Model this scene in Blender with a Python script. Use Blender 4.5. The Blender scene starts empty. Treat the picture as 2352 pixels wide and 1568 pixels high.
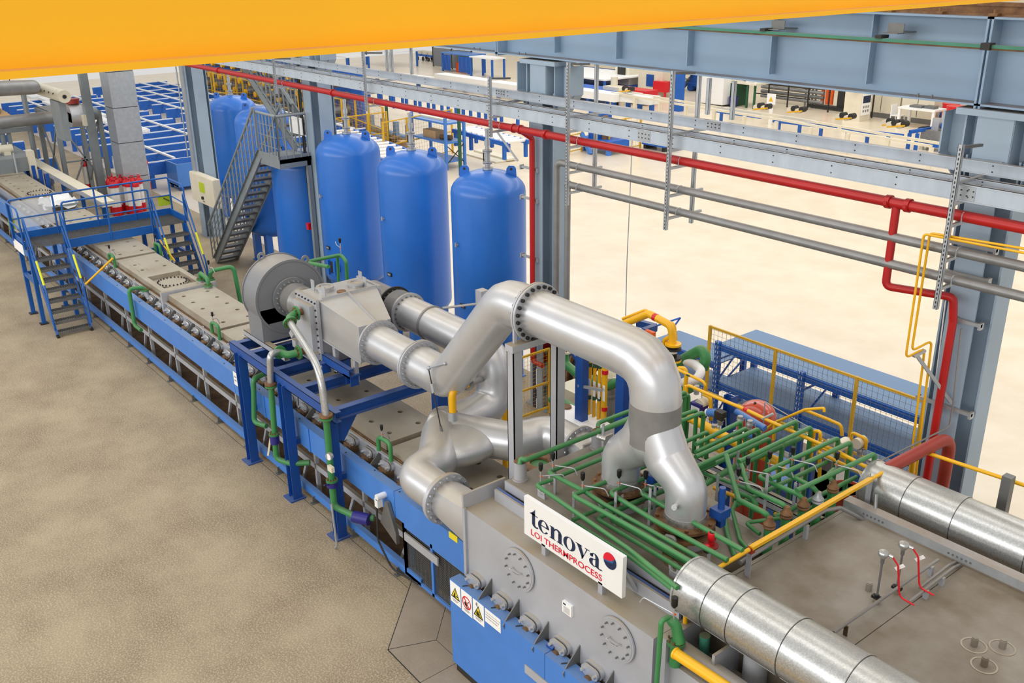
import bpy, math, random
from mathutils import Vector, Matrix
random.seed(7)
S = bpy.context.scene
COL = S.collection
V = Vector
PI = math.pi

# ------------------------------------------------------------------ camera
YAW, PITCH, ROLL = math.radians(141.5716), math.radians(21.759), math.radians(-0.7239)
FPX, CAMZ = 2228.05, 8.0
FWD = V((math.cos(YAW)*math.cos(PITCH), math.sin(YAW)*math.cos(PITCH), -math.sin(PITCH)))
_r = FWD.cross(V((0, 0, 1))).normalized(); _u = _r.cross(FWD)
RIGHT = math.cos(ROLL)*_r + math.sin(ROLL)*_u
UP = -math.sin(ROLL)*_r + math.cos(ROLL)*_u
cam = bpy.data.cameras.new('camera'); cam.sensor_width = 36.0; cam.lens = FPX/2352*36.0
cam.clip_start = 0.05; cam.clip_end = 400
camo = bpy.data.objects.new('camera', cam); COL.objects.link(camo)
M = Matrix((RIGHT, UP, -FWD)).transposed().to_4x4(); M.translation = V((0, 0, CAMZ))
camo.matrix_world = M
S.camera = camo

# ------------------------------------------------------------------ light: overcast daylight through the hall roof
S.view_settings.view_transform = 'Standard'
S.view_settings.look = 'None'
S.view_settings.gamma = 1.0
S.view_settings.use_curve_mapping = False
S.view_settings.exposure = 0.0
W = bpy.data.worlds.new('hall_daylight'); S.world = W; W.use_nodes = True
W.node_tree.nodes['Background'].inputs[0].default_value = (1.0, 0.985, 0.96, 1)
W.node_tree.nodes['Background'].inputs[1].default_value = 0.72
def daylight(name, loc, sx, sy, power, aim=None):
    l = bpy.data.lights.new(name, 'AREA'); l.shape = 'RECTANGLE'; l.size = sx; l.size_y = sy
    l.energy = power; l.color = (1.0, 0.98, 0.95)
    o = bpy.data.objects.new(name, l); o.location = loc; COL.objects.link(o)
    if aim: o.rotation_euler = (V(aim)-V(loc)).to_track_quat('-Z', 'Y').to_euler()
daylight('roof_skylight', (-14, 3.0, 15), 44, 2.4, 1000)
daylight('roof_skylight', (-14, 9.5, 15), 44, 2.4, 700)
daylight('roof_skylight', (-18, 22, 15), 60, 5.0, 3000)
daylight('roof_skylight', (-30, 38, 15), 60, 5.0, 3400)
daylight('side_fill', (-12, -17, 10), 54, 6.0, 4600, (-12, 8, 1.5))   # added fill from behind the camera, brightens upright faces; its source is unseen
S.cycles.max_bounces = 5; S.cycles.diffuse_bounces = 3; S.cycles.glossy_bounces = 3
S.cycles.transmission_bounces = 3; S.cycles.transparent_max_bounces = 6
S.cycles.caustics_reflective = False; S.cycles.caustics_refractive = False
S.cycles.use_adaptive_sampling = True; S.cycles.adaptive_threshold = 0.03

# ------------------------------------------------------------------ helpers
def at(px, py, X=None, Y=None, Z=None):
    """the point of the plane X=, Y= or Z= seen at a pixel of the 2352x1568 frame"""
    d = FWD + RIGHT*((px-1176)/FPX) - UP*((py-784)/FPX)
    o = V((0, 0, CAMZ))
    t = (X-o.x)/d.x if X is not None else (Y-o.y)/d.y if Y is not None else (Z-o.z)/d.z
    return o + d*t
def zup(px, py, x, y):
    d = FWD + RIGHT*((px-1176)/FPX) - UP*((py-784)/FPX)
    t = (d.x*x + d.y*y)/(d.x**2 + d.y**2)
    return CAMZ + t*d.z

class MB:
    def __init__(s): s.v = []; s.f = []; s.m = []; s.mi = 0
    def add(s, vs, fs):
        n = len(s.v); s.v += [V(a) for a in vs]
        for f in fs: s.f.append(tuple(i+n for i in f)); s.m.append(s.mi)
        return s
    def box(s, x0, x1, y0, y1, z0, z1):
        if x0 > x1: x0, x1 = x1, x0
        if y0 > y1: y0, y1 = y1, y0
        if z0 > z1: z0, z1 = z1, z0
        return s.add([(x0,y0,z0),(x1,y0,z0),(x1,y1,z0),(x0,y1,z0),(x0,y0,z1),(x1,y0,z1),(x1,y1,z1),(x0,y1,z1)],
                     [(0,3,2,1),(4,5,6,7),(0,1,5,4),(1,2,6,5),(2,3,7,6),(3,0,4,7)])
    def obox(s, c, a, b, d):
        c, a, b, d = V(c), V(a), V(b), V(d)
        if a.cross(b).dot(d) < 0: a, b = b, a
        return s.add([c-a-b-d, c+a-b-d, c+a+b-d, c-a+b-d, c-a-b+d, c+a-b+d, c+a+b+d, c-a+b+d],
                     [(0,3,2,1),(4,5,6,7),(0,1,5,4),(1,2,6,5),(2,3,7,6),(3,0,4,7)])
    @staticmethod
    def frame(d, up=V((0, 0, 1))):
        d = V(d).normalized(); up = V(up)
        if abs(d.dot(up)) > 0.98: up = V((0, 1, 0))
        a = d.cross(up).normalized(); b = a.cross(d).normalized()
        return d, a, b
    def bar(s, p0, p1, w, h, up=V((0, 0, 1)), off=(0, 0)):
        p0, p1 = V(p0), V(p1); d, a, b = s.frame(p1-p0, up)
        c = (p0+p1)/2 + a*off[0] + b*off[1]
        return s.obox(c, d*((p1-p0).length/2), a*(w/2), b*(h/2))
    def ibeam(s, p0, p1, w, h, tf, tw, up=V((0, 0, 1))):
        s.bar(p0, p1, w, tf, up, (0, h/2-tf/2)); s.bar(p0, p1, w, tf, up, (0, -h/2+tf/2))
        return s.bar(p0, p1, tw, h-2*tf, up)
    def chan(s, p0, p1, w, h, t, side=1, up=V((0, 0, 1))):
        """C channel: web on the side away from `side`, flanges point to `side`"""
        s.bar(p0, p1, t, h, up, (-side*(w/2-t/2), 0))
        s.bar(p0, p1, w, t, up, (0, h/2-t/2)); return s.bar(p0, p1, w, t, up, (0, -h/2+t/2))
    def cyl(s, p0, p1, r, r1=None, n=14, cap=True):
        p0, p1 = V(p0), V(p1); r1 = r if r1 is None else r1
        d, a, b = s.frame(p1-p0)
        c = [(math.cos(2*PI*i/n), math.sin(2*PI*i/n)) for i in range(n)]
        vs = [p0+(a*x+b*y)*r for x, y in c] + [p1+(a*x+b*y)*r1 for x, y in c]
        fs = [(i, (i+1) % n, n+(i+1) % n, n+i) for i in range(n)]
        if cap: fs += [tuple(range(n-1, -1, -1)), tuple(range(n, 2*n))]
        return s.add(vs, fs)
    def lathe(s, p, axis, prof, n=24):
        """prof: (radius, height along axis) pairs"""
        p = V(p); d, a, b = s.frame(axis)
        vs = []; fs = []; k = len(prof)
        for r, h in prof:
            for i in range(n):
                t = 2*PI*i/n; vs.append(p + d*h + (a*math.cos(t)+b*math.sin(t))*r)
        for j in range(k-1):
            for i in range(n):
                fs.append((j*n+i, j*n+(i+1) % n, (j+1)*n+(i+1) % n, (j+1)*n+i))
        if prof[0][0] > 1e-4: fs.append(tuple(range(n-1, -1, -1)))
        if prof[-1][0] > 1e-4: fs.append(tuple((k-1)*n+i for i in range(n)))
        return s.add(vs, fs)
    def ring(s, p, axis, ro, ri, th, n=28):
        p = V(p); d, a, b = s.frame(axis); vs = []; fs = []
        for (r, h) in ((ro, -th/2), (ro, th/2), (ri, th/2), (ri, -th/2)):
            for i in range(n):
                t = 2*PI*i/n; vs.append(p + d*h + (a*math.cos(t)+b*math.sin(t))*r)
        for j in range(4):
            for i in range(n):
                fs.append((j*n+i, j*n+(i+1) % n, ((j+1) % 4)*n+(i+1) % n, ((j+1) % 4)*n+i))
        return s.add(vs, fs)
    def path(s, pts, r, n=10, bend=0.0, seg=5, cap=True):
        """round pipe along a polyline, corners rounded to radius bend; r may be a list per point"""
        pts = [V(p) for p in pts]
        rs = list(r) if isinstance(r, (list, tuple)) else [r]*len(pts)
        P = []; Rr = []
        for i, p in enumerate(pts):
            if 0 < i < len(pts)-1 and bend > 0:
                u = (pts[i-1]-p); w = (pts[i+1]-p); lu, lw = u.length, w.length; u.normalize(); w.normalize()
                ang = u.angle(w)
                if ang < PI-0.02:
                    t = min(bend/math.tan(ang/2), lu*0.49, lw*0.49); q0 = p+u*t; q1 = p+w*t
                    for k in range(seg+1):
                        x = k/seg; P.append(q0*(1-x)**2 + p*2*x*(1-x) + q1*x*x); Rr.append(rs[i])
                    continue
            P.append(p); Rr.append(rs[i])
        m = len(P); vs = []; fs = []
        d0 = (P[1]-P[0]).normalized(); _, a, b = s.frame(d0)
        for i in range(m):
            d = ((P[i+1]-P[i]) if i == 0 else (P[i]-P[i-1]) if i == m-1 else ((P[i+1]-P[i]).normalized()+(P[i]-P[i-1]).normalized())).normalized()
            a = (a - d*a.dot(d)).normalized(); b = d.cross(a)
            sc = 1.0
            if 0 < i < m-1:
                c = (P[i]-P[i-1]).normalized().dot(d); sc = 1/max(c, 0.6)
            ax = ((P[i+1]-P[i]).normalized()-(P[i]-P[i-1]).normalized()) if 0 < i < m-1 else V((0, 0, 0))
            for k in range(n):
                t = 2*PI*k/n; o = (a*math.cos(t)+b*math.sin(t))*Rr[i]
                if sc > 1.001 and ax.length > 1e-6:
                    x = ax.normalized(); o = o + x*(o.dot(x))*(sc-1)
                vs.append(P[i]+o)
        for i in range(m-1):
            for k in range(n): fs.append((i*n+k, i*n+(k+1) % n, (i+1)*n+(k+1) % n, (i+1)*n+k))
        if cap: fs += [tuple(range(n-1, -1, -1)), tuple((m-1)*n+k for k in range(n))]
        return s.add(vs, fs)
    def prism(s, pts, ext):
        """flat polygon extruded by the vector ext"""
        pts = [V(p) for p in pts]; ext = V(ext); n = len(pts)
        nrm = V((0, 0, 0))
        for i in range(n): nrm += pts[i].cross(pts[(i+1) % n])
        if nrm.dot(ext) < 0: pts = pts[::-1]
        return s.add(pts+[p+ext for p in pts], [tuple(range(n-1, -1, -1)), tuple(range(n, 2*n))] +
                     [(i, (i+1) % n, n+(i+1) % n, n+i) for i in range(n)])
    def sphere(s, c, r, n=16, m=8, sc=(1, 1, 1)):
        c = V(c); vs = []; fs = []
        for j in range(m+1):
            f = PI*j/m
            for i in range(n):
                t = 2*PI*i/n; vs.append(c+V((math.sin(f)*math.cos(t)*r*sc[0], math.sin(f)*math.sin(t)*r*sc[1], -math.cos(f)*r*sc[2])))
        for j in range(m):
            for i in range(n): fs.append((j*n+i, j*n+(i+1) % n, (j+1)*n+(i+1) % n, (j+1)*n+i))
        return s.add(vs, fs)
    def mesh(s, name, mats, off=V((0, 0, 0))):
        me = bpy.data.meshes.new(name)
        me.from_pydata([tuple(p-off) for p in s.v], [], s.f)
        if not isinstance(mats, (list, tuple)): mats = [mats]
        for m in mats: me.materials.append(m)
        if len(mats) > 1: me.polygons.foreach_set('material_index', s.m)
        me.polygons.foreach_set('use_smooth', [True]*len(me.polygons))
        me.set_sharp_from_angle(angle=math.radians(38)); me.update()
        return me
    def build(s, name, mats, parent=None, **k):
        o = bpy.data.objects.new(name, s.mesh(name, mats, base(parent))); COL.objects.link(o)
        if parent: o.parent = parent
        for a, b in k.items(): o[a] = b
        return o
def base(p):
    r = V((0, 0, 0))
    while p is not None: r += p.location; p = p.parent
    return r
def thing(name, label, cat, loc=(0, 0, 0), group=None):
    o = bpy.data.objects.new(name, None); o.location = loc; o.empty_display_size = 0.1; COL.objects.link(o)
    o['label'] = label; o['category'] = cat
    if group: o['group'] = group
    return o
def tag(o, label, cat, group=None):
    o['label'] = label; o['category'] = cat
    if group: o['group'] = group
    return o
def one(name, mb, mats, label, cat, group=None):
    """a thing that is one mesh, its origin at its base"""
    lo = V((min(p.x for p in mb.v), min(p.y for p in mb.v), min(p.z for p in mb.v)))
    hi = V((max(p.x for p in mb.v), max(p.y for p in mb.v), lo.z)); c = (lo+hi)/2; c.z = lo.z
    o = bpy.data.objects.new(name, mb.mesh(name, mats, c)); o.location = c; COL.objects.link(o)
    return tag(o, label, cat, group)
def struct(name, mb, mats):
    o = mb.build(name, mats); o['kind'] = 'structure'; return o
def inst(name, me, parent, loc, rot=None):
    """one more object sharing the mesh me, its origin at the world point loc"""
    o = bpy.data.objects.new(name, me); COL.objects.link(o); o.parent = parent
    o.location = V(loc)-base(parent)
    if rot is not None: o.rotation_euler = rot
    return o
def copy_tree(o, parent=None):
    c = o.copy(); COL.objects.link(c)
    if parent is not None: c.parent = parent
    for ch in list(o.children): copy_tree(ch, c)
    return c
def dup(o, loc, rz, label, group=None):
    c = copy_tree(o); c.location = loc; c.rotation_euler = (0, 0, rz); c['label'] = label
    if group: c['group'] = group
    return c

# ------------------------------------------------------------------ materials
def lin(c): return tuple((x/12.92 if x <= 0.04045 else ((x+0.055)/1.055)**2.4) for x in (v/255 for v in c))
MATS = {}
def mat(name, rgb, rough=0.5, metal=0.0, var=0.10, scale=3.0, dust=None, dustamt=0.6, bump=0.0, rgb2=None, kind='noise', coat=0.0, stretch=(1, 1, 1)):
    m = bpy.data.materials.new(name); m.use_nodes = True; nt = m.node_tree; N = nt.nodes; L = nt.links
    b = N['Principled BSDF']; b.inputs['Roughness'].default_value = rough; b.inputs['Metallic'].default_value = metal
    b.inputs['Coat Weight'].default_value = coat
    c1 = lin(rgb); c2 = lin(rgb2) if rgb2 else tuple(max(0, x*(1-var*2)) for x in c1)
    geo = N.new('ShaderNodeNewGeometry')
    mp = N.new('ShaderNodeMapping'); mp.inputs['Scale'].default_value = stretch; L.new(geo.outputs['Position'], mp.inputs['Vector'])
    if kind == 'noise':
        t = N.new('ShaderNodeTexNoise'); t.inputs['Scale'].default_value = scale; t.inputs['Detail'].default_value = 5; t.inputs['Roughness'].default_value = 0.6; fac = t.outputs['Fac']
        rp = N.new('ShaderNodeValToRGB'); rp.color_ramp.elements[0].position = 0.32; rp.color_ramp.elements[1].position = 0.68
    else:
        t = N.new('ShaderNodeTexVoronoi'); t.inputs['Scale'].default_value = scale; fac = t.outputs['Color']
        rp = N.new('ShaderNodeValToRGB'); rp.color_ramp.elements[0].position = 0.1; rp.color_ramp.elements[1].position = 0.9
    L.new(mp.outputs['Vector'], t.inputs['Vector'])
    L.new(fac, rp.inputs['Fac'])
    rp.color_ramp.elements[0].color = (*c2, 1); rp.color_ramp.elements[1].color = (*c1, 1)
    out = rp.outputs['Color']
    if dust:
        sp = N.new('ShaderNodeSeparateXYZ'); L.new(geo.outputs['Normal'], sp.inputs[0])
        mr = N.new('ShaderNodeMapRange'); mr.inputs['From Min'].default_value = 0.55; mr.inputs['From Max'].default_value = 0.97
        mr.inputs['To Max'].default_value = dustamt; L.new(sp.outputs['Z'], mr.inputs['Value'])
        n2 = N.new('ShaderNodeTexNoise'); n2.inputs['Scale'].default_value = 1.7; n2.inputs['Detail'].default_value = 6; L.new(geo.outputs['Position'], n2.inputs['Vector'])
        r2 = N.new('ShaderNodeMapRange'); r2.inputs['From Min'].default_value = 0.3; r2.inputs['From Max'].default_value = 0.6; r2.inputs['To Min'].default_value = 0.55; L.new(n2.outputs['Fac'], r2.inputs['Value'])
        mu = N.new('ShaderNodeMath'); mu.operation = 'MULTIPLY'; L.new(mr.outputs['Result'], mu.inputs[0]); L.new(r2.outputs['Result'], mu.inputs[1])
        mx = N.new('ShaderNodeMix'); mx.data_type = 'RGBA'; L.new(mu.outputs[0], mx.inputs['Factor']); L.new(out, mx.inputs['A']); mx.inputs['B'].default_value = (*lin(dust), 1)
        out = mx.outputs['Result']
        if metal > 0:
            m2 = N.new('ShaderNodeMath'); m2.operation = 'MULTIPLY_ADD'; m2.inputs[1].default_value = -metal*0.9; m2.inputs[2].default_value = metal
            L.new(mu.outputs[0], m2.inputs[0]); L.new(m2.outputs[0], b.inputs['Metallic'])
    L.new(out, b.inputs['Base Color'])
    if bump > 0:
        bp = N.new('ShaderNodeBump'); bp.inputs['Strength'].default_value = bump; bp.inputs['Distance'].default_value = 0.02
        L.new(fac if kind == 'noise' else t.outputs['Distance'], bp.inputs['Height']); L.new(bp.outputs[0], b.inputs['Normal'])
    MATS[name] = m
    return m
DUST = (150, 133, 108)
M_ = dict(
    frame=mat('deep_blue_paint', (22, 78, 160), 0.45, var=.08, dust=(120, 125, 135), dustamt=.45),
    stair=mat('crossover_blue_paint', (22, 96, 178), 0.4, var=.08, dust=(80, 120, 170), dustamt=.3),
    beam=mat('light_blue_paint', (72, 132, 214), 0.45, var=.05, dust=(120, 140, 165), dustamt=.6),
    tank=mat('tank_blue_paint', (38, 112, 205), 0.36, var=.05, scale=1.2, coat=.15),
    rack=mat('rack_blue_paint', (30, 100, 195), 0.5),
    deck=mat('rack_deck_blue_grey', (108, 138, 172), 0.55, var=.03, scale=.6),
    silver=mat('aluminium_paint', (208, 210, 214), 0.34, 0.6, var=.05, scale=2.2, dust=(176, 164, 142), dustamt=.75),
    wallsil=mat('furnace_wall_paint', (186, 189, 196), 0.42, 0.2, var=.08, scale=1.6, dust=(158, 143, 118), dustamt=.95),
    plate=mat('furnace_top_plate', (170, 162, 148), 0.5, 0.15, var=.13, scale=1.3, dust=(184, 175, 155), dustamt=.5, rgb2=(140, 126, 104)),
    slab=mat('dusty_roof_plate', (150, 142, 130), 0.55, 0.1, var=.1, scale=1.4, rgb2=(112, 98, 78)),
    galv=mat('galvanised_sheet', (206, 208, 208), 0.3, 0.8, kind='voronoi', scale=95, rgb2=(178, 180, 180), dust=(166, 158, 140), dustamt=.5),
    zinc=mat('zinc_plated_steel', (186, 192, 198), 0.4, 0.5, var=.08, scale=8, dust=(140, 118, 92), dustamt=.75),
    tray=mat('cable_tray_zinc', (196, 208, 220), 0.4, 0.25, var=.08, scale=5, stretch=(1, 1, .4), dust=(132, 112, 88), dustamt=.85),
    steel=mat('grey_steel', (120, 120, 118), 0.5, 0.3, var=.1, scale=5),
    gpipe=mat('dull_grey_pipe', (150, 150, 150), 0.42, 0.45, var=.1, scale=4, dust=(122, 110, 94), dustamt=.8),
    fan=mat('blower_grey_paint', (126, 129, 134), 0.48, var=.04, dust=(178, 166, 148), dustamt=.6),
    dark=mat('dark_steel', (52, 50, 48), 0.6, 0.2),
    black=mat('black_rubber', (24, 24, 24), 0.5),
    hole=mat('hole_dark', (58, 46, 36), 0.8),
    rust=mat('rusty_steel', (140, 104, 66), 0.7, var=.18, scale=9, rgb2=(98, 66, 42)),
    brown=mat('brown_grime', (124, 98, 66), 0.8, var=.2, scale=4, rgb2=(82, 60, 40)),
    green=mat('green_pipe_paint', (62, 138, 78), 0.4, var=.06, scale=4, dust=(104, 122, 82), dustamt=.55),
    dgreen=mat('dark_green_paint', (38, 92, 64), 0.5),
    teal=mat('green_busbar', (64, 136, 112), 0.5, dust=(140, 128, 96), dustamt=.8),
    yellow=mat('yellow_pipe_paint', (244, 184, 16), 0.38, var=.03, dust=(214, 164, 40), dustamt=.4),
    crane=mat('crane_yellow_paint', (255, 186, 0), 0.6, var=.02, scale=1, dust=(214, 160, 96), dustamt=.95),
    fence=mat('fence_yellow_paint', (226, 178, 44), 0.5),
    lime=mat('lime_sleeve', (228, 230, 40), 0.5, var=.02),
    orange=mat('orange_paint', (226, 92, 30), 0.45),
    red=mat('fire_red_paint', (186, 26, 26), 0.4, var=.05, dust=(140, 52, 46), dustamt=.75),
    brick=mat('oxide_red_paint', (152, 50, 36), 0.5, var=.06),
    brightred=mat('signal_red', (214, 22, 36), 0.35, var=.02),
    vessel=mat('orange_red_vessel', (190, 66, 36), 0.25, var=.05, coat=.4),
    white=mat('white_paint', (240, 240, 238), 0.5, var=.02),
    paper=mat('white_paper', (246, 246, 244), 0.7, var=.01),
    cream=mat('cream_paint', (226, 218, 196), 0.55, var=.04),
    column=mat('column_blue_grey', (158, 178, 196), 0.5, var=.05, scale=1.5, dust=(120, 104, 88), dustamt=.8),
    runway=mat('runway_blue_grey', (140, 166, 192), 0.5, var=.04, scale=1.2, dust=(112, 92, 74), dustamt=.9),
    gstair=mat('stair_grey', (142, 150, 154), 0.5, 0.2, var=.08),
    navy=mat('navy_print', (8, 34, 72), 0.5, var=.01),
    cyan=mat('bright_blue_print', (30, 90, 150), 0.5, var=.02),
    red_print=mat('red_print', (222, 14, 48), 0.5, var=.01),
    yellow_print=mat('yellow_sticker', (240, 220, 40), 0.6, var=.01),
    lime_print=mat('lime_sticker', (186, 206, 40), 0.6, var=.04),
    grey_print=mat('grey_print', (150, 150, 150), 0.6),
    bluepaint2=mat('valve_violet_blue', (44, 40, 130), 0.45),
    box=mat('cardboard', (196, 160, 118), 0.8),
    glass=None,
)
g = bpy.data.materials.new('acrylic_sheet'); g.use_nodes = True
gb = g.node_tree.nodes['Principled BSDF']; gb.inputs['Base Color'].default_value = (.82, .85, .88, 1); gb.inputs['Roughness'].default_value = 0.15; gb.inputs['Alpha'].default_value = 0.45
M_['glass'] = g
# ================================================================== floor
def floor_mat(name, c1, c2, c3, rough, spec=0.35, speck=.6):
    m = bpy.data.materials.new(name); m.use_nodes = True; nt = m.node_tree; N = nt.nodes; L = nt.links; b = N['Principled BSDF']
    geo = N.new('ShaderNodeNewGeometry')
    n1 = N.new('ShaderNodeTexNoise'); n1.inputs['Scale'].default_value = .9; n1.inputs['Detail'].default_value = 7; n1.inputs['Roughness'].default_value = .62
    n2 = N.new('ShaderNodeTexNoise'); n2.inputs['Scale'].default_value = 45; n2.inputs['Detail'].default_value = 3
    for n in (n1, n2): L.new(geo.outputs['Position'], n.inputs['Vector'])
    r1 = N.new('ShaderNodeValToRGB'); r1.color_ramp.elements[0].position = .36; r1.color_ramp.elements[1].position = .64
    r1.color_ramp.elements[0].color = (*lin(c2), 1); r1.color_ramp.elements[1].color = (*lin(c1), 1); L.new(n1.outputs['Fac'], r1.inputs[0])
    r2 = N.new('ShaderNodeMapRange'); r2.inputs['From Min'].default_value = .46; r2.inputs['From Max'].default_value = .62; r2.inputs['To Max'].default_value = speck; L.new(n2.outputs['Fac'], r2.inputs['Value'])
    mx = N.new('ShaderNodeMix'); mx.data_type = 'RGBA'; L.new(r2.outputs[0], mx.inputs['Factor']); L.new(r1.outputs[0], mx.inputs['A']); mx.inputs['B'].default_value = (*lin(c3), 1)
    L.new(mx.outputs['Result'], b.inputs['Base Color']); b.inputs['Roughness'].default_value = rough; b.inputs['Specular IOR Level'].default_value = spec
    return m
F1 = floor_mat('exposed_aggregate_concrete', (164, 148, 122), (136, 119, 97), (196, 180, 148), .62)
F2 = floor_mat('pale_bay_floor', (230, 216, 192), (220, 203, 175), (233, 223, 205), .28, .5, .25)  # paler, smoother tones for the far bay floor
F3 = floor_mat('smooth_pit_concrete', (164, 150, 132), (146, 132, 114), (172, 158, 140), .6, .3, .2)
YJ = 5.72
struct('floor', MB().box(-75, 6, -12, YJ-.006, -.3, 0), F1)
struct('floor', MB().box(-75, 6, YJ+.006, 11.7, -.3, 0), F1)
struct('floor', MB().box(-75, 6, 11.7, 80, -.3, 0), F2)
struct('trim_1', MB().box(-75, 6, YJ-.02, YJ+.02, -.3, -.012), M_['dark'])
fl = bpy.data.objects['floor']
# steel-edged pit covers in the floor by the guard panel
def zq(o, s): return lambda x, y, **k: at(o[0]+x/s, o[1]+y/s, **k)
q = zq((880, 1168), 3.92)
covers = [[(270, 620), (45, 1270), (480, 1185), (570, 860)], [(45, 1270), (335, 1568), (690, 1375), (480, 1185)],
          [(570, 860), (480, 1185), (690, 1375), (780, 1430), (700, 900)], [(335, 1568), (690, 1375), (760, 1410), (980, 1610), (420, 1680)]]
for poly in covers:
    pts = [q(x, y, Z=.0) for x, y in poly]; c = sum(pts, V())/len(pts)
    pts = [c+(p-c)*.985 for p in pts]
    MB().prism(pts, (0, 0, .006)).build('cover_plate', F3, fl)
edge = MB()
for a, b in (((270, 620), (45, 1270)), ((45, 1270), (335, 1568)), ((480, 1185), (570, 860)), ((480, 1185), (45, 1270)), ((480, 1185), (690, 1375)), ((335, 1568), (690, 1375))):
    edge.bar(q(*a, Z=.001), q(*b, Z=.001), .018, .006)
edge.build('pit_edge', M_['dark'], fl)

# ================================================================== columns and crane runway
YC = 11.0
def column(px, py, label):
    x = at(px, py, Y=10.7).x
    t = thing('steel_column', label, 'column', (x, YC, 0), 'cruciform columns of the hall')
    mb = MB()
    for s in (-1, 1):
        mb.box(x-.17, x+.17, YC+s*.3-.012, YC+s*.3+.012, 0, 5.84)
        mb.box(x+s*.3-.012, x+s*.3+.012, YC-.17, YC+.17, 0, 5.84)
    mb.box(x-.29, x+.29, YC-.008, YC+.008, 0, 5.84); mb.box(x-.008, x+.008, YC-.29, YC+.29, 0, 5.84)
    mb.build('shaft', M_['column'], t)
    c = MB()                                                        # capital: stiffened brackets under the runway beams
    c.box(x-.45, x+.45, YC-.28, YC+.2, 6.29, 6.36); c.box(x-.62, x+.62, YC-.01, YC+.01, 5.84, 6.29)
    for s in (-1, 1):
        c.prism([(x+s*.3, YC-.2, 5.44), (x+s*.62, YC-.2, 5.82), (x+s*.62, YC-.2, 5.84), (x+s*.3, YC-.2, 5.47)], (0, .4, 0))
        c.prism([(x+s*.3, YC-.012, 5.44), (x+s*.62, YC-.012, 5.82), (x+s*.62, YC-.012, 6.29), (x+s*.3, YC-.012, 6.29)], (0, .024, 0))
        c.box(x+s*.62-.01, x+s*.62+.01, YC-.2, YC+.2, 5.82, 6.29)
        c.box(x+s*.36-.01, x+s*.36+.01, YC-.2, YC+.2, 5.5, 6.29)
    c.box(x-.2, x+.2, YC-.26, YC-.235, 5.72, 6.29); c.box(x-.3, x+.3, YC-.25, YC+.2, 5.75, 5.78)
    for s in (-1, 1): c.box(x+s*.2-.008, x+s*.2+.008, YC-.25, YC, 5.72, 6.29)
    c.build('capital', M_['column'], t)
    MB().box(x-.3, x+.3, YC-.32, YC+.32, 0, .03).build('base_plate', M_['column'], t)
    return x
XA = column(452, 400, 'blue-grey column carrying the white switch cabinet, nearest the crossover stair')
XB = column(712, 300, 'blue-grey column beside the grey staircase landing with black cables down it')
XC = column(1232, 650, 'blue-grey column right of the three blue tanks, half hidden by the big silver duct')
XD = column(2213, 690, 'blue-grey column at the right with the red fire riser running down it')

ZB, HB, YW = 6.39, .93, 10.99      # runway beams: underside, depth, web plane
def runway(x0, x1, label):
    t = thing('runway_beam', label, 'beam', ((x0+x1)/2, YW, ZB), 'crane runway beams')
    MB().box(x0, x1, YW-.22, YW+.22, ZB, ZB+.022).build('bottom_flange', M_['runway'], t)
    MB().box(x0, x1, YW-.22, YW+.22, ZB+HB-.022, ZB+HB).build('top_flange', M_['runway'], t)
    MB().box(x0, x1, YW-.008, YW+.008, ZB+.02, ZB+HB-.02).build('web', M_['runway'], t)
    e = MB()
    for x in (x0+.012, x1-.012): e.box(x-.012, x+.012, YW-.22, YW+.22, ZB-.03, ZB+HB)
    e.build('end_plate', M_['runway'], t)
    me = MB().box(-.008, .008, -.13, 0, 0, HB-.13).mesh('stiffener', M_['runway'])
    n = max(2, round((x1-x0)/1.34))
    for i in range(1, n): inst('stiffener', me, t, (x0+(x1-x0)*i/n, YW-.008, ZB+.1))
    bolt = MB().cyl((0, 0, 0), (0, 0, .04), .012, n=6).mesh('bolt', M_['steel'])
    for x in (x0+.55, x0+.72, x1-.55, x1-.72): inst('bolt', bolt, t, (x, YW-.16, ZB+.02))
    return t
jD = at(2243, 240, Y=10.76).x; jC = at(1139, 125, Y=10.76).x
runway(jD+.012, 3.0, 'blue-grey runway beam running out of the right edge of the frame')
runway(jC+.012, jD-.012, 'long blue-grey runway beam spanning between the two right columns')
runway(-30, jC-.012, 'blue-grey runway beam far end emerging under the yellow girder')
r = MB(); zr = ZB+HB
r.box(-30, 3, YW-.07, YW+.07, zr, zr+.02); r.box(-30, 3, YW-.015, YW+.015, zr+.02, zr+.1); r.box(-30, 3, YW-.035, YW+.035, zr+.1, zr+.14)
rail = one('crane_rail', r, M_['rust'], 'rusty crane rail on top of the blue-grey runway beams', 'rail')
clip = MB().box(-.05, .05, -.06, .03, 0, .03).cyl((0, -.02, .03), (0, -.02, .07), .018, n=6).mesh('rail_clip', M_['rust'])
for i in range(26): inst('rail_clip', clip, rail, (1.5-i*.62, YW-.09, zr))
# busbar on brackets in front of the beam
bz = at(2100, 97, Y=10.56).z
t = thing('conductor_rail', 'green conductor rail on grey brackets along the runway beam', 'rail', (-6, 10.56, bz))
MB().box(-20, 3, 10.54, 10.58, bz-.012, bz+.022).build('rail_bar', M_['teal'], t)
MB().box(-20, 3, 10.545, 10.575, bz-.03, bz-.012).build('rail_slot', M_['brown'], t)
for px, py in ((1787, 60), (2057, 68), (1500, 40)):
    p = at(px, py, Y=10.7)
    MB().box(p.x-.1, p.x+.1, 10.58, 10.98, p.z-.04, p.z-.03).box(p.x-.1, p.x+.1, 10.7, 10.71, p.z-.04, p.z+.07).build('bracket', M_['steel'], t)
    MB().box(p.x-.14, p.x-.06, 10.52, 10.68, bz+.02, bz+.055).build('clamp', M_['dark'], t)
p = at(2270, 98, Y=10.56); MB().box(p.x-.05, p.x+.05, 10.5, 10.62, bz-.03, bz+.04).build('joint_box', M_['dark'], t)

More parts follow.
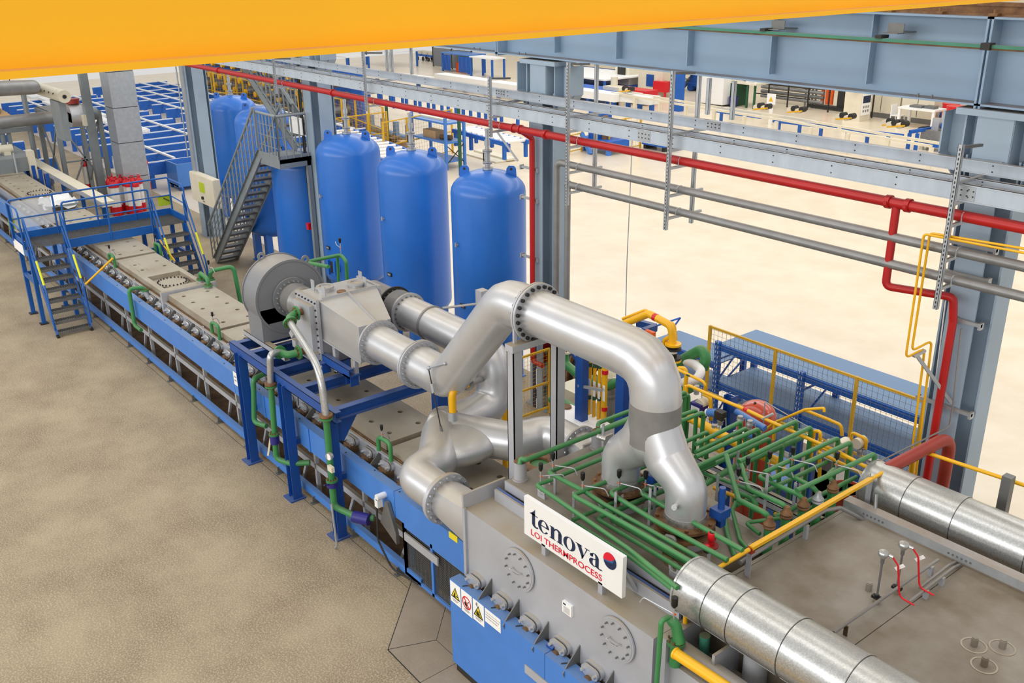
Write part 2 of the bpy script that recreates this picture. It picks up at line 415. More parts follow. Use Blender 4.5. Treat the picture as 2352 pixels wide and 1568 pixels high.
# ================================================================== yellow crane girder
xg, zg = at(1930, 33, Z=7.68).x, 7.68
t = thing('crane_girder', 'yellow box girder of the overhead crane across the top of the photo', 'crane', (xg, 6, zg))
MB().box(xg-.62, xg, -6, 16, zg, zg+.022).build('bottom_flange', M_['crane'], t)
MB().box(xg-.5, xg-.075, -6, 16, zg+.022, zg+1.1).build('web_box', M_['crane'], t)
MB().box(xg-.62, xg, -6, 16, zg+1.1, zg+1.12).build('top_flange', M_['crane'], t)
MB().cyl((xg-.1, YW, zg-.02), (xg-.5, YW, zg-.02), .09, n=20).build('end_wheel', M_['steel'], t)

# ================================================================== overhead cable trays, pipes, hangers
YP = 10.07
def line_z(px, py, Y): return at(px, py, Y=Y)
def tray_rail(name, Y, top, bot, label, flange, x0=-30, x1=-.5, grp='cable tray side rails', splices=()):
    z1 = sum(at(*p, Y=Y).z for p in top)/len(top); z0 = sum(at(*p, Y=Y).z for p in bot)/len(bot)
    t = thing(name, label, 'cable tray', ((x0+x1)/2, Y, z0), grp)
    mb = MB().box(x0, x1, Y-.004, Y+.004, z0, z1).box(x0, x1, Y-.004, Y+flange, z1-.006, z1).box(x0, x1, Y-.012, Y+.004, z0, z0+.012).box(x0, x1, Y-.012, Y+.004, z1-.016, z1-.004)
    mb.build('side_channel', M_['tray'], t)
    bm = MB().cyl((0, 0, 0), (0, -.008, 0), .008, n=8).mesh('bolt', M_['dark'])
    n = int((x1-x0)/.85)
    for i in range(n):
        for zz in (.28, .72): inst('bolt', bm, t, (x0+.4+i*.85, Y-.003, z0+(z1-z0)*zz))
    for sx in splices:
        sp = MB().box(sx-.12, sx+.12, Y-.01, Y-.004, z0+.02, z1-.02).build('splice_plate', M_['zinc'], t)
        for i in range(4):
            for zz in (.35, .65): inst('bolt', bm, sp, (sx-.1+i*.067, Y-.01, z0+(z1-z0)*zz))
    return z0, z1
fz = tray_rail('cable_tray_rail', 10.2, [(1752, 343.4), (2190.8, 417.3)], [(1752, 379), (2185.7, 455.6)], 'zinc tray rail with bolt heads, lowest and nearest of the three overhead', .05, splices=(-9.75, at(2215, 445, Y=10.2).x))
mz = tray_rail('cable_tray_rail', 10.47, [(1752, 328), (2185.7, 402)], [(1752, 346), (2185.7, 418)], 'narrow zinc tray rail in the middle of the three overhead', .05)
uz = tray_rail('cable_tray_rail', 10.65, [(1752, 292), (2185.7, 358)], [(1752, 319), (2185.7, 389.3)], 'zinc tray rail streaked with scratches, uppermost of the three overhead', -.07, splices=(at(1150, 225, Y=10.65).x, at(1640, 288, Y=10.65).x, -.9-1.2))
rg = MB()
for i in range(40): rg.bar((-1-i*.62, 10.2, fz[0]+.03), (-1-i*.62, 10.47, mz[0]+.03), .03, .02)
rg = one('cable_tray_rungs', rg, M_['tray'], 'zinc rungs tying the two lower tray rails together', 'cable tray')
rg['kind'] = 'stuff'
# slotted hanger posts
def hanger(name, Y, px, top, bot, label, w=.05, slots=True, grp='slotted hanger posts'):
    a = at(px[0], top, Y=Y); b = at(px[1], bot, Y=Y); x = (a.x+b.x)/2
    t = thing(name, label, 'hanger', (x, Y, b.z), grp)
    MB().box(x-w/2, x-w/2+.004, Y-w/2, Y+w/2, b.z, a.z).box(x+w/2-.004, x+w/2, Y-w/2, Y+w/2, b.z, a.z).box(x-w/2, x+w/2, Y-w/2, Y-w/2+.004, b.z, a.z).build('strut_channel', M_['zinc'], t)
    if slots:
        s = MB(); n = int((a.z-b.z)/.05)
        for i in range(n): s.box(x-.006, x+.006, Y-w/2-.0015, Y-w/2+.002, b.z+.02+i*.05, b.z+.047+i*.05)
        o = s.build('slot_row', M_['black'], t); o['kind'] = 'stuff'
    return x, b.z, a.z, t
H1 = hanger('hanger_post', YP, (1310, 1298), 143, 470, 'slotted zinc hanger post right of the middle column cap')
H2 = hanger('hanger_post', YP, (1549, 1526), 163, 527, 'slotted zinc hanger post at the centre of the pipe runs')
H3 = hanger('hanger_post', YP, (2214, 2145), 332, 708, 'slotted zinc hanger post in front of the right column')
H4 = hanger('hanger_post', YP, (1124, 1128), 176, 315, 'slotted zinc hanger post just left of the middle column cap')
H5 = hanger('hanger_post', YP, (834, 842), 118, 255, 'slotted zinc hanger post above the leftmost front tank')
H6 = hanger('hanger_post', YP, (628, 634), 132, 215, 'slotted zinc hanger post close under the yellow girder')
H7 = hanger('hanger_post', 10.81, (1370, 1366), 148, 430, 'rear zinc hanger post behind the pipes, left one', slots=False, grp='rear hanger posts')
H8 = hanger('hanger_post', 10.81, (1606, 1588), 172, 512, 'rear zinc hanger post behind the pipes, second one', slots=False, grp='rear hanger posts')
H9 = hanger('hanger_post', 10.81, (1635, 1620), 180, 262, 'rear zinc hanger post ending at the upper tray, left of a pair', slots=False, grp='rear hanger posts')
H10 = hanger('hanger_post', 10.81, (1688, 1680), 186, 275, 'rear zinc hanger post ending at the upper tray, right of a pair', slots=False, grp='rear hanger posts')
for h in ((887, 112, 165), (898, 112, 168), (943, 106, 170)):
    hanger('hanger_post', 10.81, (h[0], h[0]+1), 60, h[2], 'thin rear hanger post under the girder in the far bay', slots=False, grp='three thin rear posts under the girder')
# pipe arms at each hanger
zr_, z1_, z2_ = 5.66, 5.33, 5.05
YPI = 10.26
zr_ = (at(1404, 336, Y=YPI).z+at(2313, 519, Y=YPI).z)/2
z1_ = (at(1327, 379, Y=YPI).z+at(2338, 614, Y=YPI).z)/2
z2_ = (at(1322, 428, Y=YPI).z+at(2338, 677.5, Y=YPI).z)/2
clampm = MB().path([(0, -.056, -.06), (0, -.056, .02), (0, -.03, .05), (0, .03, .05), (0, .056, .02), (0, .056, -.06)], .008, n=6).mesh('pipe_clamp', M_['zinc'])
for H in (H1, H2, H3, H4, H5, H6):
    x, t = H[0], H[3]
    for z, r in ((zr_, .062), (z1_, .056), (z2_, .056)):
        if z-.08 > H[1]:
            MB().bar((x, YP, z-r-.03), (x, 10.81, z-r-.03), .035, .035).build('pipe_arm', M_['zinc'], t)
            inst('pipe_clamp', clampm, t, (x+.06, YPI, z))
    for z in (fz[0]-.02, uz[0]-.02): MB().bar((x, YP, z), (x, 10.81, z), .035, .035).build('tray_arm', M_['zinc'], t)
    MB().bar((x, YP, H[2]-.03), (x, 10.5, H[2]-.06), .04, .03).build('beam_arm', M_['steel'], t)
# red fire main with couplings, branches
t = thing('fire_main_pipe', 'long red fire main running under the cable trays across the photo', 'pipe', (-8, YPI, zr_))
MB().path([(-30, YPI, zr_), (-1.5, YPI, zr_)], .062, n=16).build('pipe', M_['red'], t)
for px, py in ((503, 163), (765, 211), (1255, 305), (2042, 462), (2087, 468)):
    x = at(px, py, Y=YPI).x
    MB().cyl((x-.03, YPI, zr_), (x+.03, YPI, zr_), .08, n=16).box(x-.02, x+.02, YPI-.09, YPI+.09, zr_-.02, zr_+.02).build('coupling', M_['red'], t)
xt = at(1188, 300, Y=YPI).x
for dx in (-.09, .09): MB().cyl((xt+dx-.02, YPI, zr_), (xt+dx+.02, YPI, zr_), .078, n=16).build('coupling', M_['red'], t)
zb = at(1200, 868, Y=10.53).z
MB().path([(xt, YPI, zr_), (xt, YPI, 5.3), (xt, 10.58, 5.1), (xt, 10.58, 1.0), (xt+.28, 10.58, 1.0)], .047, n=14, bend=.09).build('branch_pipe', M_['red'], t)
xr = at(2058, 480, Y=YPI).x
zk = at(2045, 660, Y=YPI).z; xk = at(2195, 700, Y=10.53).x
MB().path([(xr, YPI, zr_), (xr, YPI, zk), (xk-.02, 10.49, zk), (xk, 10.53, zk-.3), (xk, 10.53, .3)], .048, n=14, bend=.08).build('branch_pipe', M_['red'], t)
MB().cyl((xr, YPI, zr_-.1), (xr, YPI, zr_-.18), .042, n=14).build('reducer', M_['red'], t)
# two grey pipes with drops at the middle column
t = thing('grey_pipe_pair', 'two dull grey pipes under the red main turning down at the middle column', 'pipe', (-6, YPI, z2_))
xg1 = at(1279, 400, Y=YPI).x; xg2 = at(1302, 450, Y=YPI).x
MB().path([(-1.5, YPI, z1_), (xg1, YPI, z1_), (xg1, YPI, 1.6)], .056, n=14, bend=.13).build('pipe', M_['gpipe'], t)
MB().path([(-1.5, YPI, z2_), (xg2+.05, YPI, z2_)], .056, n=14).path([(xg2+.02, YPI, z2_+.05), (xg2+.02, YPI, 1.6)], .05, n=14).build('pipe', M_['gpipe'], t)
MB().cyl((xg2+.0, YPI, z2_), (xg2+.06, YPI, z2_), .062, n=14).build('end_cap', M_['gpipe'], t)
# thin hanging cable in the middle
x = at(1446, 520, Y=10.13)
one('hanging_cable', MB().path([at(1452, 318, Y=10.24), at(1446, 470, Y=10.24), at(1440, 600, Y=10.24), at(1437, 725, Y=10.24)], .008, n=6), M_['zinc'], 'thin grey cable hanging down past the grey pipes', 'cable')
# pipe supports on columns: short channel rails clamped on
def colrail(x, z, dx0, dx1, t, Y=10.65):
    MB().bar((x+dx0, Y, z), (x+dx1, Y, z), .04, .04).build('strut_rail', M_['zinc'], t)
    MB().box(x+dx0, x+dx0+.03, Y-.03, Y+.05, z-.05, z+.03).box(x+dx1-.03, x+dx1, Y-.03, Y+.05, z-.05, z+.03).build('beam_clamp', M_['zinc'], t)
tC = thing('pipe_bracket_set', 'zinc pipe brackets clamped on the column right of the tanks', 'bracket', (XC, 10.65, 4))
for py in (381, 450, 583): colrail(XC, at(1195, py, Y=10.65).z, -.36, .1, tC)
MB().bar(at(1140, 300, Y=10.35), at(1190, 370, Y=10.58), .03, .03).build('brace', M_['zinc'], tC)
tD = thing('pipe_bracket_set', 'zinc pipe brackets clamped on the right column beside the red riser', 'bracket', (XD, 10.65, 4))
for py, a, b in ((560, -.3, .3), (632, -.3, .28), (738, -.06, .28), (948, -.35, .35)): colrail(XD, at(2215, py, Y=10.65).z, a, b, tD)
p0 = at(2105, 815, Y=10.19); p1 = at(2185, 925, Y=10.65)
MB().bar(p0, p1, .04, .04).build('diagonal_strut', M_['zinc'], tD)
MB().bar(at(2098, 818, Y=10.15), at(2124, 804, Y=10.3), .05, .03).build('strut_rail', M_['zinc'], tD)
# pair of thin yellow gas pipes
t = thing('yellow_gas_pipes', 'pair of thin yellow gas pipes dropping in zigzag beside the right column', 'pipe', (-5, 10.1, 3))
Yg = 10.08
for i, pl in enumerate([[(2360, 578), (2170, 543), (2122, 540), (2083, 815), (2139, 788), (2086, 1085)], [(2360, 570), (2180, 541), (2136, 538), (2094, 802), (2139, 784), (2136, 790), (2102, 1085)]]):
    pts = [at(px, py, Y=Yg) for px, py in pl]
    if i == 0: pts = [at(2360, 582, Y=Yg), at(2122, 537, Y=Yg), at(2080, 822, Y=Yg), at(2124, 800, Y=10.3), at(2088, 1090, Y=10.3)]
    else: pts = [at(2360, 572, Y=Yg+.05), at(2136, 535, Y=Yg+.05), at(2094, 806, Y=Yg+.05), at(2140, 782, Y=10.38), at(2104, 1090, Y=10.38)]
    MB().path(pts, .014, n=10, bend=.05).build('pipe', M_['yellow'], t)
# thin white conduits down the right column
t = thing('conduit', 'two thin pale conduits down the left side of the right column', 'conduit', (XD-.4, 10.58, 2))
for a, b in (((2172, 690), (2126, 1060)), ((2180, 690), (2140, 1070))): MB().path([at(*a, Y=10.72), at(*b, Y=10.72)], .009, n=6).build('tube', M_['white'], t)
one('conduit', MB().path([at(2208, 755, Y=10.58), at(2190, 920, Y=10.58), at(2180, 980, Y=10.58), at(2030, 1055, Y=10.0), at(1990, 1080, Y=9.8)], .011, n=8, bend=.1), M_['gpipe'], 'thin grey conduit swinging off the right column over the oxide-red pipe', 'conduit')
# ================================================================== blue air receivers
def tank(x, y, r, ztop, label, zb=.62, legs=True, manhole=True, valve=True, lug_a=0.0, side=True):
    t = thing('air_receiver', label, 'tank', (x, y, 0), 'blue air receivers')
    dome = [(r*math.cos(a*PI/16), (ztop-.42)+.42*math.sin(a*PI/16)) for a in range(0, 9)]
    bowl = [(r*math.cos(a*PI/16), zb+.35-.35*math.sin(a*PI/16)) for a in range(8, -1, -1)]
    bowl[0] = (0, bowl[0][1]); dome[-1] = (0, dome[-1][1])
    MB().lathe((x, y, 0), (0, 0, 1), bowl+dome, 44).build('shell', M_['tank'], t)
    if legs:
        for k in range(4):
            a = PI/4+k*PI/2; cx, cy = x+.72*r*math.cos(a), y+.72*r*math.sin(a)
            MB().box(cx-.09, cx+.09, cy-.09, cy+.09, .02, zb+.3).box(cx-.13, cx+.13, cy-.13, cy+.13, 0, .02).build('leg', M_['tank'], t)
    for s in (-1, 1):                                               # lifting lugs on the dome
        a = PI*.22+lug_a; dx, dy = math.cos(a), math.sin(a)
        c = V((x+s*dx*r*.62, y+s*dy*r*.62, ztop-.14)); u = V((dx, dy, 0)); n = V((-dy, dx, 0))
        pts = [c-u*.1, c+u*.1, c+u*.09+V((0, 0, .16)), c+u*.05+V((0, 0, .21)), c-u*.05+V((0, 0, .21)), c-u*.09+V((0, 0, .16))]
        MB().prism([p-n*.015 for p in pts], n*.03).build('lifting_lug', M_['tank'], t)
        MB().cyl(c+V((0, 0, .15))-n*.017, c+V((0, 0, .15))+n*.017, .026, n=10).build('lug_hole', M_['hole'], t)
    if valve:
        v = MB()
        for z0, z1, rr in ((0, .04, .1), (.04, .1, .05), (.1, .12, .09), (.13, .15, .09), (.15, .32, .05), (.32, .34, .09), (.35, .37, .09), (.37, .45, .04), (.45, .55, .055), (.55, .72, .035), (.72, .76, .045)):
            v.cyl((x, y, ztop+z0), (x, y, ztop+z1), rr, n=12)
        vo = v.build('safety_valve', M_['zinc'], t)
        MB().path([(x-.12, y, ztop+.3), (x-.12, y, ztop+.14)], .012, n=6).build('valve_lever', M_['dark'], vo)
    if manhole:
        c = V((x+r*.28, y-r*.97, zb+.62)); n = V((.28, -.96, 0)).normalized(); a = V((n.y*-1, n.x, 0))
        mh = MB().cyl(c-n*.1, c+n*.04, .2, n=20).build('manhole', M_['tank'], t)
        MB().obox(c+n*.07-a*.1, a*.025, n*.03, V((0, 0, .18))).obox(c+n*.07+a*.1, a*.025, n*.03, V((0, 0, .18))).build('manhole_clamp', M_['tank'], mh)
        MB().obox(c+n*.042, a*.06, n*.004, V((0, 0, .14))).build('manhole_recess', M_['dark'], mh)
    if side:                                                        # small nozzle with valve, nameplate
        c = V((x-r*.05, y-r*1.0, ztop-1.35))
        MB().cyl(c, c+V((0, -.06, 0)), .02, n=8).cyl(c+V((0, -.05, -.03)), c+V((0, -.05, .05)), .02, n=8).build('gauge_cock', M_['zinc'], t)
        c = V((x+r*.08, y-r*.998, ztop-2.55))
        MB().box(c.x-.07, c.x+.07, c.y-.02, c.y, c.z-.04, c.z+.04).build('nameplate', M_['dark'], t)
        MB().box(c.x-.05, c.x+.05, c.y-.024, c.y-.018, c.z-.02, c.z+.02).build('nameplate_print', M_['zinc'], t)
        c = V((x-r*1.0, y-.1, ztop-.95))
        MB().cyl(c, c-V((.14, 0, 0)), .035, n=10).cyl(c-V((.13, 0, 0)), c-V((.16, 0, 0)), .075, n=12).cyl(c-V((.17, 0, 0)), c-V((.2, 0, 0)), .075, n=12).cyl(c-V((.2, 0, 0)), c-V((.27, 0, 0)), .03, n=8).build('side_nozzle', M_['frame'], t)
    return t
ty = 11.0
def tx(px, py, y=ty): return at(px, py, Y=y).x
zt = at(948, 345, Y=ty).z
tank(tx(803, 400), ty, .735, zt, 'leftmost of the three front blue tanks, just right of the column with black cables')
tank(tx(949, 430), ty, .735, zt, 'middle one of the three front blue tanks')
tank(tx(1122, 470), ty, .72, zt, 'rightmost of the three front blue tanks, partly behind the column with the red pipe', lug_a=.1)
tank(-22.35, ty, .74, 3.55, 'blue tank under the grey stair landing, with an oval manhole low down', zb=.05, legs=False, valve=False, side=False)
tank(at(606, 300, Y=11.3).x, 11.3, .75, at(588, 240, Y=11.3).z, 'blue tank on legs behind the grey stair flight, its bowl bottom showing', zb=.72, side=False, valve=False)
tank(at(538, 300, Y=12.7).x, 12.7, .76, at(532, 219, Y=12.7).z, 'farthest blue tank, leftmost of the whole row, beside the cabinet column', side=False)

# ================================================================== grey steel staircase
t = thing('steel_staircase', 'grey steel staircase climbing in front of the blue tanks', 'stairs', (-24, 10.1, 0))
A = V((-25.9, 9.85, 0)); B = V((-22.1, 9.85, 3.6)); D = V((0, .6, 0)); d = (B-A).normalized()
for off in (V((0, 0, 0)), D):
    MB().chan(A+off, B+off, .06, .26, .012, 1 if off.y == 0 else -1).build('stringer', M_['gstair'], t)
n = 16
tm = MB().box(-.13, .13, .03, .57, -.02, 0).box(-.13, -.12, .03, .57, -.05, 0).box(.12, .13, .03, .57, -.05, 0).mesh('tread', M_['steel'])
for i in range(n):
    p = A+(B-A)*((i+.6)/n); inst('tread', tm, t, p)
def railing(t, a, b, h=1.0, n=None, mid=3, name='handrail'):
    a, b = V(a), V(b); up = V((0, 0, h))
    L = (b-a).length; n = n or int(L/.16)
    MB().path([a+up, b+up], .034, n=8).build(name, M_['gstair'], t)
    for i in range(n+1):
        p = a+(b-a)*(i/n); MB().cyl(p, p+up, .019, n=6).build('baluster', M_['gstair'], t)
    for k in range(1, mid+1): MB().path([a+up*k/(mid+1), b+up*k/(mid+1)], .009, n=5).build('mid_rail', M_['gstair'], t)
railing(t, A+V((0, -.05, .15)), B+V((0, -.05, .15)), .95, 16, 4)
railing(t, A+D+V((0, .05, .15)), B+D+V((0, .05, .15)), .95, 14, 2)
LX0, LX1 = -22.1, -21.05
MB().box(LX0, LX1, 9.85, 10.66, 3.5, 3.6).build('landing', M_['gstair'], t)
MB().box(LX0, LX1, 9.84, 9.855, 3.38, 3.68).box(LX1-.01, LX1, 9.85, 10.66, 3.38, 3.68).build('landing_fascia', M_['gstair'], t)
railing(t, (LX0, 9.85, 3.6), (LX1, 9.85, 3.6), 1.0, 6, 3); railing(t, (LX1, 9.85, 3.6), (LX1, 10.6, 3.6), 1.0, 4, 1)
A2 = V((-21.9, 10.75, 3.6)); B2 = V((-24.9, 10.75, 5.6)); D2 = V((0, .6, 0))
for off in (V((0, 0, 0)), D2): MB().chan(A2+off, B2+off, .06, .24, .012, 1).build('stringer', M_['gstair'], t)
for i in range(10):
    inst('tread', tm, t, A2+(B2-A2)*((i+.6)/10))
railing(t, A2+V((0, -.03, .1)), B2+V((0, -.03, .1)), 1.0, 13, 1); railing(t, A2+D2+V((0, .03, .1)), B2+D2+V((0, .03, .1)), 1.0, 13, 1)
for p in ((-22.0, 10.6), (-21.1, 10.6)): MB().box(p[0]-.05, p[0]+.05, p[1]-.05, p[1]+.05, 0, 3.5).build('support_post', M_['gstair'], t)
MB().box(-21.95, -21.3, 10.62, 10.64, 4.05, 4.45).build('notice_sheet', M_['paper'], t)
# cables and switch on column B
bx = XB
t = thing('cable_bundle', 'black cables and thin conduits running down the column left of the front tanks', 'cable', (bx-.3, 10.66, 3))
for i, dx in enumerate((-.05, .0, .05)):
    MB().path([(bx-.28+dx, 10.66, 6.0), (bx-.28+dx, 10.66, 3.2), (bx-.2+dx, 10.66, 1.6), (bx-.22+dx, 10.66, .3)], .014, n=6).build('cable', M_['black'], t)
for dx in (-.26, -.3): MB().path([(bx+dx, 10.67, 6), (bx+dx, 10.67, 1.9)], .012, n=6).build('conduit_tube', M_['zinc'], t)
p = at(712, 519, Y=10.65); MB().box(p.x-.06, p.x+.06, 10.58, 10.68, p.z-.08, p.z+.08).build('red_switch', M_['brightred'], t)
# white cabinet on column A
p0 = at(440, 412, Y=10.6); p1 = at(494, 467, Y=10.6)
ax0 = at(441, 440, Y=10.5).x; ax1 = at(492, 435, Y=10.5).x; az1 = at(465, 405, Y=10.5).z; az0 = at(468, 468, Y=10.5).z
t = thing('switch_cabinet', 'white wall cabinet with lime sticker and rotary switch on the column', 'cabinet', ((ax0+ax1)/2, 10.5, az0))
MB().box(ax0, ax1, 10.5, 10.7, az0, az1).build('body', M_['cream'], t)
MB().box(ax0+.02, ax1-.02, 10.485, 10.5, az0+.02, az1-.02).build('door', M_['cream'], t)
cx = (ax0+ax1)/2; MB().box(cx-.2, cx+.2, 10.48, 10.487, az1-.5, az1-.2).build('sticker', M_['lime_print'], t)
MB().cyl((cx, 10.485, az1-.66), (cx, 10.44, az1-.66), .05, n=10).build('rotary_switch', M_['dark'], t)
MB().box(cx-.05, cx+.09, 10.48, 10.487, az0+.08, az0+.1).build('maker_label', M_['dark'], t)
one('cable_conduit', MB().box(XA-.1, XA+.1, 10.62, 10.7, az1, 6), M_['zinc'], 'wide zinc conduit down the column above the white cabinet', 'conduit')
# dark panel behind the stair foot
one('conduit', MB().path([(XA-.32, 10.62, 6), (XA-.32, 10.62, 2.4)], .02, n=6), M_['zinc'], 'thin zinc conduit clipped to the left edge of the cabinet column', 'conduit')

# ================================================================== blue crossover stairs over the furnace
t = thing('crossover_stairs', 'blue crossover bridge with stairs at both ends spanning the furnace', 'stairs', (-24.2, 6.5, 0))
X0, X1, ZD = -24.75, -23.75, 1.85
C = M_['stair']
gr = MB()
def grating(x0, x1, y0, y1, z, along='x', pitch=.034):
    m = MB()
    n = int((y1-y0)/pitch)
    for i in range(n+1): m.box(x0, x1, y0+i*pitch-.003, y0+i*pitch+.003, z-.03, z)
    for i in range(int((x1-x0)/.12)+1): m.box(x0+i*.12-.003, x0+i*.12+.003, y0, y1, z-.012, z-.002)
    return m
grating(X0, X1, 4.7, 8.4, ZD).build('grating', M_['steel'], t)['kind'] = 'stuff'
MB().box(X0-.03, X0, 4.68, 8.42, ZD-.1, ZD+.16).build('kick_plate', C, t)
MB().box(X1, X1+.03, 5.5, 7.6, ZD-.14, ZD+.06).build('kick_plate', C, t)
MB().box(X0, X1-.1, 4.66, 4.69, ZD-.05, ZD+.15).build('kick_plate', C, t)
MB().box(X0, X1, 8.4, 8.43, ZD-.05, ZD+.15).build('kick_plate', C, t)
for x in (X0+.03, X1-.03):
    for y in (4.72, 5.48, 7.63, 8.38):
        MB().box(x-.045, x+.045, y-.045, y+.045, .02, ZD-.03).build('leg', C, t)
        MB().box(x-.09, x+.09, y-.09, y+.09, 0, .02).build('foot_plate', M_['dark'], t)
for y0, y1 in ((4.72, 5.48), (7.63, 8.38)):
    b = MB()
    for x in (X0+.03, X1-.03): b.bar((x, y0, 1.02), (x, y1, 1.02), .07, .09)
    for y in (y0, y1): b.bar((X0+.03, y, 1.02), (X1-.03, y, 1.02), .07, .09)
    b.build('tie_frame', C, t)
def rail_run(pts, posts, mids=(.5,), r=.022, h=.95):
    MB().path(pts, r, n=10, bend=.06).build('handrail', C, t)
    for p in posts: MB().cyl((p[0], p[1], ZD-.08), (p[0], p[1], ZD+h), r, n=8).build('rail_post', C, t)
hz = ZD+.95
rail_run([(X0, 4.66, ZD), (X0, 4.66, hz), (X0, 8.46, hz), (X0, 8.46, ZD)], [(X0, 5.64), (X0, 6.6), (X0, 7.52)])
rail_run([(X1+.04, 5.57, ZD-.1), (X1+.04, 5.57, hz), (X1+.04, 7.56, hz), (X1+.04, 7.56, ZD-.1)], [(X1+.04, 6.56)])
for a, b in (((X0, 4.66), (X0, 8.46)), ((X1+.04, 5.57), (X1+.04, 7.56))):
    MB().cyl((*a, ZD+.5), (*b, ZD+.5), .016, n=8).build('knee_rail', C, t)
for y in (4.62, 8.46):
    MB().path([(X0+.02, y, ZD), (X0+.02, y, hz-.03), (X1-.1, y, hz-.03), (X1, y, hz-.12), (X1+.02, y, ZD)], .02, n=10, bend=.06).build('side_rail', C, t)
    MB().cyl((X0, y, ZD+.48), (X1, y, ZD+.44), .016, n=8).build('knee_rail', C, t)
MB().box(X0-.012, X0-.006, 4.72, 5.6, ZD+.25, hz-.05).build('clear_panel', M_['glass'], t)
tread = grating(-.11, .11, 0, .72, 0, pitch=.05).box(-.115, -.105, 0, .72, -.06, 0).box(.105, .115, 0, .72, -.06, 0).mesh('tread', M_['steel'])
def flight(y0, y1, xf):
    A = V((X1+.02, y0, ZD-.06)); B = V((xf, y0, .05)); w = V((0, y1-y0, 0))
    for off in (V((0, 0, 0)), w):
        MB().bar(A+off, B+off, .02, .2).build('stringer', C, t)
        MB().box(B.x-.05, B.x+.08, B.y+off.y-.03, B.y+off.y+.03, 0, .04).build('foot', M_['dark'], t)
    for i in range(8):
        k = (i+.8)/8.4; inst('tread', tread, t, (A.x+(B.x-A.x)*k, y0+.02, ZD-.02+(0-ZD)*(i+1)/8.6))
    for off in (V((0, -.03, 0)), w+V((0, .03, 0))):
        a = A+off+V((0, 0, .9)); b = B+off+V((-.12, 0, .98)); m = a+(b-a)*.6; m2 = a+(b-a)*.9
        MB().path([A+off+V((.02, 0, .1)), a, b, B+off+V((.0, 0, .12))], .02, n=10, bend=.07).build('stair_handrail', C, t)
        MB().cyl(m, m2, .026, n=10).build('grip_sleeve', M_['lime'], t)
        MB().cyl(A+off+V((0, 0, .45)), B+off+V((-.06, 0, .5)), .015, n=8).build('knee_rail', C, t)
flight(4.72, 5.46, -22.62); flight(7.65, 8.38, -22.62)
# yellow swing bars
p0, p1 = at(197, 652, Y=5.5), at(259, 593, Z=1.75)
MB().path([p0, p1], .024, n=8).build('swing_bar', M_['yellow'], t)
p0, p1 = at(367, 551, Y=7.62), at(402, 600, Y=7.62)
MB().path([p0, p1], .02, n=8).build('swing_bar', M_['yellow'], t)
# notices
def sheet(px, py, w, h, Y=None, X=None, m='paper', nm='notice'):
    p = at(px, py, Y=Y) if Y is not None else at(px, py, X=X)
    if Y is not None: MB().box(p.x-w/2, p.x+w/2, p.y-.006, p.y, p.z-h/2, p.z+h/2).build(nm, M_[m], t)
    else: MB().box(p.x, p.x+.006, p.y-w/2, p.y+w/2, p.z-h/2, p.z+h/2).build(nm, M_[m], t)
sheet(43, 566, .9, .25, Y=4.64)
sheet(37, 512, .32, .28, X=X0-.02, m='lime_print'); sheet(378, 461, .34, .24, X=X0-.02, m='lime_print')
p = at(381, 458, X=X0-.005); MB().bar((p.x+.01, p.y-.06, p.z+.05), (p.x+.01, p.y+.08, p.z-.05), .01, .02).build('notice_print', M_['dark'], t)
